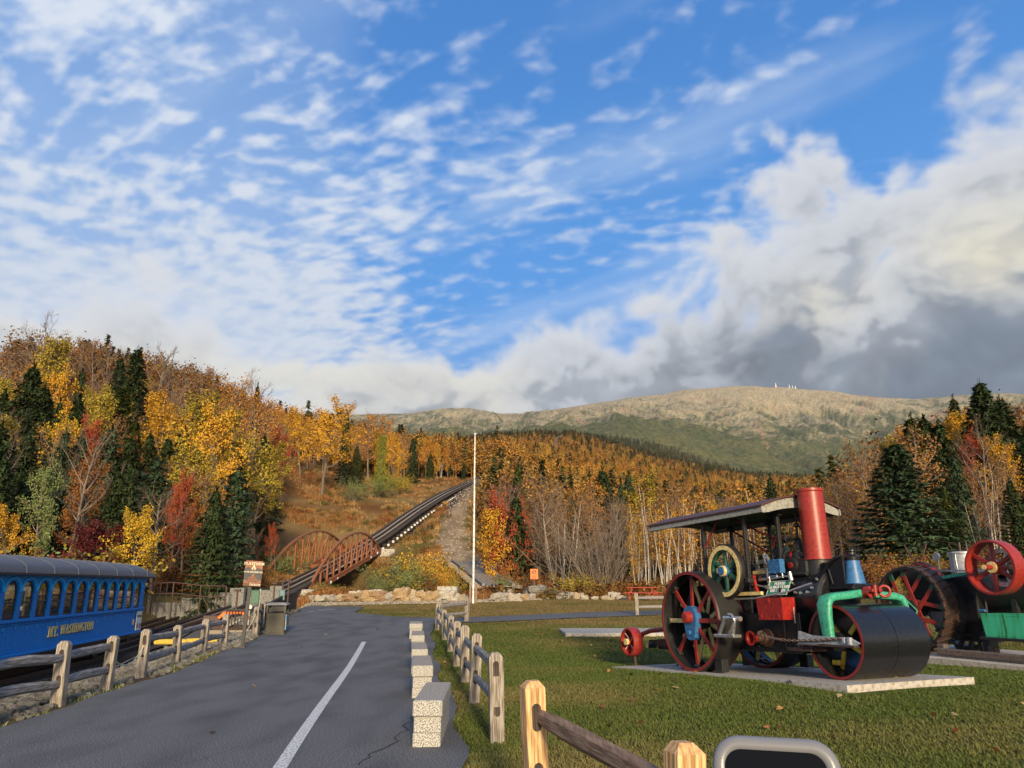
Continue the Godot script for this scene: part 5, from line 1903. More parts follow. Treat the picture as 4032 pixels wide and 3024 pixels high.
var pending := {}
func labelled(called: String, mesh: Mesh, m: Material, xf: Transform3D, label: String, cat: String, group: String, key: float) -> MeshInstance3D:
	var o := obj(called, mesh, m, self, xf)
	tag(o, label, cat, group)
	later(o, label, key)
	return o

func later(o: Node, label: String, key: float) -> void:
	if not pending.has(label):
		pending[label] = []
	pending[label].append([key, o])

const ORD := ["first", "second", "third", "fourth", "fifth", "sixth", "seventh", "eighth", "ninth", "tenth", "eleventh", "twelfth", "thirteenth", "fourteenth", "fifteenth", "sixteenth", "seventeenth", "eighteenth", "nineteenth", "twentieth"]
func ordinal(k: int) -> String:
	if k < 20:
		return ORD[k]
	var tens := k / 10
	if (k + 1) % 10 == 0:
		return ["", "", "thirtieth", "fortieth", "fiftieth", "sixtieth", "seventieth"][mini(tens, 6)]
	return ["", "", "twenty", "thirty", "forty", "fifty", "sixty"][mini((k + 1) / 10, 6)] + "-" + ORD[(k + 1) % 10 - 1]

func settle_labels() -> void:
	for l in pending:
		var a: Array = pending[l]
		if a.size() < 2:
			continue
		a.sort_custom(func(x, y): return x[0] < y[0])
		for k in a.size():
			a[k][1].set_meta("label", "%s, %s from left" % [l, ordinal(k)])

func grass() -> void:
	rng.seed = 123
	var tufts := []
	for k in 3:
		var m := MB.new()
		for j in 9:
			var a := rng.randf() * TAU
			var o := Vector3(rng.randf_range(-0.05, 0.05), 0, rng.randf_range(-0.05, 0.05))
			var h := rng.randf_range(0.015, 0.034)
			var lean := Vector3(cos(a), 0, sin(a)) * h * rng.randf_range(0.5, 1.5)
			m.col = Color(1, 1, 1).lerp(Color(1.5, 1.2, 0.6), rng.randf() * 0.6)
			m.blade(o, h, lean, Vector3(-sin(a), 0, cos(a)) * 0.0035)
		tufts.append(m.mesh())
	var xs := [[], [], []]
	var cs := [[], [], []]
	for k in 150000:
		var d := 3.0 + 32.0 * pow(rng.randf(), 1.15)
		var a := rng.randf_range(-0.2, 0.72)
		var x := sin(a) * d
		var z := -cos(a) * d
		if x < edge_right(z) + 0.06 or d > 31.0:
			continue
		if in_pad(x, z) or (z < -29.5 and x < 8.0):
			continue
		var s := rng.randf_range(0.7, 1.35) * (1.0 + d * 0.035)
		var y := H(x, z)
		xs[k % 3].append(Transform3D(Basis(Vector3.UP, rng.randf() * TAU).scaled(Vector3(s, s * (1.0 - d * 0.012), s)), Vector3(x, y - 0.005, z)))
		var n := n_land.get_noise_2d(x * 14.0, z * 14.0) * 0.8 + n_land.get_noise_2d(x * 2.6 + 70.0, z * 2.6) * 1.4 + 0.2 + smoothstep(14.0, 30.0, d) * 0.3
		cs[k % 3].append(mixc(Color(0.095, 0.125, 0.032), Color(0.22, 0.175, 0.075), n + rng.randf_range(-0.25, 0.25)))
	for k in 60000:
		var d := rng.randf_range(29.0, 50.0)
		var a := rng.randf_range(-0.22, 0.62)
		var x := sin(a) * d
		var z := -cos(a) * d
		if x < edge_right(maxf(z, -42.0)) + 0.1 and z > -41.8 or in_pad(x, z) or near_line(path_line, x, z, 2).x < 1.45 or near_line(gravel_path, x, z).x < 1.6:
			continue
		if d < 31.0 and z > -29.5:
			continue
		var s := rng.randf_range(1.5, 2.6)
		xs[k % 3].append(Transform3D(Basis(Vector3.UP, rng.randf() * TAU).scaled(Vector3(s, s * 0.55, s)), gp(x, z, -0.005)))
		var n := n_land.get_noise_2d(x * 14.0, z * 14.0) * 0.8 + n_land.get_noise_2d(x * 2.6 + 70.0, z * 2.6) * 1.2 + 0.62
		cs[k % 3].append(mixc(Color(0.11, 0.12, 0.033), Color(0.25, 0.18, 0.08), n + rng.randf_range(-0.3, 0.3)))
	# weeds along the left edge
	var wx := []
	var wc := []
	for k in 900:
		var z := -5.0 - 22.0 * rng.randf()
		var x := edge_left(z) - 0.05 - absf(rng.randfn(0.0, 0.45))
		if n_land.get_noise_2d(x * 12.0, z * 12.0) < 0.02:
			continue
		var s := rng.randf_range(1.2, 3.4)
		wx.append(Transform3D(Basis(Vector3.UP, rng.randf() * TAU).scaled(Vector3(s, s * 0.9, s)), gp(x, z, -0.01)))
		wc.append(mixc(Color(0.1, 0.14, 0.04), Color(0.26, 0.24, 0.11), rng.randf()))
	for k in 3:
		many("lawn_grass", tufts[k], M.grass_blade, xs[k], cs[k])
	# loose stones on the gravel walk and the dirt road
	var st := stone_mesh(4, 0.75)
	var sx := []
	var sc := []
	for k in 5200:
		var ln := gravel_path if k % 3 else road
		var i := rng.randi() % (ln.size() - 1)
		var q := ln[i].lerp(ln[i + 1], rng.randf())
		var x := q.x + rng.randfn(0, 0.9 if k % 3 else 1.5)
		var z := q.z + rng.randfn(0, 0.9 if k % 3 else 1.5)
		var s := rng.randf_range(0.03, 0.09) * (1.0 if k % 3 else 1.3)
		sx.append(Transform3D(Basis.from_euler(Vector3(rng.randf() * 6, rng.randf() * 6, rng.randf() * 6)).scaled(Vector3(s, s * 0.8, s)), gp(x, z, s * 0.15)))
		var v := rng.randf_range(0.25, 0.58)
		sc.append(Color(v, v * 0.88, v * rng.randf_range(0.62, 0.85)))
	many("loose_stones", st, M.rock, sx, sc)
	many("roadside_weeds", tufts[0], M.grass_blade, wx, wc)
	# fallen leaves
	var lf := MB.new()
	lf.leaf(Vector3.ZERO, Vector3(0.05, 0.012, 0), Vector3(0, 0.006, 0.035), Vector3.UP)
	lf.leaf(Vector3(0, 0.008, 0), Vector3(0.02, 0, 0.035), Vector3(0.02, 0.01, -0.02), Vector3.UP)
	var lx := []
	var lc := []
	for k in 170:
		var d := 4.0 + 24.0 * rng.randf()
		var a := rng.randf_range(-0.35, 0.7)
		var x := sin(a) * d
		var z := -cos(a) * d
		if rng.randf() < 0.8 and x < edge_right(z):
			continue
		lx.append(Transform3D(Basis.from_euler(Vector3(rng.randf_range(-0.4, 0.4), rng.randf() * 6.0, rng.randf_range(-0.4, 0.4))), gp(x, z, 0.05)))
		lc.append([Color(0.42, 0.22, 0.08), Color(0.5, 0.34, 0.16), Color(0.3, 0.12, 0.05)][k % 3])
	many("fallen_leaves", lf.mesh(), M.dry_grass, lx, lc)

var roller_xf := Transform3D()
var engine_xf := Transform3D()
func in_pad(x: float, z: float) -> bool:
	var p := roller_xf.affine_inverse() * Vector3(x, 0.15, z)
	if p.x > -2.45 and p.x < 3.8 and absf(p.z - 0.05) < 1.25:
		return true
	p = engine_xf.affine_inverse() * Vector3(x, 0.1, z)
	if p.x > -1.6 and p.x < 4.6 and p.z > -1.7 and p.z < 1.7:
		return true
	return x > 1.6 and x < 10.3 and z < -24.5 and z > -27.3

# ---------------------------------------------------------------- wheels and small helpers
func sidepart(pos: Vector3) -> Transform3D:
	return Transform3D(TURN_Z, pos)

func disc(mb: MB, r0: float, r1: float, z0: float, z1: float, c: Vector3, seg := 48) -> void:
	# ring from radius r0 to r1 between z0 and z1, axis along z; TURN_Z sends y to +z
	mb.lathe([Vector2(r0, z0), Vector2(r1, z0), Vector2(r1, z1), Vector2(r0, z1)], seg, sidepart(c))
	if r0 > 0.001:
		mb.lathe([Vector2(r0, z1), Vector2(r0, z0)], seg, sidepart(c))

func dotted(mb: MB, pts: Array, r: float, nn: Vector3) -> void:
	for p in pts:
		mb.lathe([Vector2(r, 0), Vector2(r * 0.8, r * 0.5), Vector2(0, r * 0.7)], 6, Transform3D(Basis(Quaternion(Vector3.UP, nn)), p))

func part(called: String, m: MB, mt: Material, parent: Node) -> MeshInstance3D:
	return obj(called, m, mt, parent)

func tubed(pts: Array, r: float, sides := 8) -> MB:
	var m := MB.new()
	var rr := PackedFloat32Array()
	for k in pts.size():
		rr.append(r)
	m.tube(PackedVector3Array(pts), rr, sides)
	return m

# ---------------------------------------------------------------- the road roller
func place_machines() -> void:
	var az := deg_to_rad(67.0)
	var f := Vector3(cos(az), 0, sin(az))
	var ps := deg_to_rad(2.0)
	var fx := f * cos(ps) + Vector3.UP * sin(ps)
	var ux := Vector3.UP * cos(ps) - f * sin(ps)
	roller_xf = Transform3D(Basis(fx, ux, fx.cross(ux)), Vector3(4.043, 0.05, -14.361))
	engine_xf = Transform3D(Basis(f, Vector3.UP, f.cross(Vector3.UP)), Vector3(9.35, 0.12, -17.39))

func roller() -> void:
	var t := thing("road_roller", "black antique steam road roller with red chimney, canopy and green front fork", "road roller", roller_xf)
	var m: MB
	# pad
	m = MB.new()
	m.prism(PackedVector2Array([Vector2(-2.4, -0.1), Vector2(-2.4, 0.075), Vector2(3.62, 0.18), Vector2(3.62, -0.1)]), 2.36, at(0, 0, 0.06))
	tag(obj("concrete_pad", m, M.concrete, self, roller_xf), "pale concrete pad under the black road roller", "concrete pad")
	# rear wheels
	for s in [1.0, -1.0]:
		var w := Node3D.new()
		w.name = "rear_wheel"
		t.add_child(w, true)
		w.position = Vector3(-0.04, 0.95, 0.75 * s)
		m = MB.new()
		m.lathe([Vector2(0.79, -0.25), Vector2(0.83, -0.25), Vector2(0.84, -0.22), Vector2(0.84, 0.22), Vector2(0.83, 0.25), Vector2(0.79, 0.25)], 64, sidepart(Vector3.ZERO))
		m.lathe([Vector2(0.79, 0.25), Vector2(0.79, -0.25)], 64, sidepart(Vector3.ZERO))
		for z in [-0.08, 0.04]:
			disc(m, 0.755, 0.79, z - 0.012, z + 0.012, Vector3.ZERO, 64)
		obj("rim", m, M.dull_black, w)
		m = MB.new()
		disc(m, 0.785, 0.835, 0.249, 0.256, Vector3.ZERO, 64)
		disc(m, 0.785, 0.835, -0.256, -0.249, Vector3.ZERO, 64)
		obj("rim_edge", m, M.dark_red, w)
		for k in 8:
			var a := PI / 4.0 * k + PI / 2.0
			var dd := Vector3(cos(a), sin(a), 0)
			var sp := MB.new()
			sp.bar(dd * 0.12 + Vector3(0, 0, 0.16 * s), dd * 0.775 + Vector3(0, 0, 0.13 * s), 0.03, 0.075, Vector3(0, 0, 1).cross(dd), 0.006)
			obj("spoke", sp, M.cream_paint if k == 2 else M.red_paint, w)
			var a2 := a + PI / 8.0
			var d2 := Vector3(cos(a2), sin(a2), 0)
			sp = MB.new()
			sp.bar(d2 * 0.12 + Vector3(0, 0, -0.12 * s), d2 * 0.775 + Vector3(0, 0, -0.1 * s), 0.03, 0.075, Vector3(0, 0, 1).cross(d2), 0.006)
			obj("spoke", sp, M.cream_paint, w)
			var lug := MB.new()
			lug.bar(dd * 0.72 + Vector3(0, 0, 0.12 * s), dd * 0.79 + Vector3(0, 0, 0.12 * s), 0.1, 0.16, Vector3(0, 0, 1).cross(dd), 0.02)
			lug.cyl(d2 * 0.75 + Vector3(0, 0, 0.0), d2 * 0.79, 0.05, -1.0, 10)
			obj("spoke_foot", lug, M.dull_black, w)
		m = MB.new()
		m.cyl(Vector3(0, 0, -0.24 * s), Vector3(0, 0, 0.15 * s), 0.14, -1.0, 20)
		obj("hub", m, M.dull_black, w)
		m = MB.new()
		var tear := PackedVector2Array()
		for k in 13:
			var a := PI * k / 12.0
			tear.append(Vector2(0.19 * cos(a), 0.06 + 0.19 * sin(a)))
		tear.append_array(PackedVector2Array([Vector2(-0.17, -0.05), Vector2(-0.11, -0.28), Vector2(-0.05, -0.32), Vector2(0.05, -0.32), Vector2(0.11, -0.28), Vector2(0.17, -0.05)]))
		m.prism(tear, 0.12, at(0, 0, 0.18 * s))
		m.cyl(Vector3(-0.02, -0.2, 0.23 * s), Vector3(-0.02, -0.2, 0.28 * s), 0.04, -1.0, 10)
		obj("hub_plate", m, M.blue_paint, w)
		m = MB.new()
		m.lathe([Vector2(0.105, 0.0), Vector2(0.1, 0.09), Vector2(0.075, 0.11), Vector2(0.0, 0.115)], 20, Transform3D(TURN_Z if s > 0 else Basis(Vector3(1, 0, 0), Vector3(0, 0, -1), Vector3(0, 1, 0)), Vector3(0, 0.06, 0.24 * s)))
		obj("hub_cap", m, M.red_paint, w)
	# front roll
	var dr := Node3D.new()
	dr.name = "front_roll"
	t.add_child(dr, true)
	dr.position = Vector3(2.9, 0.675, 0)
	m = MB.new()
	for s in [-1.0, 1.0]:
		var z0 := 0.002 if s > 0 else -0.63
		var z1 := 0.63 if s > 0 else -0.002
		m.lathe([Vector2(0.47, z0), Vector2(0.505, z0), Vector2(0.515, z0 + 0.004), Vector2(0.515, z1 - 0.004), Vector2(0.505, z1), Vector2(0.47, z1)], 64, sidepart(Vector3.ZERO))
		m.lathe([Vector2(0.47, z1), Vector2(0.47, z0)], 64, sidepart(Vector3.ZERO))
	obj("roll_shell", m, M.black_paint, dr)
	m = MB.new()
	for s in [-1.0, 1.0]:
		disc(m, 0.468, 0.506, 0.632 * s - 0.004, 0.632 * s + 0.004, Vector3.ZERO, 64)
	obj("rim_edge", m, M.dark_red, dr)
	for s in [-1.0, 1.0]:
		for k in 4:
			var a := PI / 2.0 * k + 0.98
			var dd := Vector3(cos(a), sin(a), 0)
			m = MB.new()
			m.bar(dd * 0.08 + Vector3(0, 0, 0.42 * s), dd * 0.46 + Vector3(0, 0, 0.3 * s), 0.03, 0.07, Vector3(0, 0, 1).cross(dd), 0.006)
			if k == 2:
				m.box(at(dd.x * 0.36 - 0.06, dd.y * 0.36, 0.38 * s, 0), Vector3(0.14, 0.07, 0.07), 0.01)
			obj("spoke", m, M.yellow_bar, dr)
	m = MB.new()
	m.cyl(Vector3(0, 0, -0.74), Vector3(0, 0, 0.74), 0.07, -1.0, 16)
	m.cyl(Vector3(0, 0, 0.25), Vector3(0, 0, 0.6), 0.13, -1.0, 20)
	m.cyl(Vector3(0, 0, -0.6), Vector3(0, 0, -0.25), 0.13, -1.0, 20)
	obj("axle", m, M.dull_black, dr)
	# fork
	m = MB.new()
	var path := [Vector3(2.93, 0.66, 0.76), Vector3(2.91, 1.0, 0.76), Vector3(2.9, 1.18, 0.75), Vector3(2.9, 1.26, 0.7), Vector3(2.9, 1.29, 0.6), Vector3(2.9, 1.31, 0.3), Vector3(2.9, 1.35, 0.0), Vector3(2.9, 1.31, -0.3), Vector3(2.9, 1.29, -0.6), Vector3(2.9, 1.26, -0.7), Vector3(2.9, 1.18, -0.75), Vector3(2.91, 1.0, -0.76), Vector3(2.93, 0.66, -0.76)]
	var wid := [0.085, 0.105, 0.125, 0.12, 0.105, 0.09, 0.1, 0.09, 0.105, 0.12, 0.125, 0.105, 0.085]
	var rows := []
	for k in path.size():
		var d: Vector3 = (path[mini(k + 1, path.size() - 1)] - path[maxi(k - 1, 0)]).normalized()
		var o := d.cross(Vector3(1, 0, 0)).normalized()
		var rg := []
		for j in 12:
			var a := TAU * j / 12.0
			var ex := signf(cos(a)) * pow(absf(cos(a)), 0.55)
			var ey := signf(sin(a)) * pow(absf(sin(a)), 0.55)
			rg.append(path[k] + Vector3(1, 0, 0) * ex * wid[k] + o * ey * (0.058 if k > 2 and k < 10 else 0.05))
		rows.append(rg)
	skin(m, rows)
	obj("fork", m, M.green_paint, t)
	m = MB.new()
	m.box(at(2.82, 1.4, 0), Vector3(0.2, 0.14, 0.22), 0.02)
	obj("fork_block", m, M.aluminium, t)
	m = MB.new()
	m.cyl(Vector3(3.0, 1.35, 0.02), Vector3(3.1, 1.35, 0.02), 0.085, -1.0, 14)
	m.box(at(3.13, 1.37, -0.07), Vector3(0.14, 0.05, 0.06), 0.01)
	m.box(at(3.13, 1.37, 0.07), Vector3(0.14, 0.05, 0.06), 0.01)
	m.cyl(Vector3(3.15, 1.29, 0), Vector3(3.15, 1.45, 0), 0.03, -1.0, 8)
	m.add(torus(0.075, 0.022), Transform3D(Basis(Vector3.UP, 0.9), Vector3(3.16, 1.36, -0.17)))
	obj("shackle", m, M.red_paint, t)
	# king post and head
	m = MB.new()
	m.lathe([Vector2(0.155, 1.475), Vector2(0.15, 1.5), Vector2(0.1, 1.82)], 32, at(2.8, 0, 0))
	obj("king_post", m, M.blue_paint, t)
	m = MB.new()
	m.lathe([Vector2(0.105, 1.815), Vector2(0.108, 1.87), Vector2(0.085, 1.89), Vector2(0.07, 1.9), Vector2(0.07, 1.94), Vector2(0.09, 1.95), Vector2(0.09, 1.97), Vector2(0, 1.975)], 28, at(2.8, 0, 0))
	obj("king_post_cap", m, M.black_paint, t)
	for s in [-1.0, 1.0]:
		m = MB.new()
		var hp := PackedVector2Array([Vector2(2.24, 1.32), Vector2(2.3, 1.46), Vector2(2.38, 1.62), Vector2(2.5, 1.76), Vector2(2.64, 1.84), Vector2(2.78, 1.88), Vector2(2.78, 1.46), Vector2(2.4, 1.38)])
		m.prism(hp, 0.03, at(0, 0, 0.16 * s))
		obj("head_plate", m, M.black_paint, t)
		m = tubed([Vector3(2.24, 1.3, 0.19 * s), Vector3(2.3, 1.46, 0.19 * s), Vector3(2.38, 1.63, 0.19 * s), Vector3(2.5, 1.77, 0.19 * s), Vector3(2.64, 1.85, 0.19 * s), Vector3(2.76, 1.88, 0.17 * s)], 0.028)
		obj("head_rib", m, M.black_paint, t)
		m = tubed([Vector3(2.5, 1.7, 0.185 * s), Vector3(2.56, 1.48, 0.19 * s)], 0.016, 6)
		obj("head_rib", m, M.black_paint, t)
	m = MB.new()
	m.box(at(2.6, 1.42, 0), Vector3(0.72, 0.07, 0.42), 0.02)
	m.box(at(2.75, 1.455, 0), Vector3(0.42, 0.05, 0.36), 0.02)
	m.box(at(2.45, 1.66, 0), Vector3(0.3, 0.3, 0.3), 0.02)
	obj("head_base", m, M.black_paint, t)
	# boiler
	m = MB.new()
	var along := func(x: float) -> Transform3D: return Transform3D(Basis(Vector3(0, 1, 0), Vector3(1, 0, 0), Vector3(0, 0, -1)), Vector3(x, 1.27, 0))
	m.lathe([Vector2(0.0, 0.75), Vector2(0.41, 0.75), Vector2(0.41, 1.72), Vector2(0.425, 1.72), Vector2(0.425, 1.8), Vector2(0.42, 1.8), Vector2(0.42, 2.4), Vector2(0.435, 2.4), Vector2(0.435, 2.45), Vector2(0.36, 2.47), Vector2(0, 2.48)], 48, along.call(0.0))
	obj("boiler", m, M.black_paint, t)
	m = MB.new()
	var rv := []
	for k in 9:
		var a := -0.9 + k * 0.22
		for x in [1.76, 2.42]:
			var nn := Vector3(0, sin(a), cos(a))
			dotted(m, [Vector3(x, 1.27, 0) + nn * 0.424], 0.014, nn)
	for k in 14:
		dotted(m, [Vector3(0.62 + k * 0.1, 1.03, 0.502), Vector3(0.62 + k * 0.1, 0.55, 0.502)], 0.012, Vector3(0, 0, 1))
		dotted(m, [Vector3(0.62, 0.55 + k * 0.05, 0.502)], 0.011, Vector3(0, 0, 1))
	for k in 12:
		dotted(m, [Vector3(0.55 + 0.04 * k, 1.3, 0.462), Vector3(0.95, 1.02 + 0.035 * k, 0.462)], 0.011, Vector3(0, 0, 1))
	tag(obj("rivet", m, M.black_paint, t), "", "", "", "stuff")
	m = MB.new()
	for q in [[1.86, 1.52], [2.0, 1.37], [2.12, 1.36], [2.26, 1.37], [2.38, 1.55], [2.34, 1.43], [1.62, 1.66]]:
		var nn := Vector3(0, q[1] - 1.27, sqrt(maxf(0.178 - (q[1] - 1.27) * (q[1] - 1.27), 0.01))).normalized()
		m.cyl(Vector3(q[0], 1.27, 0) + nn * 0.42, Vector3(q[0], 1.27, 0) + nn * 0.455, 0.022, -1.0, 8)
	obj("bolt", m, M.silver, t)
	# firebox and side sheets
	m = MB.new()
	m.box(at(0.55, 1.06, 0), Vector3(0.9, 1.12, 0.92), 0.02)
	obj("firebox", m, M.black_paint, t)
	m = MB.new()
	m.box(at(1.32, 0.79, 0), Vector3(1.5, 0.56, 1.0), 0.015)
	m.box(at(1.32, 0.5, 0), Vector3(1.54, 0.05, 1.04), 0.01)
	m.box(at(1.75, 1.0, 0.49), Vector3(0.05, 0.9, 0.05), 0.01)
	m.box(at(2.08, 0.78, 0.47), Vector3(0.05, 0.6, 0.06), 0.01)
	obj("side_tank", m, M.black_paint, t)
	m = MB.new()
	m.prism(PackedVector2Array([Vector2(-1.15, 0.62), Vector2(-1.15, 1.42), Vector2(-0.95, 1.55), Vector2(-0.2, 1.55), Vector2(0.12, 1.2), Vector2(0.12, 0.62)]), 0.84)
	obj("tender", m, M.black_paint, t)
	m = MB.new()
	m.cyl(Vector3(-0.04, 0.95, -0.98), Vector3(-0.04, 0.95, 0.98), 0.075, -1.0, 14)
	m.cyl(Vector3(-0.04, 0.95, 0.4), Vector3(-0.04, 0.95, 0.6), 0.3, -1.0, 28)
	m.cyl(Vector3(0.1, 1.3, 0.38), Vector3(0.1, 1.3, 0.47), 0.26, -1.0, 24)
	obj("rear_axle", m, M.dull_black, t)
	m = MB.new()
	m.cyl(Vector3(-0.04, 0.95, -0.505), Vector3(-0.04, 0.95, -0.44), 0.5, -1.0, 36)
	obj("drive_gear", m, M.brown_steel, t)
	# tool box
	m = MB.new()
	m.prism(PackedVector2Array([Vector2(1.5, 0.97), Vector2(1.47, 1.3), Vector2(2.05, 1.3), Vector2(2.04, 0.97)]), 0.26, at(0, 0, 0.63))
	var tb := obj("tool_box", m, M.bright_red, t)
	m = MB.new()
	for q in [[1.56, 1.03], [1.95, 1.03], [1.76, 1.25]]:
		m.box(at(q[0], q[1], 0.766), Vector3(0.05, 0.05, 0.012), 0.004)
	obj("hinge", m, M.bright_red, tb)
	# chimney
	m = MB.new()
	m.lathe([Vector2(0.225, 1.55), Vector2(0.215, 1.7), Vector2(0.212, 1.87)], 36, at(2.12, 0, 0))
	obj("chimney_base", m, M.dull_black, t)
	m = MB.new()
	m.lathe([Vector2(0.245, 1.868), Vector2(0.245, 1.888), Vector2(0.207, 1.892), Vector2(0.2, 2.93), Vector2(0.212, 2.95), Vector2(0.212, 2.985), Vector2(0.19, 2.985)], 40, at(2.12, 0, 0))
	m.lathe([Vector2(0.19, 2.985), Vector2(0.19, 2.3)], 40, at(2.12, 0, 0))
	m.lathe([Vector2(0.19, 2.3), Vector2(0, 2.3)], 30, at(2.12, 0, 0))
	var ch := obj("chimney", m, M.red_paint, t)
	m = MB.new()
	for k in 8:
		dotted(m, [Vector3(2.12 - 0.2 * cos(0.9), 1.95 + k * 0.03, 0.2 * sin(0.9))], 0.008, Vector3(-cos(0.9), 0, sin(0.9)))
	tag(obj("rivet", m, M.red_paint, ch), "", "", "", "stuff")
	canopy(t)
	flywheel_and_gear(t)
	# flanged pipe, chain and scraper
	m = MB.new()
	m.cyl(Vector3(1.36, 0.69, 0.48), Vector3(1.36, 0.69, 0.74), 0.06, -1.0, 16)
	m.cyl(Vector3(1.36, 0.69, 0.5), Vector3(1.36, 0.69, 0.53), 0.14, -1.0, 20)
	m.cyl(Vector3(1.36, 0.69, 0.6), Vector3(1.36, 0.69, 0.63), 0.1, -1.0, 16)
	obj("pipe", m, M.brown_steel, t)
	m = MB.new()
	m.lathe([Vector2(0.06, 0.0), Vector2(0.075, 0.05), Vector2(0.105, 0.1), Vector2(0.115, 0.12), Vector2(0.08, 0.12)], 24, sidepart(Vector3(1.34, 0.69, 0.72)))
	m.lathe([Vector2(0.08, 0.12), Vector2(0.05, 0.02), Vector2(0, 0.02)], 24, sidepart(Vector3(1.34, 0.69, 0.72)))
	obj("pipe_mouth", m, M.bright_red, t)
	m = MB.new()
	var cp := [Vector3(1.42, 0.79, 0.66), Vector3(1.55, 0.77, 0.86), Vector3(1.9, 0.71, 0.9), Vector3(2.3, 0.685, 0.9), Vector3(2.8, 0.7, 0.9), Vector3(3.3, 0.735, 0.89)]
	var cc := Curve3D.new()
	for k in cp.size():
		var tt: Vector3 = (cp[mini(k + 1, cp.size() - 1)] - cp[maxi(k - 1, 0)]) / 6.0
		cc.add_point(cp[k], -tt, tt)
	var ln := cc.get_baked_length()
	var nl := int(ln / 0.052)
	for k in nl:
		var a := cc.sample_baked(ln * k / nl)
		var b := cc.sample_baked(ln * (k + 1.0) / nl)
		if a.x > 1.86 and a.x < 2.12:
			continue
		var d := (b - a).normalized()
		var up := Vector3.UP if k % 2 else Vector3(0, 0, 1)
		var z := d
		var x := up.cross(z).normalized()
		m.add(link(0.034, 0.018, 0.0075), Transform3D(Basis(x, z.cross(x), z), (a + b) / 2.0))
	m.tube(PackedVector3Array([Vector3(1.86, 0.715, 0.9), Vector3(2.12, 0.69, 0.9)]), PackedFloat32Array([0.018, 0.018]), 8)
	obj("chain", m, M.chain, t)
	m = MB.new()
	m.prism(PackedVector2Array([Vector2(2.42, 0.61), Vector2(2.46, 0.82), Vector2(2.7, 0.765), Vector2(3.1, 0.75), Vector2(3.4, 0.75), Vector2(3.56, 0.68), Vector2(3.5, 0.645), Vector2(2.9, 0.655)]), 0.035, at(0, 0, 0.86))
	m.box(at(3.42, 0.705, 0.885), Vector3(0.05, 0.1, 0.05), 0.006)
	m.box(at(3.32, 0.71, 0.885), Vector3(0.05, 0.08, 0.04), 0.006)
	obj("scraper", m, M.aluminium, t)
	m = MB.new()
	m.box(at(2.4, 0.56, 0.6), Vector3(0.5, 0.05, 0.5), 0.01)
	m.box(at(2.96, 0.632, 0.86), Vector3(1.1, 0.02, 0.1), 0.005)
	obj("scraper_bracket", m, M.brown_steel, t)
	# step bracket on the wheel face side
	m = MB.new()
	m.box(at(1.02, 0.725, 1.03), Vector3(0.52, 0.05, 0.16), 0.01)
	m.bar(Vector3(0.88, 0.74, 1.08), Vector3(1.06, 1.0, 1.08), 0.03, 0.05, Vector3.BACK)
	m.bar(Vector3(1.22, 0.74, 1.08), Vector3(1.3, 0.99, 1.08), 0.03, 0.05, Vector3.BACK)
	m.cyl(Vector3(1.02, 1.0, 1.06), Vector3(1.42, 0.99, 1.06), 0.04, -1.0, 10)
	m.add(tubed([Vector3(1.18, 1.06, 1.1), Vector3(1.28, 1.05, 1.11), Vector3(1.34, 0.95, 1.11), Vector3(1.24, 0.84, 1.11), Vector3(1.14, 0.75, 1.1)], 0.022, 8), Transform3D())
	obj("step_bracket", m, M.silver, t)
	# wheel chocks
	for q in [[0.64, 0.25, 0.9], [-0.72, 0.2, 0.62], [0.64, 0.25, -0.9], [-0.9, 0.2, -0.9], [2.15, 0.36, -0.4]]:
		m = MB.new()
		m.box(at(q[0], q[1], q[2]), Vector3(0.2, 0.2, 0.14) if q[0] < 2 else Vector3(0.18, 0.42, 0.16), 0.01)
		if q[0] > 0 and q[0] < 1:
			m.box(at(q[0], q[1] + 0.1, q[2]), Vector3(0.22, 0.015, 0.17), 0.004)
		obj("chock", m, M.dull_black, t)
	# trailing wheel and its gear at the back
	m = MB.new()
	m.lathe([Vector2(0.245, -0.12), Vector2(0.275, -0.1), Vector2(0.285, 0.0), Vector2(0.275, 0.08), Vector2(0.26, 0.1), Vector2(0.235, 0.1)], 40, sidepart(Vector3(-2.4, 0.53, 0.75)))
	m.lathe([Vector2(0.235, 0.1), Vector2(0.22, -0.02), Vector2(0.07, -0.04)], 40, sidepart(Vector3(-2.4, 0.53, 0.75)))
	m.lathe([Vector2(0, -0.06), Vector2(0.245, -0.06), Vector2(0.245, -0.12)], 40, sidepart(Vector3(-2.4, 0.53, 0.75)))
	for k in 4:
		var a := PI / 2 * k + 0.5
		m.bar(Vector3(-2.4 + 0.06 * cos(a), 0.53 + 0.06 * sin(a), 0.75), Vector3(-2.4 + 0.225 * cos(a + 0.25), 0.53 + 0.225 * sin(a + 0.25), 0.77), 0.03, 0.05, Vector3.BACK)
	m.cyl(Vector3(-2.4, 0.53, 0.66), Vector3(-2.4, 0.53, 0.84), 0.065, -1.0, 16)
	var tw := obj("trailing_wheel", m, M.red_paint, t)
	m = MB.new()
	m.cyl(Vector3(-2.4, 0.53, 0.84), Vector3(-2.4, 0.53, 0.895), 0.062, -1.0, 18)
	obj("hub_cap", m, M.cream_paint, tw)
	m = MB.new()
	for k in 4:
		var a := PI / 2 * k + 0.5
		m.add(tubed([Vector3(-2.4 + 0.075 * cos(a), 0.53 + 0.075 * sin(a), 0.785), Vector3(-2.4 + 0.15 * cos(a + 0.2), 0.53 + 0.15 * sin(a + 0.2), 0.79), Vector3(-2.4 + 0.22 * cos(a + 0.25), 0.53 + 0.22 * sin(a + 0.25), 0.8)], 0.007, 5), Transform3D())
	obj("pinstripe", m, M.sign_white, tw)
	m = MB.new()
	m.bar(Vector3(-2.36, 0.26, 0.72), Vector3(-2.33, 0.06, 0.72), 0.05, 0.03)
	obj("prop", m, M.brown_steel, t)
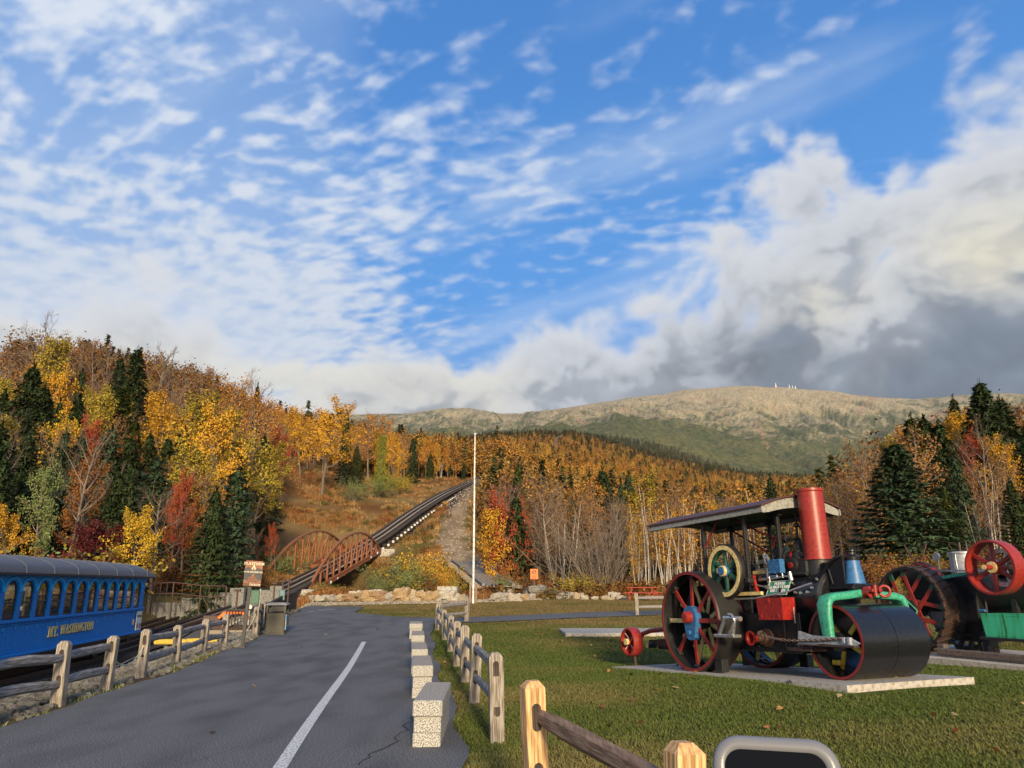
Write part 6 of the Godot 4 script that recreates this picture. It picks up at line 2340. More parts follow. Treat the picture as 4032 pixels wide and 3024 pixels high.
	m = tubed([Vector3(-2.32, 0.53, 0.64), Vector3(-2.2, 0.68, 0.6), Vector3(-2.0, 0.74, 0.55), Vector3(-1.3, 0.8, 0.5)], 0.045)
	obj("trailing_arm", m, M.dark_red, t)
	m = MB.new()
	for z in [0.35, -0.35]:
		m.bar(Vector3(-2.3, 0.5, z), Vector3(-0.9, 0.56, z), 0.1, 0.12)
	m.box(at(-1.6, 0.6, 0.2), Vector3(0.3, 0.24, 0.3), 0.02)
	m.box(at(-2.0, 0.48, 0), Vector3(0.3, 0.2, 0.6), 0.02)
	m.bar(Vector3(-1.5, 0.42, 0.4), Vector3(-1.4, 0.22, 0.4), 0.05, 0.05)
	obj("rear_gear", m, M.brown_steel, t)
	m = MB.new()
	m.cyl(Vector3(-2.12, 0.46, 0.36), Vector3(-2.12, 0.46, 0.56), 0.05, -1.0, 12)
	m.cyl(Vector3(-1.45, 0.95, 0.4), Vector3(-1.45, 0.95, 0.56), 0.05, -1.0, 12)
	m.bar(Vector3(-1.4, 1.0, 0.45), Vector3(-1.3, 0.62, 0.45), 0.08, 0.1)
	obj("roller_shaft", m, M.dull_black, t)
	m = MB.new()
	m.cyl(Vector3(-2.12, 0.46, 0.56), Vector3(-2.12, 0.46, 0.575), 0.048, -1.0, 14)
	m.cyl(Vector3(-1.45, 0.95, 0.56), Vector3(-1.45, 0.95, 0.575), 0.048, -1.0, 14)
	obj("shaft_end", m, M.cream_paint, t)
	m = MB.new()
	m.bar(Vector3(-1.2, 1.05, 0.5), Vector3(-1.24, 1.6, 0.5), 0.09, 0.1)
	m.box(at(-1.16, 1.55, 0.45), Vector3(0.22, 0.14, 0.16), 0.03)
	m.cyl(Vector3(-1.26, 1.55, 0.5), Vector3(-1.26, 1.55, 0.57), 0.06, -1.0, 12)
	m.bar(Vector3(-0.6, 1.5, 0.3), Vector3(-0.62, 2.05, 0.3), 0.035, 0.035)
	obj("coal_bunker_lever", m, M.dull_black, t)
	for q in [[Vector3(0.6, 1.38, 0.52), Vector3(1.35, 1.38, 0.52), 0.05, M.cream_paint], [Vector3(1.0, 1.72, 0.35), Vector3(1.3, 1.72, 0.35), 0.05, M.cream_paint]]:
		m = MB.new()
		m.bar(q[0], q[1], q[2], q[2] * 1.1)
		obj("cream_bar", m, q[3], t)
	# sign
	m = MB.new()
	var sx := Transform3D(Basis(Vector3.RIGHT, -0.5) * Basis(Vector3.BACK, 0.0), Vector3(1.68, 1.45, 0.46))
	m.box(sx, Vector3(0.47, 0.25, 0.012), 0.003)
	var sg := obj("sign", m, M.sign_green, t)
	m = MB.new()
	for q in [[0, 0.121, 0.465, 0.006], [0, -0.121, 0.465, 0.006], [0.231, 0, 0.006, 0.24], [-0.231, 0, 0.006, 0.24]]:
		m.box(sx * at(q[0], q[1], 0.007), Vector3(q[2], q[3], 0.004))
	obj("border", m, M.sign_white, sg)
	var ly := [["PLEASE", 0.075], ["DO NOT CLIMB", 0.012], ["ON TRAIN", -0.05]]
	for q in ly:
		obj("lettering", text(q[0], 0.072, 0.004, "Droid Sans", true), M.sign_white, sg, sx * at(0, q[1], 0.01))

func skin(m: MB, rows: Array) -> void:
	var nr := rows.size()
	var nj: int = rows[0].size()
	var f := m.v.size()
	for k in nr:
		for j in nj + 1:
			var jj := j % nj
			var dk: Vector3 = rows[mini(k + 1, nr - 1)][jj] - rows[maxi(k - 1, 0)][jj]
			var dj: Vector3 = rows[k][(jj + 1) % nj] - rows[k][(jj + nj - 1) % nj]
			var cen := Vector3.ZERO
			for q in rows[k]:
				cen += q
			cen /= nj
			var nn := dk.cross(dj).normalized()
			if nn.dot(rows[k][jj] - cen) < 0:
				nn = -nn
			m.p(rows[k][jj], nn, Vector2(float(j) / nj, k))
	for k in nr - 1:
		for j in nj:
			var a := f + k * (nj + 1) + j
			var b := a + 1
			var c := a + nj + 2
			var d := a + nj + 1
			if (m.v[b] - m.v[a]).cross(m.v[c] - m.v[a]).dot(m.n[a]) > 0:
				m.tri(a, b, c)
				m.tri(a, c, d)
			else:
				m.tri(a, c, b)
				m.tri(a, d, c)
	for e in [0, nr - 1]:
		var q: Array = rows[e].duplicate()
		var out: Vector3 = (rows[0][0] - rows[1][0]) if e == 0 else (rows[nr - 1][0] - rows[nr - 2][0])
		if (q[1] - q[0]).cross(q[2] - q[0]).dot(out) < 0:
			q.reverse()
		m.face(q)

var shared := {}
func torus(r: float, q: float) -> MB:
	var key := "t%f_%f" % [r, q]
	if not shared.has(key):
		var pts := PackedVector3Array()
		var rr := PackedFloat32Array()
		for k in 17:
			pts.append(Vector3(cos(TAU * k / 16.0) * r, sin(TAU * k / 16.0) * r, 0))
			rr.append(q)
		var m := MB.new()
		m.tube(pts, rr, 8, false)
		shared[key] = m
	return shared[key]

func link(l: float, w: float, q: float) -> MB:
	if not shared.has("link"):
		var pts := PackedVector3Array()
		var rr := PackedFloat32Array()
		for k in 11:
			var a := TAU * k / 10.0
			pts.append(Vector3(cos(a) * w, 0, sin(a) * l))
			rr.append(q)
		var m := MB.new()
		m.tube(pts, rr, 6, false)
		shared.link = m
	return shared.link

func canopy(t: Node3D) -> void:
	var c := Node3D.new()
	c.name = "canopy"
	t.add_child(c, true)
	var x0 := -1.35
	var x1 := 1.86
	var hw := 0.8
	var eave := 2.72
	var arc := func(z: float) -> float: return eave + 0.17 * (1.0 - pow(absf(z) / hw, 2.0))
	var m := MB.new()
	var n := 12
	for k in n:
		var z0 := -hw - 0.06 + (2 * hw + 0.12) * k / n
		var z1 := -hw - 0.06 + (2 * hw + 0.12) * (k + 1) / n
		for lay in [[0.03, 0.012]]:
			var y0: float = arc.call(clampf(z0, -hw, hw)) + lay[0] - 0.025 * maxf(absf(z0) - hw, 0.0) * 10.0
			var y1: float = arc.call(clampf(z1, -hw, hw)) + lay[0] - 0.025 * maxf(absf(z1) - hw, 0.0) * 10.0
			var q := [Vector3(x0 - 0.06, y0, z0), Vector3(x0 - 0.06, y1, z1), Vector3(x1 + 0.08, y1, z1), Vector3(x1 + 0.08, y0, z0)]
			m.face(q)
			var d := Vector3(0, -lay[1] * 2.0, 0)
			m.face([q[3] + d, q[2] + d, q[1] + d, q[0] + d])
			m.face([q[3], q[2], q[2] + d, q[3] + d])
			m.face([q[1], q[0], q[0] + d, q[1] + d])
			if k == 0:
				m.face([q[0], q[3], q[3] + d, q[0] + d])
			if k == n - 1:
				m.face([q[2], q[1], q[1] + d, q[2] + d])
	obj("roof_sheet", m, M.roof_red, c)
	m = MB.new()
	for k in n:
		var z0 := -hw + 2 * hw * k / n
		var z1 := -hw + 2 * hw * (k + 1) / n
		var y0: float = arc.call(z0)
		var y1: float = arc.call(z1)
		var q := [Vector3(x0, y0, z0), Vector3(x0, y1, z1), Vector3(x1, y1, z1), Vector3(x1, y0, z0)]
		m.face(q)
		q.reverse()
		m.face(q.map(func(p): return p - Vector3(0, 0.02, 0)))
	obj("ceiling", m, M.letter_black, c)
	for s in [-1.0, 1.0]:
		m = MB.new()
		m.box(at((x0 + x1) / 2, eave - 0.045, (hw + 0.02) * s), Vector3(x1 - x0 + 0.1, 0.115, 0.025), 0.004)
		obj("side_board", m, M.grey_board, c)
	for e in [x0, x1]:
		m = MB.new()
		var pl := PackedVector2Array()
		for k in 13:
			var z := -hw + 2 * hw * k / 12.0
			pl.append(Vector2(z, arc.call(z) - 0.005))
		for k in 13:
			var z := hw - 2 * hw * k / 12.0
			pl.append(Vector2(z, lerpf(eave - 0.1, arc.call(z) - 0.14, 0.75 if absf(z) < 0.7 else 0.2)))
		m.prism(pl, 0.025, Transform3D(Basis(Vector3(0, 0, -1), Vector3.UP, Vector3(1, 0, 0)), Vector3(e + (0.02 if e > 0 else -0.02), 0, 0)))
		obj("end_board", m, M.grey_board, c)
	for q in [[0.12, 0.66], [1.24, 0.66], [-0.75, -0.66], [0.35, -0.66], [1.5, -0.5], [1.52, 0.2]]:
		m = MB.new()
		var foot := 1.55 if q[0] < 1.3 else 1.66
		m.bar(Vector3(q[0], foot, q[1]), Vector3(q[0], 2.72, q[1]), 0.06, 0.06, Vector3.RIGHT, 0.008)
		m.box(at(q[0], foot + 0.04, q[1]), Vector3(0.12, 0.1, 0.12), 0.02)
		m.box(at(q[0], 2.64, q[1]), Vector3(0.16, 0.05, 0.1), 0.01)
		obj("post", m, M.dull_black, c)
	for q in [[Vector3(0.14, 2.2, 0.66), Vector3(0.5, 2.68, 0.6)], [Vector3(0.37, 2.2, -0.66), Vector3(0.75, 2.7, -0.6)], [Vector3(-0.7, 2.6, -0.66), Vector3(0.2, 2.15, -0.66)], [Vector3(1.48, 2.2, -0.5), Vector3(1.0, 2.72, -0.6)], [Vector3(0.3, 2.7, 0.1), Vector3(0.95, 2.3, -0.2)]]:
		m = MB.new()
		m.cyl(q[0], q[1], 0.018, -1.0, 6)
		obj("brace", m, M.dark_red, c)

func flywheel_and_gear(t: Node3D) -> void:
	var m := MB.new()
	var fw := Node3D.new()
	fw.name = "flywheel"
	t.add_child(fw, true)
	fw.position = Vector3(0.74, 1.76, 0.72)
	m.lathe([Vector2(0.35, -0.06), Vector2(0.44, -0.06), Vector2(0.45, -0.04), Vector2(0.45, 0.03), Vector2(0.435, 0.05), Vector2(0.35, 0.05)], 56, sidepart(Vector3.ZERO))
	m.lathe([Vector2(0.35, 0.05), Vector2(0.35, -0.06)], 56, sidepart(Vector3.ZERO))
	obj("tyre", m, M.dull_black, fw)
	m = MB.new()
	disc(m, 0.352, 0.425, 0.05, 0.056, Vector3.ZERO, 56)
	obj("painted_ring", m, M.cream_paint, fw)
	m = MB.new()
	disc(m, 0.325, 0.352, -0.04, 0.03, Vector3.ZERO, 56)
	obj("inner_ring", m, M.dark_green, fw)
	for k in 6:
		var a := PI / 3.0 * k + PI / 2.0
		var dd := Vector3(cos(a), sin(a), 0)
		m = MB.new()
		m.bar(dd * 0.07, dd * 0.34, 0.045, 0.075, Vector3(0, 0, 1).cross(dd), 0.012)
		obj("spoke", m, M.dark_green, fw)
	m = MB.new()
	m.cyl(Vector3(0, 0, -0.06), Vector3(0, 0, 0.05), 0.1, -1.0, 20)
	m.cyl(Vector3(0, 0, 0.1), Vector3(0, 0, 0.115), 0.07, -1.0, 20)
	obj("hub", m, M.blue_paint, fw)
	m = MB.new()
	m.cyl(Vector3(0, 0, 0.05), Vector3(0, 0, 0.1), 0.088, -1.0, 24)
	obj("hub_band", m, M.cream_paint, fw)
	# crank shaft, motion and bearings
	m = MB.new()
	m.cyl(Vector3(0.74, 1.76, -0.6), Vector3(0.74, 1.76, 0.66), 0.045, -1.0, 12)
	for z in [0.42, -0.42]:
		m.prism(PackedVector2Array([Vector2(0.4, 1.5), Vector2(0.62, 1.86), Vector2(0.86, 1.86), Vector2(1.12, 1.5)]), 0.05, at(0, 0, z))
	m.cyl(Vector3(0.74, 1.76, -0.56), Vector3(0.74, 1.76, -0.48), 0.3, -1.0, 28)
	m.cyl(Vector3(0.74, 1.76, 0.1), Vector3(0.74, 1.76, 0.2), 0.13, -1.0, 16)
	obj("crankshaft", m, M.dull_black, t)
	m = MB.new()
	m.bar(Vector3(0.8, 1.76, 0.12), Vector3(1.5, 1.78, 0.12), 0.04, 0.06)
	m.bar(Vector3(1.08, 1.88, 0.3), Vector3(1.34, 1.92, 0.3), 0.03, 0.055)
	m.bar(Vector3(1.26, 2.0, 0.34), Vector3(1.33, 1.72, 0.34), 0.025, 0.03, Vector3.BACK)
	m.bar(Vector3(1.33, 2.0, 0.34), Vector3(1.4, 1.78, 0.34), 0.025, 0.03, Vector3.BACK)
	m.box(at(1.38, 1.82, 0.34), Vector3(0.2, 0.06, 0.06), 0.01)
	m.cyl(Vector3(1.33, 1.86, 0.34), Vector3(1.33, 1.55, 0.36), 0.018, -1.0, 8)
	m.cyl(Vector3(1.18, 1.6, 0.4), Vector3(1.42, 1.6, 0.4), 0.035, 0.02, 10)
	obj("valve_gear", m, M.silver, t)
	m = MB.new()
	m.bar(Vector3(1.22, 1.38, 0.5), Vector3(1.15, 1.64, 0.5), 0.04, 0.05, Vector3.BACK)
	m.cyl(Vector3(1.15, 1.64, 0.47), Vector3(1.15, 1.64, 0.53), 0.035, -1.0, 10)
	obj("reversing_lever", m, M.bright_red, t)
	# cylinder block and chest
	m = MB.new()
	m.box(at(1.84, 1.76, 0.02), Vector3(0.58, 0.28, 0.44), 0.04)
	m.cyl(Vector3(1.82, 1.8, 0.2), Vector3(1.82, 1.8, 0.29), 0.12, -1.0, 20)
	m.cyl(Vector3(1.6, 1.66, 0.26), Vector3(2.12, 1.66, 0.26), 0.035, -1.0, 12)
	m.cyl(Vector3(1.6, 1.95, 0.12), Vector3(2.0, 1.96, 0.12), 0.075, -1.0, 16)
	m.cyl(Vector3(1.52, 1.95, 0.12), Vector3(1.6, 1.95, 0.12), 0.1, -1.0, 16)
	m.box(at(2.04, 1.93, 0.05), Vector3(0.12, 0.2, 0.2), 0.02)
	m.box(at(1.5, 1.98, 0.1), Vector3(0.05, 0.14, 0.14), 0.015)
	m.cyl(Vector3(1.45, 1.72, 0.1), Vector3(1.56, 1.72, 0.1), 0.09, -1.0, 16)
	obj("cylinder_block", m, M.dull_black, t)
	m = MB.new()
	m.box(at(1.64, 1.79, 0.42), Vector3(0.28, 0.22, 0.1), 0.008)
	for q in [[-0.12, 0.09], [0.12, 0.09], [-0.12, -0.09], [0.12, -0.09], [0, -0.1], [0, 0.1]]:
		m.box(at(1.64 + q[0], 1.79 + q[1], 0.475), Vector3(0.03, 0.03, 0.012), 0.003)
	obj("valve_chest", m, M.blue_paint, t)
	m = MB.new()
	m.cyl(Vector3(1.82, 1.8, 0.29), Vector3(1.82, 1.8, 0.31), 0.048, -1.0, 16)
	m.cyl(Vector3(1.72, 1.95, 0.12), Vector3(1.76, 1.95, 0.12), 0.088, -1.0, 16)
	obj("red_cover", m, M.bright_red, t)
	m = MB.new()
	m.lathe([Vector2(0.11, 1.86), Vector2(0.12, 1.94), Vector2(0.1, 2.0), Vector2(0.1, 2.03), Vector2(0.06, 2.05), Vector2(0.05, 2.12), Vector2(0.025, 2.2), Vector2(0.05, 2.22), Vector2(0.02, 2.25), Vector2(0.02, 2.4), Vector2(0.05, 2.42), Vector2(0.05, 2.45), Vector2(0.01, 2.47), Vector2(0.008, 2.62), Vector2(0, 2.63)], 16, at(1.84, 0, 0.1))
	m.cyl(Vector3(1.6, 2.23, 0.12), Vector3(1.84, 2.21, 0.1), 0.025, -1.0, 10)
	m.cyl(Vector3(1.54, 2.24, 0.12), Vector3(1.62, 2.24, 0.12), 0.055, -1.0, 14)
	for s in [-1.0, 1.0]:
		m.add(tubed([Vector3(1.84 - 0.03 * s, 2.2, 0.1), Vector3(1.84 - 0.1 * s, 2.12, 0.12), Vector3(1.84 - 0.09 * s, 2.03, 0.12)], 0.014, 6), Transform3D())
	obj("governor", m, M.dull_black, t)
	m = MB.new()
	m.lathe([Vector2(0.055, 1.96), Vector2(0.06, 2.0), Vector2(0.06, 2.06), Vector2(0.045, 2.1), Vector2(0.045, 2.13), Vector2(0, 2.14)], 14, at(1.33, 0, -0.1))
	obj("lubricator", m, M.green_bottle, t)
	m = MB.new()
	m.cyl(Vector3(1.17, 2.06, -0.05), Vector3(1.17, 2.06, 0.0), 0.075, -1.0, 18)
	m.cyl(Vector3(1.17, 1.7, -0.05), Vector3(1.17, 2.0, -0.05), 0.012, -1.0, 6)
	obj("pressure_gauge", m, M.dull_black, t)
	m = tubed([Vector3(1.42, 1.5, 0.44), Vector3(1.46, 1.56, 0.43), Vector3(1.44, 1.64, 0.42), Vector3(1.46, 1.6, 0.42), Vector3(1.8, 1.63, 0.41), Vector3(1.9, 1.62, 0.41)], 0.015, 8)
	m.cyl(Vector3(1.93, 1.56, 0.41), Vector3(1.91, 1.69, 0.41), 0.04, 0.03, 10)
	m.cyl(Vector3(1.62, 1.6, 0.415), Vector3(1.62, 1.67, 0.415), 0.012, -1.0, 6)
	m.cyl(Vector3(1.75, 1.61, 0.415), Vector3(1.74, 1.72, 0.415), 0.014, -1.0, 6)
	obj("oil_pipe", m, M.silver, t)
	m = tubed([Vector3(0.62, 1.3, 0.56), Vector3(1.2, 1.3, 0.56), Vector3(1.9, 1.385, 0.5), Vector3(2.36, 1.5, 0.42)], 0.017, 8)
	m.cyl(Vector3(1.1, 1.53, 0.5), Vector3(1.45, 1.47, 0.48), 0.015, -1.0, 8)
	m.cyl(Vector3(1.4, 1.48, 0.48), Vector3(1.5, 1.46, 0.48), 0.026, -1.0, 8)
	m.cyl(Vector3(2.05, 1.15, 0.54), Vector3(2.05, 0.92, 0.54), 0.012, -1.0, 6)
	obj("steering_rod", m, M.silver, t)

# ---------------------------------------------------------------- the second engine, half out of frame
func engine() -> void:
	var t := thing("traction_engine", "weathered black traction engine with lugged wheels and large red flywheel", "traction engine", engine_xf)
	var m := MB.new()
	m.box(at(1.2, 0.03, 0), Vector3(5.4, 0.16, 3.0), 0.02)
	tag(obj("concrete_pad", m, M.concrete, self, engine_xf), "pale concrete pad under the traction engine at the right frame edge", "concrete pad")
	for s in [1.0, -1.0]:
		var w := Node3D.new()
		w.name = "lugged_wheel"
		t.add_child(w, true)
		w.position = Vector3(0, 1.0, 0.8 * s)
		m = MB.new()
		m.lathe([Vector2(0.83, -0.2), Vector2(0.86, -0.2), Vector2(0.86, 0.2), Vector2(0.83, 0.2)], 56, sidepart(Vector3.ZERO))
		m.lathe([Vector2(0.83, 0.2), Vector2(0.83, -0.2)], 56, sidepart(Vector3.ZERO))
		obj("rim", m, M.brown_steel, w)
		m = MB.new()
		disc(m, 0.8, 0.84, 0.19, 0.205, Vector3.ZERO, 56)
		obj("rim_edge", m, M.dull_black, w)
		for k in 30:
			var a := TAU * k / 30.0
			var b := TAU * (k + 0.8) / 30.0
			m = MB.new()
			m.bar(Vector3(cos(a) * 0.875, sin(a) * 0.875, 0.22), Vector3(cos(b) * 0.875, sin(b) * 0.875, -0.2), 0.045, 0.045, Vector3(cos(a), sin(a), 0), 0.006)
			obj("lug", m, M.lug_steel, w)
		for k in 6:
			var a := PI / 3.0 * k + 0.35
			for q in [[-1.0, 0.3], [1.0, 0.3]]:
				var b: float = a + q[0] * 0.32
				var e := Vector3(cos(b) * 0.82, sin(b) * 0.82, 0.13)
				var i := Vector3(cos(a - q[0] * 1.15) * 0.17, sin(a - q[0] * 1.15) * 0.17, 0.16 if q[0] > 0 else 0.14)
				m = MB.new()
				m.bar(i, e.lerp(i, 0.18), 0.018, 0.085, Vector3(0, 0, 1).cross(e - i), 0.004)
				obj("spoke", m, M.red_paint, w)
				m = MB.new()
				m.bar(e.lerp(i, 0.18), e, 0.026, 0.1, Vector3(0, 0, 1).cross(e - i), 0.004)
				obj("spoke_foot", m, M.dark_green, w)
		m = MB.new()
		m.cyl(Vector3(0, 0, -0.2), Vector3(0, 0, 0.22), 0.18, -1.0, 20)
		obj("hub", m, M.dull_black, w)
	m = MB.new()
	m.prism(PackedVector2Array([Vector2(-0.32, 1.14), Vector2(0.02, 1.2), Vector2(0.24, 0.96), Vector2(0.14, 0.72), Vector2(-0.3, 0.7)]), 0.02, at(0, 0, 1.04))
	obj("guard_plate", m, M.dull_black, t)
	m = MB.new()
	m.add(tubed([Vector3(-0.02, 1.21, 1.055), Vector3(0.25, 0.96, 1.055), Vector3(0.14, 0.71, 1.055)], 0.014, 6), Transform3D())
	obj("guard_edge", m, M.green_paint, t)
	m = MB.new()
	m.cyl(Vector3(0, 1.0, -0.95), Vector3(0, 1.0, 0.95), 0.08, -1.0, 14)
	m.cyl(Vector3(-0.1, 1.55, 0.3), Vector3(-0.1, 1.55, 0.42), 0.42, -1.0, 36)
	m.cyl(Vector3(0.3, 1.3, 0.44), Vector3(0.3, 1.3, 0.52), 0.34, -1.0, 30)
	obj("gearing", m, M.dull_black, t)
	# guard over the gear
	m = MB.new()
	var pl := PackedVector2Array()
	for k in 15:
		pl.append(Vector2(-0.1 + 0.47 * cos(PI * k / 14.0), 1.52 + 0.42 * sin(PI * k / 14.0)))
	for k in 15:
		pl.append(Vector2(-0.1 - 0.44 * cos(PI * k / 14.0), 1.52 + 0.39 * sin(PI * k / 14.0)))
	m.prism(pl, 0.2, at(0, 0, 0.35))
	obj("gear_guard", m, M.dark_red, t)
	# firebox and boiler
	m = MB.new()
	m.box(at(0.85, 1.08, 0), Vector3(0.72, 1.2, 0.94), 0.03)
	m.box(at(0.85, 0.5, 0), Vector3(0.66, 0.26, 0.86), 0.02)
	obj("firebox", m, M.black_paint, t)
	m = MB.new()
	for k in 13:
		dotted(m, [Vector3(0.53 + k * 0.05, 0.66, 0.472), Vector3(1.16, 0.66 + k * 0.06, 0.472)], 0.013, Vector3(0, 0, 1))
	tag(obj("rivet", m, M.black_paint, t), "", "", "", "stuff")
	m = MB.new()
	m.lathe([Vector2(0, 1.1), Vector2(0.42, 1.1), Vector2(0.42, 3.4), Vector2(0, 3.42)], 40, Transform3D(Basis(Vector3(0, 1, 0), Vector3(1, 0, 0), Vector3(0, 0, -1)), Vector3(0, 1.35, 0)))
	obj("boiler", m, M.dull_black, t)
	m = MB.new()
	m.lathe([Vector2(0.24, 1.7), Vector2(0.245, 2.12), Vector2(0.27, 2.12), Vector2(0.27, 2.16), Vector2(0, 2.18)], 32, at(0.74, 0, 0.12))
	var dm := obj("steam_dome", m, M.aluminium, t)
	m = MB.new()
	for k in 7:
		dotted(m, [Vector3(0.64, 1.82 + 0.045 * k, 0.34)], 0.012, Vector3(-0.4, 0, 0.9))
	m.add(tubed([Vector3(0.8, 2.1, 0.39), Vector3(0.8, 2.0, 0.4), Vector3(0.82, 1.72, 0.4)], 0.014, 6), Transform3D())
	obj("pipe", m, M.silver, dm)
	m = MB.new()
	m.lathe([Vector2(0.02, 2.17), Vector2(0.03, 2.28), Vector2(0.02, 2.36), Vector2(0, 2.37)], 10, at(0.7, 0, 0.1))
	m.lathe([Vector2(0.035, 2.17), Vector2(0.02, 2.26), Vector2(0.015, 2.38), Vector2(0, 2.39)], 10, at(0.86, 0, 0.1))
	m.add(tubed([Vector3(0.45, 2.34, 0.1), Vector3(0.52, 2.22, 0.1), Vector3(0.7, 2.19, 0.1)], 0.012, 6), Transform3D())
	obj("safety_valve", m, M.brown_steel, t)
	m = MB.new()
	m.cyl(Vector3(0.28, 2.07, 0.28), Vector3(0.28, 2.07, 0.34), 0.085, -1.0, 20)
	m.cyl(Vector3(0.31, 1.75, 0.3), Vector3(0.31, 2.0, 0.3), 0.016, -1.0, 8)
	obj("pressure_gauge", m, M.bin_lid, t)
	m = MB.new()
	for q in [[Vector3(-0.5, 2.34, 0.3), Vector3(-0.26, 1.95, 0.3), 0.014], [Vector3(-0.46, 2.3, 0.32), Vector3(-0.4, 2.12, 0.3), 0.012], [Vector3(-0.02, 2.36, 0.2), Vector3(-0.1, 2.1, 0.25), 0.02], [Vector3(-0.16, 2.3, 0.2), Vector3(0.0, 2.36, 0.2), 0.014], [Vector3(-0.1, 2.1, 0.25), Vector3(-0.12, 1.8, 0.3), 0.02], [Vector3(-0.3, 1.98, 0.3), Vector3(-0.15, 1.78, 0.35), 0.016], [Vector3(0.0, 1.95, 0.3), Vector3(0.1, 1.8, 0.35), 0.016]]:
		m.cyl(q[0], q[1], q[2], -1.0, 6)
	m.add(tubed([Vector3(-0.3, 1.98, 0.3), Vector3(-0.22, 2.05, 0.3), Vector3(-0.12, 2.03, 0.3), Vector3(-0.08, 1.95, 0.3)], 0.015, 6), Transform3D())
	obj("control_levers", m, M.brown_steel, t)
	m = MB.new()
	m.add(torus(0.09, 0.015), Transform3D(Basis(Vector3.UP, 0.5), Vector3(0.0, 1.98, 0.3)))
	obj("hand_wheel", m, M.dark_red, t)
	m = MB.new()
	m.bar(Vector3(0.0, 1.78, 0.45), Vector3(1.5, 1.76, 0.45), 0.03, 0.035)
	obj("side_rod", m, M.silver, t)
	m = MB.new()
	m.bar(Vector3(0.78, 1.63, 0.82), Vector3(1.5, 1.73, 0.82), 0.05, 0.06)
	obj("green_bar", m, M.green_paint, t)
	# flywheel
	var fw := Node3D.new()
	fw.name = "flywheel"
	t.add_child(fw, true)
	fw.position = Vector3(2.05, 1.81, 1.0)
	m = MB.new()
	m.lathe([Vector2(0.47, -0.16), Vector2(0.51, -0.16), Vector2(0.52, 0.0), Vector2(0.51, 0.14), Vector2(0.47, 0.14)], 64, sidepart(Vector3.ZERO))
	m.lathe([Vector2(0.47, 0.14), Vector2(0.47, -0.16)], 64, sidepart(Vector3.ZERO))
	obj("rim", m, M.red_paint, fw)
	for k in 6:
		var a := PI / 3.0 * k + 0.5
		var dd := Vector3(cos(a), sin(a), 0)
		m = MB.new()
		m.bar(dd * 0.08, dd * 0.48, 0.05, 0.085, Vector3(0, 0, 1).cross(dd), 0.015)
		obj("spoke", m, M.red_paint, fw)
	m = MB.new()
	m.cyl(Vector3(0, 0, -0.2), Vector3(0, 0, 0.06), 0.12, -1.0, 20)
	m.cyl(Vector3(0, 0, 0.08), Vector3(0, 0, 0.28), 0.045, -1.0, 14)
	obj("hub", m, M.red_paint, fw)
	m = MB.new()
	m.cyl(Vector3(0, 0, 0.06), Vector3(0, 0, 0.085), 0.105, -1.0, 24)
	m.cyl(Vector3(0, 0, 0.28), Vector3(0, 0, 0.295), 0.044, -1.0, 14)
	obj("hub_face", m, M.cream_paint, fw)
	m = MB.new()
	disc(m, 0.28, 0.36, -0.32, -0.24, Vector3.ZERO, 40)
	for k in 5:
		var a := TAU * k / 5.0
		m.bar(Vector3(cos(a) * 0.05, sin(a) * 0.05, -0.28), Vector3(cos(a) * 0.3, sin(a) * 0.3, -0.28), 0.04, 0.07, Vector3(0, 0, 1).cross(Vector3(cos(a), sin(a), 0)))
	obj("eccentric", m, M.silver, fw)
	m = MB.new()
	m.box(at(1.9, 1.82, 0.2), Vector3(0.8, 0.3, 0.5), 0.05)
	m.cyl(Vector3(2.05, 1.81, -0.5), Vector3(2.05, 1.81, 0.9), 0.05, -1.0, 12)
	obj("engine_block", m, M.brown_steel, t)
	# water tank
	m = MB.new()
	m.prism(PackedVector2Array([Vector2(1.58, 0.95), Vector2(1.64, 0.52), Vector2(3.3, 0.52), Vector2(3.3, 0.97)]), 0.7, at(0, 0, 0.6))
	var tk := obj("water_tank", m, M.stained_green, t)
	m = MB.new()
	for k in 34:
		dotted(m, [Vector3(1.63 + k * 0.05, 0.925, 0.952), Vector3(1.68 + k * 0.05, 0.55, 0.952)], 0.01, Vector3(0, 0, 1))
	for k in 8:
		dotted(m, [Vector3(2.0, 0.56 + k * 0.05, 0.952)], 0.01, Vector3(0, 0, 1))
	tag(obj("rivet", m, M.stained_green, tk), "", "", "", "stuff")
	m = MB.new()
	m.box(at(2.4, 0.49, 0.6), Vector3(1.8, 0.05, 0.74), 0.01)
	m.bar(Vector3(1.62, 1.4, 0.8), Vector3(1.7, 0.96, 0.9), 0.03, 0.03)
	m.box(at(1.9, 1.1, 0.35), Vector3(0.1, 0.9, 0.1))
	m.box(at(1.3, 0.34, 0.4), Vector3(0.14, 0.5, 0.3), 0.02)
	obj("tank_bracket", m, M.dull_black, t)
	m = MB.new()
	m.box(at(1.62, 1.0, 0.9), Vector3(0.14, 0.05, 0.1), 0.01)
	obj("tank_cock", m, M.blue_paint, t)
	for k in 4:
		m = MB.new()
		m.bar(Vector3(0.2 + 0.17 * k, 0.4, -0.3), Vector3(0.0 + 0.3 * k, 0.08, -0.3), 0.07, 0.07)
		obj("brake_strut", m, M.dull_black, t)
	for q in [[0.7, 0.21, 1.0], [1.5, 0.21, 0.6]]:
		m = MB.new()
		m.box(at(q[0], q[1], q[2]), Vector3(0.15, 0.24, 0.14), 0.01)
		obj("chock", m, M.log_wood, t)
	m = MB.new()
	m.box(at(1.95, 0.2, 1.25), Vector3(2.3, 0.13, 0.16), 0.02)
	tag(obj("timber_beam", m, M.log_wood, self, engine_xf), "grey timber beam lying on the pad in front of the traction engine", "timber beam")
	m = MB.new()
	m.box(at(-0.34, 0.47, 1.0), Vector3(0.12, 0.18, 0.03), 0.01)
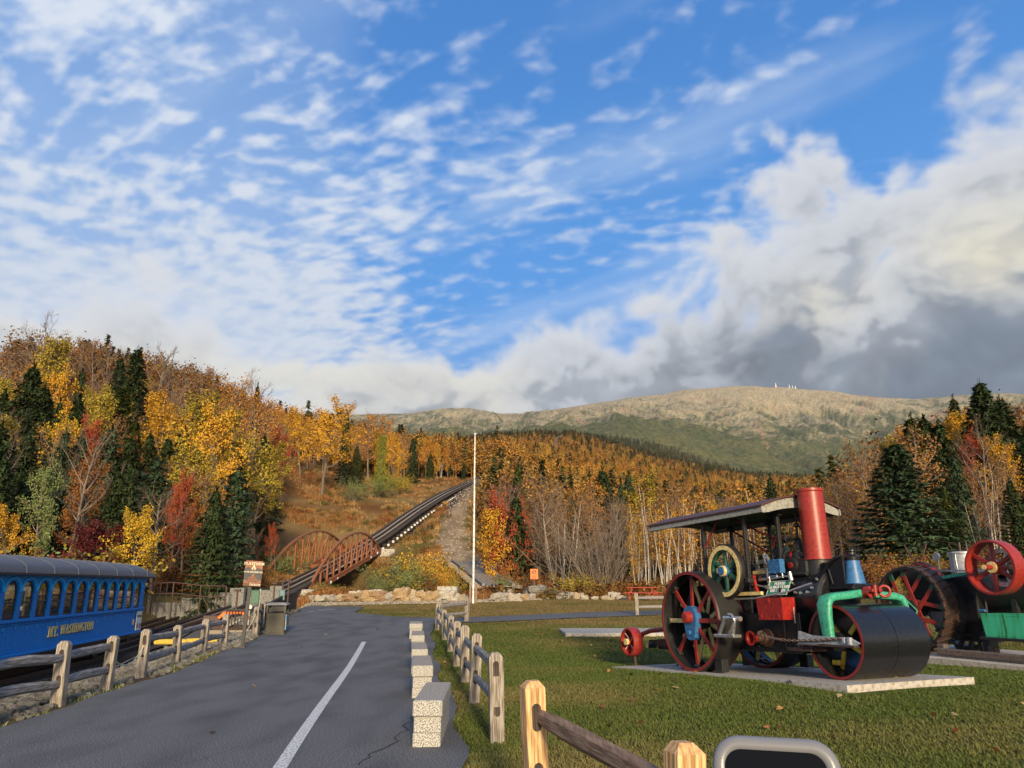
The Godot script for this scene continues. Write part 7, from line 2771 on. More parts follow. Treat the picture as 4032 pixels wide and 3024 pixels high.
	m.cyl(Vector3(-0.3, 0.47, 1.0), Vector3(-0.3, 0.47, 1.06), 0.045, -1.0, 14)
	obj("drawbar_plate", m, M.silver, t)

# ---------------------------------------------------------------- trees
func rv3(r: RandomNumberGenerator, s := 1.0) -> Vector3:
	return Vector3(r.randfn(0, s), r.randfn(0, s), r.randfn(0, s))

func put_leaf(m: MB, r: RandomNumberGenerator, p: Vector3, size: float, out: Vector3, warm := 0.25) -> void:
	var d := rv3(r).normalized() * size
	var w := d.cross(rv3(r)).normalized() * size * 0.62
	var nn := (d.cross(w).normalized())
	if nn.dot(out) < 0:
		nn = -nn
	nn = (nn + out * 0.5 + Vector3.UP * 0.2).normalized()
	var b := r.randf_range(0.62, 1.2)
	m.col = Color(b * (1.0 + r.randf_range(-0.05, warm * 0.4)), b * (1.0 - r.randf_range(-0.06, warm * 0.7)), b * r.randf_range(0.6, 1.1))
	m.leaf(p, d, w, nn)

func limb_path(r: RandomNumberGenerator, a: Vector3, d: Vector3, l: float, n: int, bend: float, wig: float) -> PackedVector3Array:
	var out := PackedVector3Array([a])
	var p := a
	for k in n:
		d = (d + Vector3.UP * bend + rv3(r, wig)).normalized()
		p += d * l / n
		out.append(p)
	return out

func tapers(n: int, r0: float, r1: float) -> PackedFloat32Array:
	var o := PackedFloat32Array()
	for k in n:
		o.append(lerpf(r0, r1, float(k) / (n - 1)))
	return o

# a broadleaf tree ten metres tall: [wood, crown]
func broadleaf(sd: int, limbs: int, low: float, width: float, per_twig: int, size: float, bare := false) -> Array:
	var r := RandomNumberGenerator.new()
	r.seed = sd
	var wood := MB.new()
	var crown := MB.new()
	var tw := crown if bare else wood
	var tp := limb_path(r, Vector3(0, -0.3, 0), Vector3(r.randfn(0, 0.05), 1, r.randfn(0, 0.05)), 9.3, 8, 0.12, 0.075)
	wood.tube(tp, tapers(9, 0.17, 0.025), 7)
	for k in limbs:
		var f := lerpf(low, 0.97, pow((k + 0.5) / limbs, 0.85))
		var q := f * 8.0
		var i := mini(int(q), 7)
		var a := tp[i].lerp(tp[i + 1], q - i)
		var az := k * 2.4 + r.randf_range(-0.5, 0.5)
		var shape := sin(PI * clampf(lerpf(0.22, 0.93, (f - low) / (1.0 - low)), 0, 1))
		var l := width * (0.35 + 0.75 * shape) * r.randf_range(0.75, 1.2)
		var up := lerpf(0.35, 1.3, (f - low) / (1.0 - low)) * r.randf_range(0.7, 1.2)
		var lp := limb_path(r, a, Vector3(cos(az), up, sin(az)), l, 5, 0.1, 0.14)
		var lr := 0.055 * (1.2 - f) + 0.022
		wood.tube(lp, tapers(6, lr, 0.012), 5, false)
		var twigs := 7 if bare else 6
		for t in twigs:
			var g2 := lerpf(0.28, 1.0, (t + r.randf()) / twigs)
			var q2 := g2 * 5.0
			var i2 := mini(int(q2), 4)
			var b := lp[i2].lerp(lp[i2 + 1], q2 - i2)
			var d := ((lp[i2 + 1] - lp[i2]).normalized() * 0.8 + rv3(r, 0.55) + Vector3.UP * 0.2).normalized()
			var tl := l * r.randf_range(0.22, 0.42)
			var p2 := limb_path(r, b, d, tl, 3, 0.12 if bare else 0.0, 0.2)
			tw.tube(p2, tapers(4, 0.016, 0.006), 3, false)
			if bare:
				for s in 6:
					var b2 := p2[0].lerp(p2[3], r.randf_range(0.2, 1.0))
					var d2 := (d + rv3(r, 0.5) + Vector3.UP * 0.35).normalized()
					var p3 := limb_path(r, b2, d2, tl * r.randf_range(0.35, 0.7), 2, 0.1, 0.22)
					tw.tube(p3, tapers(3, 0.009, 0.005), 3, false)
			for s in per_twig:
				var c := p2[0].lerp(p2[3], r.randf_range(0.1, 1.15)) + rv3(r, 0.2)
				put_leaf(crown, r, c, size * r.randf_range(0.7, 1.25), (c - Vector3(0, 6.0, 0)).normalized())
	return [wood.mesh(), crown.mesh()]

# several thin pale stems leaning apart
func birch_clump(sd: int, stems: int, per_twig: int, size: float) -> Array:
	var r := RandomNumberGenerator.new()
	r.seed = sd
	var wood := MB.new()
	var crown := MB.new()
	for s in stems:
		var az := TAU * s / stems + r.randf()
		var lean := r.randf_range(0.05, 0.22) if stems > 1 else 0.04
		var h := r.randf_range(7.5, 10.0)
		var tp := limb_path(r, Vector3(cos(az) * 0.2, -0.3, sin(az) * 0.2), Vector3(cos(az) * lean, 1, sin(az) * lean), h, 7, 0.05, 0.05)
		wood.tube(tp, tapers(8, 0.085, 0.014), 6)
		for k in 15:
			var f := lerpf(0.3, 0.98, (k + r.randf()) / 15.0)
			var q := f * 7.0
			var i := mini(int(q), 6)
			var a := tp[i].lerp(tp[i + 1], q - i)
			var z := r.randf() * TAU
			var l := r.randf_range(0.7, 1.8) * (1.25 - f * 0.7)
			var lp := limb_path(r, a, Vector3(cos(z), r.randf_range(0.5, 1.4), sin(z)), l, 4, 0.05, 0.16)
			crown.col = Color(0.5, 0.42, 0.5) if per_twig > 0 else Color(1, 1, 1)
			crown.tube(lp, tapers(5, 0.018, 0.006), 3, false)
			for t in 5:
				var b := lp[0].lerp(lp[4], r.randf_range(0.25, 1.0))
				var p3 := limb_path(r, b, (lp[4] - lp[0]).normalized() + rv3(r, 0.5), l * 0.4, 2, 0.0, 0.2)
				crown.col = Color(0.5, 0.42, 0.5) if per_twig > 0 else Color(1, 1, 1)
				crown.tube(p3, tapers(3, 0.009, 0.005), 3, false)
				for e in per_twig:
					put_leaf(crown, r, p3[0].lerp(p3[2], r.randf_range(0.2, 1.3)) + rv3(r, 0.14), size * r.randf_range(0.7, 1.2), rv3(r).normalized())
	return [wood.mesh(), crown.mesh()]

# a spruce ten metres tall: whorls of boughs hung with needle sprays
func spruce(sd: int, levels: int, width: float, sprays: int, size: float, ragged := 0.15) -> Array:
	var r := RandomNumberGenerator.new()
	r.seed = sd
	var wood := MB.new()
	var crown := MB.new()
	wood.tube(PackedVector3Array([Vector3(0, -0.3, 0), Vector3(0, 5, 0), Vector3(0, 9.8, 0)]), PackedFloat32Array([0.17, 0.1, 0.01]), 7)
	for k in levels:
		var f := pow((k + 0.3) / levels, 0.9)
		var y := lerpf(0.35, 9.75, f)
		var reach := width * pow(1.0 - f, 0.82) * 0.97 + 0.1
		var n := 9 if f < 0.7 else 6
		var ph := r.randf() * TAU
		for b in n:
			if r.randf() < 0.06:
				continue
			var az := ph + TAU * b / n + r.randf_range(-0.25, 0.25)
			var l := reach * r.randf_range(1.0 - ragged * 2.0, 1.0 + ragged)
			var dir := Vector3(cos(az), 0, sin(az))
			var side := Vector3(-sin(az), 0, cos(az))
			var drop := lerpf(-0.42, 0.5, pow(f, 1.3)) * l
			var ns := int(sprays * (0.35 + 0.65 * l / width)) + 3
			if k % 2 == 0:
				wood.tube(PackedVector3Array([Vector3(0, y, 0), Vector3(0, y + drop * 0.45, 0) + dir * l * 0.55, Vector3(0, y + drop, 0) + dir * l * 0.95]), PackedFloat32Array([0.03, 0.02, 0.006]), 3, false)
			for s in ns:
				var g2 := pow((s + r.randf()) / ns, 0.75)
				var sag := drop * g2 + 0.18 * l * g2 * g2
				var lat := r.randf_range(-1.0, 1.0) * 0.34 * l * (1.05 - g2) * (0.4 + g2 * 1.2)
				var p := Vector3(0, y + sag + r.randfn(0, 0.04), 0) + dir * l * g2 + side * lat
				var d := (dir * 0.9 + side * signf(lat) * r.randf_range(0.3, 0.95) + Vector3(0, r.randf_range(-0.5, 0.12), 0)).normalized() * size * r.randf_range(0.75, 1.25)
				var w := d.cross(Vector3.UP + rv3(r, 0.35)).normalized() * size * 0.3
				var nn := (Vector3.UP * 0.8 + dir * 0.5 + rv3(r, 0.25)).normalized()
				var v := r.randf_range(0.6, 1.35)
				crown.col = Color(v * r.randf_range(0.9, 1.15), v, v * r.randf_range(0.75, 1.1))
				crown.leaf(p, d, w, nn)
				crown.leaf(p - Vector3(0, size * 0.16, 0), d * 0.7 + Vector3(0, -size * 0.35, 0), w * 0.8, (nn + dir * 0.6).normalized())
	for s in 14:
		crown.leaf(Vector3(r.randfn(0, 0.05), 9.5 + 0.05 * s, r.randfn(0, 0.05)), Vector3(r.randfn(0, 0.1), 0.2, r.randfn(0, 0.1)), Vector3(0.05, 0, 0.03), Vector3.UP)
	return [wood.mesh(), crown.mesh()]

# a bush two metres tall
func bush(sd: int, stems: int, leaves: int, size: float, tall := 1.0) -> Array:
	var r := RandomNumberGenerator.new()
	r.seed = sd
	var wood := MB.new()
	var crown := MB.new()
	for s in stems:
		var az := r.randf() * TAU
		var lean := r.randf_range(0.1, 0.8)
		var lp := limb_path(r, Vector3(cos(az) * 0.12, -0.1, sin(az) * 0.12), Vector3(cos(az) * lean, 1, sin(az) * lean), r.randf_range(1.3, 2.2) * tall, 5, 0.03, 0.1)
		wood.tube(lp, tapers(6, 0.02, 0.005), 4, false)
		for t in 6:
			var b := lp[0].lerp(lp[5], r.randf_range(0.3, 1.0))
			var p3 := limb_path(r, b, (lp[5] - lp[0]).normalized() + rv3(r, 0.45), r.randf_range(0.3, 0.6), 3, 0.05, 0.15)
			wood.tube(p3, tapers(4, 0.008, 0.004), 3, false)
			for e in leaves:
				put_leaf(crown, r, p3[0].lerp(p3[3], r.randf_range(0.0, 1.2)) + rv3(r, 0.1), size * r.randf_range(0.7, 1.2), (b - Vector3(0, 0.8, 0)).normalized())
	if leaves == 0:
		crown.leaf(Vector3(0, 1.5 * tall, 0), Vector3(0, 0.03, 0), Vector3(0.02, 0, 0), Vector3.UP)
	return [wood.mesh(), crown.mesh()]

var KIND := {}
var protos := {}

func kinds() -> void:
	var full := [broadleaf(1, 20, 0.2, 2.9, 44, 0.095), broadleaf(2, 22, 0.28, 2.4, 42, 0.09), broadleaf(3, 18, 0.34, 3.2, 48, 0.095), broadleaf(4, 22, 0.14, 2.1, 42, 0.09)]
	var thin := [broadleaf(5, 18, 0.25, 2.5, 16, 0.085), broadleaf(6, 20, 0.32, 2.1, 14, 0.085), broadleaf(17, 17, 0.3, 2.9, 17, 0.085)]
	var bare := [broadleaf(7, 15, 0.3, 2.7, 0, 0.1, true), broadleaf(8, 17, 0.36, 2.2, 0, 0.1, true), broadleaf(9, 14, 0.25, 3.2, 0, 0.1, true)]
	var fir := [spruce(11, 30, 2.6, 20, 0.26), spruce(12, 28, 2.2, 18, 0.25), spruce(13, 30, 3.1, 24, 0.27, 0.1), spruce(14, 22, 2.8, 19, 0.32, 0.28)]
	var birch := [birch_clump(21, 4, 3, 0.1), birch_clump(22, 3, 4, 0.1), birch_clump(23, 5, 2, 0.1)]
	var pale := [birch_clump(24, 4, 0, 0.1), birch_clump(25, 6, 0, 0.1), birch_clump(26, 2, 0, 0.1)]
	var bsh := [bush(31, 15, 24, 0.045), bush(32, 17, 20, 0.042), bush(33, 14, 26, 0.046, 0.8)]
	var wiry := [bush(34, 26, 0, 0.05, 1.3), bush(35, 30, 0, 0.05, 1.5)]
	# meshes, crown, wood, node name, words, category
	KIND = {
		"gold": [full, M.leaf_gold, M.bark, "maple_tree", "golden-leaved maple", "tree"], "yellow": [full, M.leaf_yellow, M.grey_bark, "maple_tree", "bright yellow maple", "tree"],
		"orange": [full, M.leaf_orange, M.grey_bark, "maple_tree", "orange-leaved maple", "tree"], "rust": [full, M.leaf_rust, M.bark, "maple_tree", "rust-brown maple", "tree"],
		"copper": [thin, M.leaf_copper, M.grey_bark, "beech_tree", "thin copper-brown beech", "tree"], "amber": [thin, M.leaf_orange, M.grey_bark, "beech_tree", "thin amber beech", "tree"],
		"red": [full, M.leaf_red, M.bark, "maple_tree", "scarlet maple", "tree"], "crimson": [full, M.leaf_crimson, M.bark, "maple_tree", "dark crimson maple", "tree"],
		"olive": [full, M.leaf_olive, M.bark, "maple_tree", "olive-yellow maple", "tree"], "lime": [full, M.leaf_lime, M.grey_bark, "poplar_tree", "yellow-green poplar", "tree"], "sage": [full, M.leaf_sage, M.grey_bark, "poplar_tree", "grey-green poplar", "tree"],
		"spruce": [fir, M.needle_dark, M.bark, "spruce_tree", "dark green spruce", "tree"], "blue": [fir, M.needle_blue, M.bark, "spruce_tree", "blue-green spruce", "tree"], "moss": [fir, M.needle_olive, M.bark, "spruce_tree", "olive-green spruce", "tree"],
		"bare": [bare, M.twig, M.grey_bark, "bare_tree", "leafless brown tree", "tree"], "greybare": [bare, M.grey_twig, M.grey_bark, "bare_tree", "leafless grey tree", "tree"], "redbare": [bare, M.red_twig, M.bark, "bare_tree", "leafless reddish tree", "tree"],
		"birch": [birch, M.leaf_copper, M.white_bark, "birch_tree", "white-stemmed birch clump", "tree"], "gbirch": [birch, M.leaf_gold, M.white_bark, "birch_tree", "gold-leaved white birch", "tree"], "pale": [pale, M.grey_twig, M.white_bark, "birch_tree", "leafless white-stemmed birch", "tree"],
		"bgold": [bsh, M.leaf_olive, M.bark, "bush", "olive-gold bush", "bush"], "brust": [bsh, M.leaf_rust, M.bark, "bush", "rust-brown bush", "bush"], "bred": [bsh, M.leaf_red, M.bark, "bush", "scarlet bush", "bush"], "bcrim": [bsh, M.leaf_crimson, M.bark, "bush", "crimson bush", "bush"],
		"bgreen": [bsh, M.leaf_sage, M.bark, "bush", "dull green bush", "bush"], "blime": [bsh, M.leaf_lime, M.bark, "bush", "yellow-green bush", "bush"], "borange": [bsh, M.leaf_gold, M.bark, "bush", "orange bush", "bush"], "byellow": [bsh, M.leaf_yellow, M.bark, "bush", "yellow bush", "bush"],
		"wiry": [wiry, M.twig, M.grey_twig, "bush", "leafless grey twiggy bush", "bush"], "rwiry": [wiry, M.twig, M.red_twig, "bush", "leafless reddish twiggy bush", "bush"]}

func zone_of(p: Vector3) -> String:
	var az := atan2(p.x, -p.z)
	var d := Vector2(p.x, p.z).length()
	var u := 1106.0 + tan(az) * 1680.0
	if u < 560:
		return "behind the blue railcar" if d < 62 and u < 380 else "above the platform sign" if d < 70 else "on the middle of the left hillside" if d < 105 else "on the left hill's skyline"
	if u < 1035:
		return "at the clearing's edge left of the track" if d > 105 else "in the gully beside the arch bridge" if d < 88 else "on the clearing left of the track"
	if u < 1330:
		return "at the wood's edge by the orange sign" if d < 75 else "in the wood right of the dirt road"
	if u < 1830:
		return "at the wood's edge behind the road roller" if d < 75 else "in the wood beyond the road roller"
	return "on the bank behind the traction engine" if d < 66 else "on the right-hand hill"

func plant(kind: String, p: Vector3, h: float, wide := 1.0, label := "") -> Node3D:
	var k: Array = KIND[kind]
	var base := 2.0 if k[5] == "bush" else 10.0
	var which := rng.randi() % (k[0] as Array).size()
	var o := Node3D.new()
	o.name = numbered(k[3])
	add_child(o, true)
	obj("trunk" if base > 5.0 else "stem", k[0][which][0], k[2], o)
	obj("crown" if base > 5.0 else "foliage", k[0][which][1], k[1], o)
	var s := h / base
	o.transform = Transform3D(Basis(Vector3.UP, rng.randf() * TAU).scaled(Vector3(s * wide, s, s * wide)), p - Vector3(0, 0.1, 0))
	var zn := zone_of(p)
	var size := ""
	if base > 5.0:
		size = "tall " if h > 11.0 else "small " if h < 6.0 else ""
	var l: String = label if label else "%s%s %s" % [size, k[4], zn]
	tag(o, l, k[5], "%s %s" % [k[4] + ("es" if k[4].ends_with("h") else "s"), zn])
	if label == "":
		later(o, l, atan2(p.x, -p.z))
	taken.append(Vector3(p.x, p.z, 0))
	return o

var taken := []
func free_at(p: Vector3, gap: float) -> bool:
	for q in taken:
		if absf(q.x - p.x) < gap and absf(q.y - p.z) < gap and Vector2(q.x - p.x, q.y - p.z).length() < gap:
			return false
	return true

func tree_to(u: float, vtop: float, d: float, kind: String, wide := 1.0, label := "") -> void:
	var p := spot(u, d)
	var h := EYE.y + d * steep(u, vtop) - p.y
	plant(kind, p, maxf(h, 1.0), wide, label)

func pick(r: float, w: Array) -> String:
	var s := 0.0
	for k in range(1, w.size(), 2):
		s += w[k]
	r *= s
	for k in range(0, w.size(), 2):
		r -= w[k + 1]
		if r <= 0.0:
			return w[k]
	return w[0]

func far_things() -> void:
	# masts and huts on the summit
	var tw := [[1675, 812, 825, 14.0, "tallest white mast alone on the far summit"], [1704, 820, 829, 10.0, "left one of three small white masts on the far summit"], [1711, 822, 830, 9.0, "middle one of three small white masts on the far summit"], [1717, 823, 831, 12.0, "right one of three small white masts on the far summit"]]
	for q in tw:
		var d := 4850.0
		var a := bearing(q[0], 825)
		var base := Vector3(sin(a) * d, 0, -cos(a) * d)
		var best := -1e9
		for k in 30:
			var dd := 4300.0 + k * 30.0
			var e := H(sin(a) * dd, -cos(a) * dd)
			if e / dd > best:
				best = e / dd
				base = Vector3(sin(a) * dd, e, -cos(a) * dd)
		var h: float = (q[2] - q[1]) / 1659.0 * 4850.0 * 0.75
		var m := MB.new()
		m.lathe([Vector2(q[3] * 0.3, -12), Vector2(q[3] * 0.3, h * 0.35), Vector2(q[3] * 0.16, h * 0.42), Vector2(q[3] * 0.12, h * 0.95), Vector2(0, h)], 10)
		tag(obj("summit_mast", m, M.sign_white, self, Transform3D(Basis(), base)), q[4], "mast", "white masts on the summit")
	# the track's far cutting up the slope
	var cut := MB.new()
	var railm := MB.new()
	var line := []
	for k in 26:
		var f := k / 25.0
		var d := lerpf(560.0, 1290.0, f)
		var a := bearing(lerpf(1198.0, 1217.0, f) + 4.0 * sin(f * 5.0), 960)
		line.append(Vector2(sin(a) * d, -cos(a) * d))
	var wd := []
	for k in line.size():
		wd.append(22.0 + 12.0 * k / 25.0)
	strip(cut, line, wd, 2.5, 6)
	for k in cut.c.size():
		cut.c[k] = mixc(Color(0.38, 0.2, 0.08), Color(0.3, 0.22, 0.1), 0.5 + n_land.get_noise_2d(cut.v[k].x * 3.0, cut.v[k].z * 3.0))
	tag(obj("cutting", cut, M.ground), "", "", "", "structure")
	for s in [-3.0, 3.0]:
		var pts := []
		for q in line:
			pts.append(Vector3(q.x + s * 0.4, H(q.x, q.y) + 4.0, q.y))
		sweep(railm, rect(s * 0.2, 0, 1.2, 0.8), pts)
	tag(obj("distant_track", railm, M.grey_wood), "far stretch of the railway climbing a cutting through the orange forest", "railway track")

func forest() -> void:
	rng.seed = 2024
	kinds()
	var feat := [
		# left hill
		[8, 672, 140, "greybare", 0.9], [45, 712, 118, "olive", 1.0], [120, 712, 150, "bare", 0.8], [150, 722, 148, "copper", 0.8], [190, 730, 150, "greybare", 0.8], [84, 800, 96, "gold", 0.8], [247, 742, 112, "spruce", 1.0], [212, 762, 118, "spruce", 0.7],
		[300, 742, 140, "greybare", 1.0], [16, 778, 92, "spruce", 1.0], [48, 824, 84, "spruce", 1.0], [88, 858, 82, "spruce", 0.8], [225, 828, 88, "moss", 1.4], [185, 840, 84, "olive", 0.8], [155, 835, 92, "olive", 0.8], [128, 790, 105, "spruce", 0.6],
		[106, 892, 74, "yellow", 0.9], [111, 922, 61, "blue", 0.9], [148, 930, 63, "blue", 0.9], [177, 918, 69, "red", 0.6], [214, 914, 60, "blue", 0.9], [259, 936, 60, "spruce", 0.9], [300, 930, 66, "spruce", 0.8], [341, 938, 64, "spruce", 0.8], [321, 985, 54, "blue", 1.1],
		[63, 915, 66, "copper", 0.9], [30, 930, 64, "spruce", 1.0], [159, 985, 53, "rust", 0.8], [93, 1004, 46, "sage", 0.7], [376, 1034, 52, "red", 0.45], [262, 900, 75, "moss", 1.0], [232, 890, 76, "copper", 0.7],
		[317, 838, 92, "gold", 0.9], [352, 880, 80, "gold", 1.0], [400, 900, 78, "gold", 0.8], [357, 786, 128, "copper", 1.0], [413, 782, 128, "copper", 1.0], [463, 814, 122, "amber", 1.0], [503, 808, 125, "greybare", 0.8], [476, 862, 72, "olive", 1.0], [450, 905, 66, "gold", 0.8], [527, 838, 112, "amber", 0.9], [530, 826, 130, "spruce", 0.5],
		[440, 1010, 54, "copper", 1.0], [405, 1030, 53, "rust", 0.7], [500, 950, 72, "spruce", 0.7], [292, 1106, 43, "yellow", 0.85], [30, 1100, 44, "gold", 0.9], [20, 1010, 50, "spruce", 1.1], [60, 1020, 52, "spruce", 1.0], [240, 1010, 50, "spruce", 1.0], [270, 1000, 49, "spruce", 0.9],
		# clearing and its edge
		[560, 850, 128, "copper", 1.0], [545, 872, 118, "amber", 1.0], [600, 930, 118, "red", 0.6], [585, 952, 112, "rust", 0.6], [640, 890, 150, "gold", 0.9], [690, 880, 132, "gold", 1.15], [655, 905, 160, "amber", 0.9], [736, 884, 150, "spruce", 0.5], [765, 905, 165, "copper", 0.8], [790, 890, 172, "amber", 1.0], [835, 893, 172, "amber", 0.9],
		[815, 934, 138, "lime", 0.6], [762, 962, 150, "moss", 0.9], [862, 940, 168, "greybare", 0.7], [886, 943, 170, "spruce", 0.7], [915, 948, 178, "orange", 0.7], [940, 955, 186, "gold", 0.7], [965, 965, 190, "orange", 0.7], [985, 970, 195, "gold", 0.7], [1010, 972, 200, "orange", 0.7], [1040, 975, 200, "gold", 0.7], [1000, 1000, 190, "spruce", 0.8], [970, 1000, 188, "spruce", 0.8], [950, 985, 182, "pale", 0.6], [925, 975, 178, "moss", 0.8],
		[590, 1135, 74, "red", 0.5], [520, 1090, 60, "bare", 0.7], [545, 1130, 60, "redbare", 0.8], [500, 1120, 52, "copper", 0.7], [600, 1150, 74, "redbare", 0.7], [470, 1090, 56, "bare", 0.8],
		# centre
		[1072, 1092, 65, "gold", 0.75], [1100, 1082, 66, "red", 0.55], [1114, 1066, 67, "spruce", 0.75], [1132, 1085, 68, "red", 0.45], [1085, 1035, 92, "redbare", 0.9], [1120, 1000, 100, "moss", 0.7], [1105, 1030, 84, "redbare", 0.8], [1190, 1030, 68, "greybare", 1.0], [1245, 1040, 70, "copper", 0.9], [1215, 1060, 66, "pale", 0.8], [1160, 1060, 70, "copper", 0.9], [1275, 1030, 78, "amber", 0.9],
		[1305, 1010, 92, "spruce", 1.0], [1345, 1035, 86, "blue", 0.7], [1362, 1018, 90, "blue", 0.7], [1400, 1020, 84, "olive", 1.1], [1385, 1070, 72, "gbirch", 0.8], [1340, 1060, 70, "bare", 0.8], [1430, 1055, 76, "copper", 0.9], [1480, 1040, 82, "copper", 0.9], [1395, 1090, 58, "pale", 0.7], [1430, 1080, 60, "gbirch", 0.8], [1450, 1100, 58, "pale", 0.6], [1370, 1110, 60, "gbirch", 0.6], [1510, 1060, 66, "birch", 0.9], [1480, 1085, 60, "birch", 0.8], [1560, 1070, 68, "birch", 0.9], [1610, 1075, 66, "birch", 0.9], [1660, 1075, 68, "birch", 0.9], [1710, 1085, 66, "gbirch", 0.9], [1770, 1080, 64, "birch", 0.9], [1800, 1070, 66, "copper", 0.8],
		# right
		[1956, 948, 50, "blue", 1.6], [2166, 812, 72, "spruce", 1.0], [2205, 850, 76, "spruce", 1.2], [2101, 850, 84, "moss", 0.8], [2000, 892, 74, "moss", 1.1], [2030, 895, 76, "spruce", 1.1], [2060, 905, 70, "spruce", 1.0], [2115, 886, 80, "gold", 0.8], [2085, 905, 86, "amber", 0.9], [2112, 935, 70, "red", 0.6], [1900, 1005, 60, "gbirch", 0.9], [1935, 944, 78, "olive", 0.7], [1890, 968, 76, "bare", 0.8], [1865, 990, 76, "copper", 0.8], [1965, 925, 82, "orange", 0.7], [2084, 978, 60, "blue", 0.8], [2198, 1030, 50, "spruce", 1.1], [2200, 945, 68, "gold", 0.8], [2150, 960, 56, "pale", 0.8], [2180, 975, 54, "copper", 0.8], [2110, 1010, 60, "copper", 0.9], [2050, 1040, 54, "moss", 0.9], [2120, 1040, 52, "pale", 0.8], [2145, 1060, 50, "redbare", 0.7], [1880, 1060, 58, "copper", 0.7], [1850, 1050, 62, "copper", 0.9]]
	for q in feat:
		tree_to(q[0], q[1], q[2], q[3], q[4])
	# fill between them
	var fills := [
		# u from, u to, d from, d to, how many, gap, heights, kinds
		[-60, 540, 46, 70, 75, 2.5, 6.0, 9.5, ["spruce", 7, "blue", 4, "copper", 2, "rust", 1, "bare", 2, "olive", 1]],
		[-60, 560, 70, 108, 52, 4.0, 8.0, 11.5, ["gold", 2.5, "yellow", 0.5, "olive", 4, "copper", 4, "spruce", 7, "bare", 4, "moss", 4, "rust", 0.5]],
		[-80, 560, 108, 158, 64, 4.0, 9.0, 12.0, ["copper", 5, "bare", 6, "amber", 1, "greybare", 3, "olive", 1, "spruce", 1, "rust", 1]],
		[540, 860, 150, 196, 30, 4.0, 8.0, 11.5, ["gold", 3, "amber", 4, "copper", 2, "spruce", 1, "bare", 2]],
		[1066, 1340, 66, 105, 50, 2.5, 6.5, 9.5, ["bare", 3, "copper", 5, "redbare", 1.5, "moss", 0.8, "amber", 1, "spruce", 0.6, "olive", 0.8]],
		[1330, 1850, 62, 110, 95, 2.5, 7.0, 9.5, ["copper", 4, "birch", 4, "bare", 4, "amber", 2, "gbirch", 2, "spruce", 1, "gold", 1]],
		[1850, 2330, 56, 100, 60, 2.8, 6.0, 10.0, ["spruce", 3, "moss", 2, "copper", 4, "bare", 3, "red", 0.5, "amber", 2, "blue", 1]]]
	for q in fills:
		var made := 0
		var tries := 0
		while made < q[4] and tries < q[4] * 14:
			tries += 1
			var p := spot(rng.randf_range(q[0], q[1]), sqrt(lerpf(q[2] * q[2], q[3] * q[3], rng.randf())))
			if not free_at(p, q[5]):
				continue
			plant(pick(rng.randf(), q[8]), p, rng.randf_range(q[6], q[7]), rng.randf_range(0.8, 1.1))
			made += 1
	# bushes one can tell apart
	var bu := [[185, 1125, 42, "crimson", 1.25], [150, 1155, 41, "bgold", 1.2], [90, 1150, 42, "bgreen", 1.4], [228, 1145, 43.5, "crimson", 1.15], [355, 1195, 51, "brust", 1.2], [420, 1222, 52, "brust", 1.2], [465, 1232, 53, "bgold", 1.1], [505, 1238, 55, "bgold", 1.2],
		[1236, 1229, 54, "bgold", 1.5], [1262, 1238, 55, "bgold", 1.1], [1290, 1140, 60, "wiry", 1.0], [1320, 1160, 61, "wiry", 1.0], [1265, 1150, 62, "wiry", 1.0], [1168, 1235, 58, "brust", 1.1], [1100, 1225, 60, "brust", 1.2], [1080, 1240, 58, "bgreen", 1.2],
		[880, 1190, 64, "bgold", 1.3], [905, 1175, 66, "byellow", 0.8], [860, 1205, 62, "bgreen", 1.4], [840, 1220, 62, "bgreen", 1.3], [925, 1200, 63, "bgold", 1.2], [950, 1190, 64, "borange", 0.8], [900, 1215, 60, "bgold", 1.3], [960, 1215, 61, "borange", 0.9], [880, 1225, 59, "bgreen", 1.3], [930, 1225, 60, "brust", 1.2], [820, 1240, 60, "bgreen", 1.2], [985, 1235, 60, "bgold", 1.0],
		[760, 1026, 130, "bgreen", 0.9], [830, 1014, 138, "blime", 1.0], [800, 1030, 134, "bgreen", 0.9], [850, 1014, 144, "bgold", 1.0], [870, 1016, 150, "bgold", 0.9], [600, 1180, 76, "bgreen", 1.2], [640, 1200, 79, "bgreen", 1.2], [690, 1182, 86, "bgold", 1.0], [960, 1085, 120, "borange", 1.0], [945, 1095, 116, "brust", 1.1], [970, 1105, 108, "brust", 1.0],
		[1860, 1205, 46, "brust", 1.4], [1890, 1195, 47, "brust", 1.4], [1920, 1190, 47, "bgold", 1.4], [1950, 1190, 46, "brust", 1.5], [1830, 1205, 50, "brust", 1.2], [1985, 1195, 46, "brust", 1.3], [2030, 1190, 46, "bgold", 1.2], [2075, 1185, 45, "brust", 1.2], [1800, 1200, 54, "brust", 1.2], [1995, 1215, 40, "bgold", 1.1], [1900, 1225, 41, "brust", 1.2], [1940, 1235, 40, "bgold", 1.1]]
	for q in bu:
		tree_to(q[0], q[1], q[2], q[3], q[4])
	far_forest()
	undergrowth()
	settle_labels()

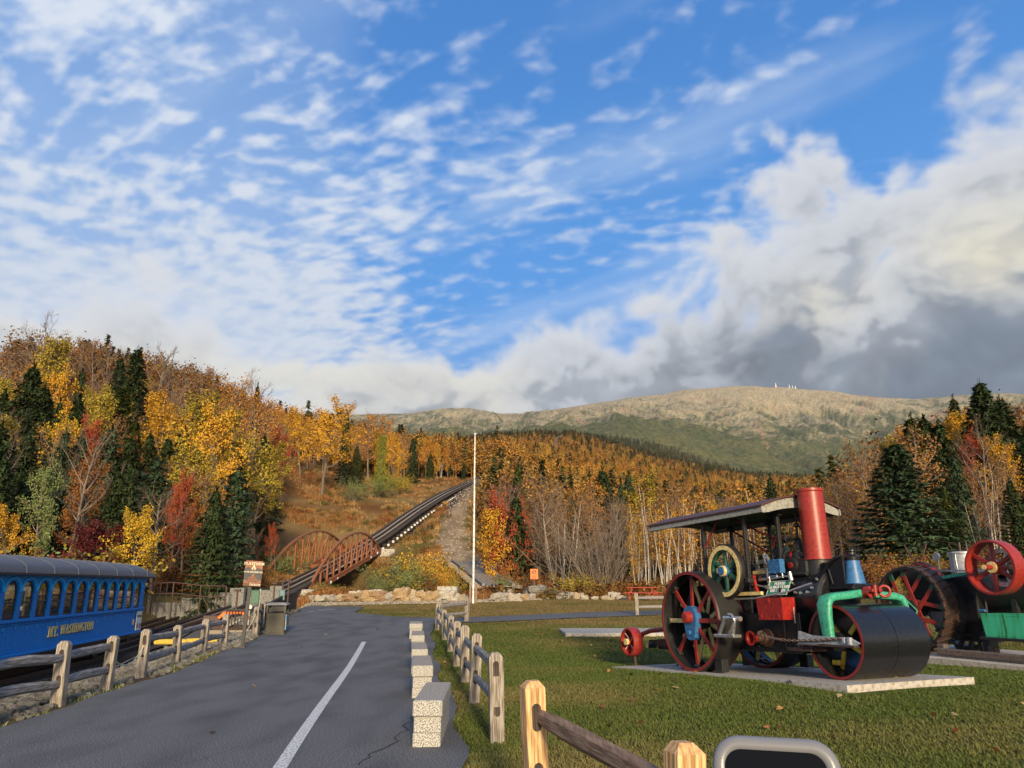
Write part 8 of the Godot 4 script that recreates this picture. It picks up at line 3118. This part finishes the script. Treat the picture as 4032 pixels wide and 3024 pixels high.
func far_forest() -> void:
	rng.seed = 99
	# light crowns for trees that are only a few pixels tall
	var leafy := []
	for s in 3:
		var m := MB.new()
		var r := RandomNumberGenerator.new()
		r.seed = 200 + s
		m.tube(PackedVector3Array([Vector3(0, -0.5, 0), Vector3(0.1, 5, 0)]), PackedFloat32Array([0.14, 0.06]), 4, false)
		for c in 13:
			var f := r.randf()
			var o := Vector3(r.randfn(0, 1.0), 3.4 + 5.4 * f, r.randfn(0, 1.0)) * Vector3(1.1 - 0.5 * f, 1, 1.1 - 0.5 * f)
			for k in 44:
				put_leaf(m, r, o + rv3(r, 0.52), 0.21 * r.randf_range(0.7, 1.2), (o - Vector3(0, 5, 0)).normalized())
		leafy.append(m.mesh())
	var conif := []
	for s in 2:
		var m := MB.new()
		var r := RandomNumberGenerator.new()
		r.seed = 300 + s
		for k in 150:
			var f := pow(r.randf(), 0.8)
			var a := r.randf() * TAU
			var rad := 1.7 * (1.0 - f) * r.randf_range(0.5, 1.0) + 0.05
			var dir := Vector3(cos(a), 0, sin(a))
			var v := r.randf_range(0.7, 1.25)
			m.col = Color(v, v, v)
			m.leaf(Vector3(0, 0.5 + 9.2 * f, 0) + dir * rad, dir * 0.5 + Vector3(0, -0.22, 0), Vector3(-sin(a), 0, cos(a)) * 0.22, (Vector3.UP + dir * 0.7).normalized())
		conif.append(m.mesh())
	var xs := [[], [], [], [], []]
	var cs := [[], [], [], [], []]
	var pal := [Color(0.47, 0.265, 0.045), Color(0.42, 0.19, 0.04), Color(0.5, 0.33, 0.06), Color(0.28, 0.15, 0.06), Color(0.27, 0.21, 0.06)]
	for k in 64000:
		var d := exp(lerpf(log(98.0), log(1330.0), pow(rng.randf(), 0.72)))
		var u := rng.randf_range(-40.0, 2260.0)
		var a := bearing(u)
		if u < 545.0 and (d < 150.0 or d > 200.0 or k % 2 == 0):
			continue
		if u >= 545.0 and u < 1062.0 and d < 192.0:
			continue
		if u > 1840.0 and (d < 98.0 or d > 135.0 or k % 2 == 0):
			continue
		if d > 540.0 and absf(u - lerpf(1198.0, 1217.0, (d - 560.0) / 730.0)) < 9.0:
			continue
		var x := sin(a) * d
		var z := -cos(a) * d
		var nn := n_land.get_noise_2d(x * 0.9, z * 0.9)
		var up := smoothstep(420.0, 1250.0, d + nn * 420.0)
		var p := Vector3(x, H(x, z) - 0.3, z)
		var con := rng.randf() < 0.1 + 0.7 * up
		var s := rng.randf_range(0.75, 1.15) * (1.0 + 0.25 * smoothstep(300.0, 1200.0, d))
		var i := (3 + k % 2) if con else k % 3
		if con:
			s *= rng.randf_range(0.85, 1.25)
		xs[i].append(Transform3D(Basis(Vector3.UP, rng.randf() * TAU).scaled(Vector3(s * 1.15, s * rng.randf_range(0.85, 1.15), s * 1.15)), p))
		var v := rng.randf_range(0.55, 1.3)
		if con:
			cs[i].append(Color(0.055, 0.075, 0.028).lerp(Color(0.12, 0.115, 0.04), rng.randf()) * v)
		else:
			var c: Color = pal[rng.randi() % 5] if rng.randf() < 0.6 else pal[0].lerp(pal[1], clampf(0.5 + nn * 1.4, 0, 1))
			c = c.lerp(Color(0.25, 0.17, 0.075), clampf(up * 0.5 + 0.55 * smoothstep(210.0, 100.0, d + nn * 60.0), 0, 1))
			if u < 545.0 or u > 1840.0:
				c = c.lerp(Color(0.24, 0.125, 0.055), 0.75)
			cs[i].append(c * v)
	var m := leafmat("far_leaf", Color(1, 1, 1))
	for k in 3:
		many("orange_forest", leafy[k], m, xs[k], cs[k])
	# spruce cover on the spur and the lower mountain
	for k in 9000:
		var d := exp(lerpf(log(1250.0), log(1750.0), rng.randf()))
		var u := rng.randf_range(640.0, 2150.0)
		var a := bearing(u, 950)
		var x := sin(a) * d
		var z := -cos(a) * d
		var p := Vector3(x, H(x, z) - 0.5, z)
		var s := rng.randf_range(0.8, 1.5) * (1.0 + smoothstep(1300.0, 2600.0, d) * 0.5)
		xs[3 + k % 2].append(Transform3D(Basis(Vector3.UP, rng.randf() * TAU).scaled(Vector3(s * 1.5, s, s * 1.5)), p))
		var v := rng.randf_range(0.7, 1.2)
		cs[3 + k % 2].append(Color(0.2, 0.22, 0.095).lerp(Color(0.33, 0.25, 0.09), pow(rng.randf(), 2.0)) * v)
	for k in 2:
		many("spruce_forest", conif[k], m, xs[3 + k], cs[3 + k])

func undergrowth() -> void:
	rng.seed = 555
	# dry grass and low scrub on banks, clearing and wood edges
	var tuft := MB.new()
	for j in 14:
		var a := rng.randf() * TAU
		var o := Vector3(rng.randfn(0, 0.12), -0.05, rng.randfn(0, 0.12))
		var h := rng.randf_range(0.25, 0.6)
		var lean := Vector3(cos(a), 0, sin(a)) * h * rng.randf_range(0.2, 0.7)
		var w := Vector3(-sin(a), 0, cos(a)) * 0.014
		var v := rng.randf_range(0.7, 1.2)
		tuft.col = Color(v, v, v)
		tuft.blade(o, h, lean, w)
	var scrub := MB.new()
	var r := RandomNumberGenerator.new()
	r.seed = 8
	for c in 9:
		var o := Vector3(r.randfn(0, 0.4), r.randf_range(0.1, 0.75), r.randfn(0, 0.4))
		scrub.col = Color(0.5, 0.45, 0.5)
		scrub.tube(PackedVector3Array([Vector3(o.x * 0.3, -0.1, o.z * 0.3), o + Vector3(0, 0.25, 0)]), PackedFloat32Array([0.012, 0.005]), 3, false)
		for k in 24:
			put_leaf(scrub, r, o + rv3(r, 0.17), 0.075 * r.randf_range(0.7, 1.2), o.normalized())
	var tm := tuft.mesh()
	var sm := scrub.mesh()
	var gx := []
	var gc := []
	var sx := []
	var sc := []
	for k in 60000:
		var d := exp(lerpf(log(49.0), log(190.0), pow(rng.randf(), 0.9)))
		var u := rng.randf_range(-30.0, 2260.0)
		var clear := u > 540.0 and u < 1062.0
		if d > 110.0 and not clear:
			continue
		var p := spot(u, d)
		if p.z > -52.5 and p.x > -12.5:
			if not (u > 1150.0 and d > 49.0):
				continue
			if u < 1840.0 and d < 51.5:
				continue
		if d < 52.0 and u < 560.0:
			continue
		if near_line(gravel_path, p.x, p.z).x < 1.4:
			continue
		if p.z < -66.0 and near_line(road, p.x, p.z).x < 1.8:
			continue
		if near_line(track, p.x, p.z, 6).x < 1.6:
			continue
		if p.z < -56.0 and p.z > -80.0 and p.x > -6.8 and p.x < 1.4:
			continue
		var n := n_land.get_noise_2d(p.x * 3.0, p.z * 3.0)
		var n2 := n_land.get_noise_2d(p.x * 8.0 + 99.0, p.z * 8.0)
		if n2 + n < (-0.12 if clear else -0.3):
			continue
		var grassy := rng.randf() < (0.93 if clear else 0.88 if d < 60.0 and u > 1160.0 and u < 1850.0 else 0.35)
		var v := rng.randf_range(0.75, 1.2)
		if grassy:
			var s := rng.randf_range(0.6, 1.3)
			gx.append(Transform3D(Basis(Vector3.UP, rng.randf() * TAU).scaled(Vector3(s * 1.3, s, s * 1.3)), p))
			gc.append(mixc(Color(0.42, 0.29, 0.12), Color(0.3, 0.14, 0.05), 0.5 + n * 1.5 + n2 * 0.6) * v)
		else:
			var s := rng.randf_range(0.5, 1.0 if clear else 1.4)
			sx.append(Transform3D(Basis(Vector3.UP, rng.randf() * TAU).scaled(Vector3(s * 1.3, s * 0.85, s * 1.3)), p))
			var c := mixc(Color(0.3, 0.12, 0.035), Color(0.13, 0.13, 0.035), 0.45 + n2 * 2.0)
			if not clear:
				c = mixc(c, Color(0.18, 0.1, 0.04), 0.4)
			sc.append(c * v)
	many("dry_grass", tm, M.dry_grass, gx, gc)
	many("low_scrub", sm, M.dry_grass, sx, sc)
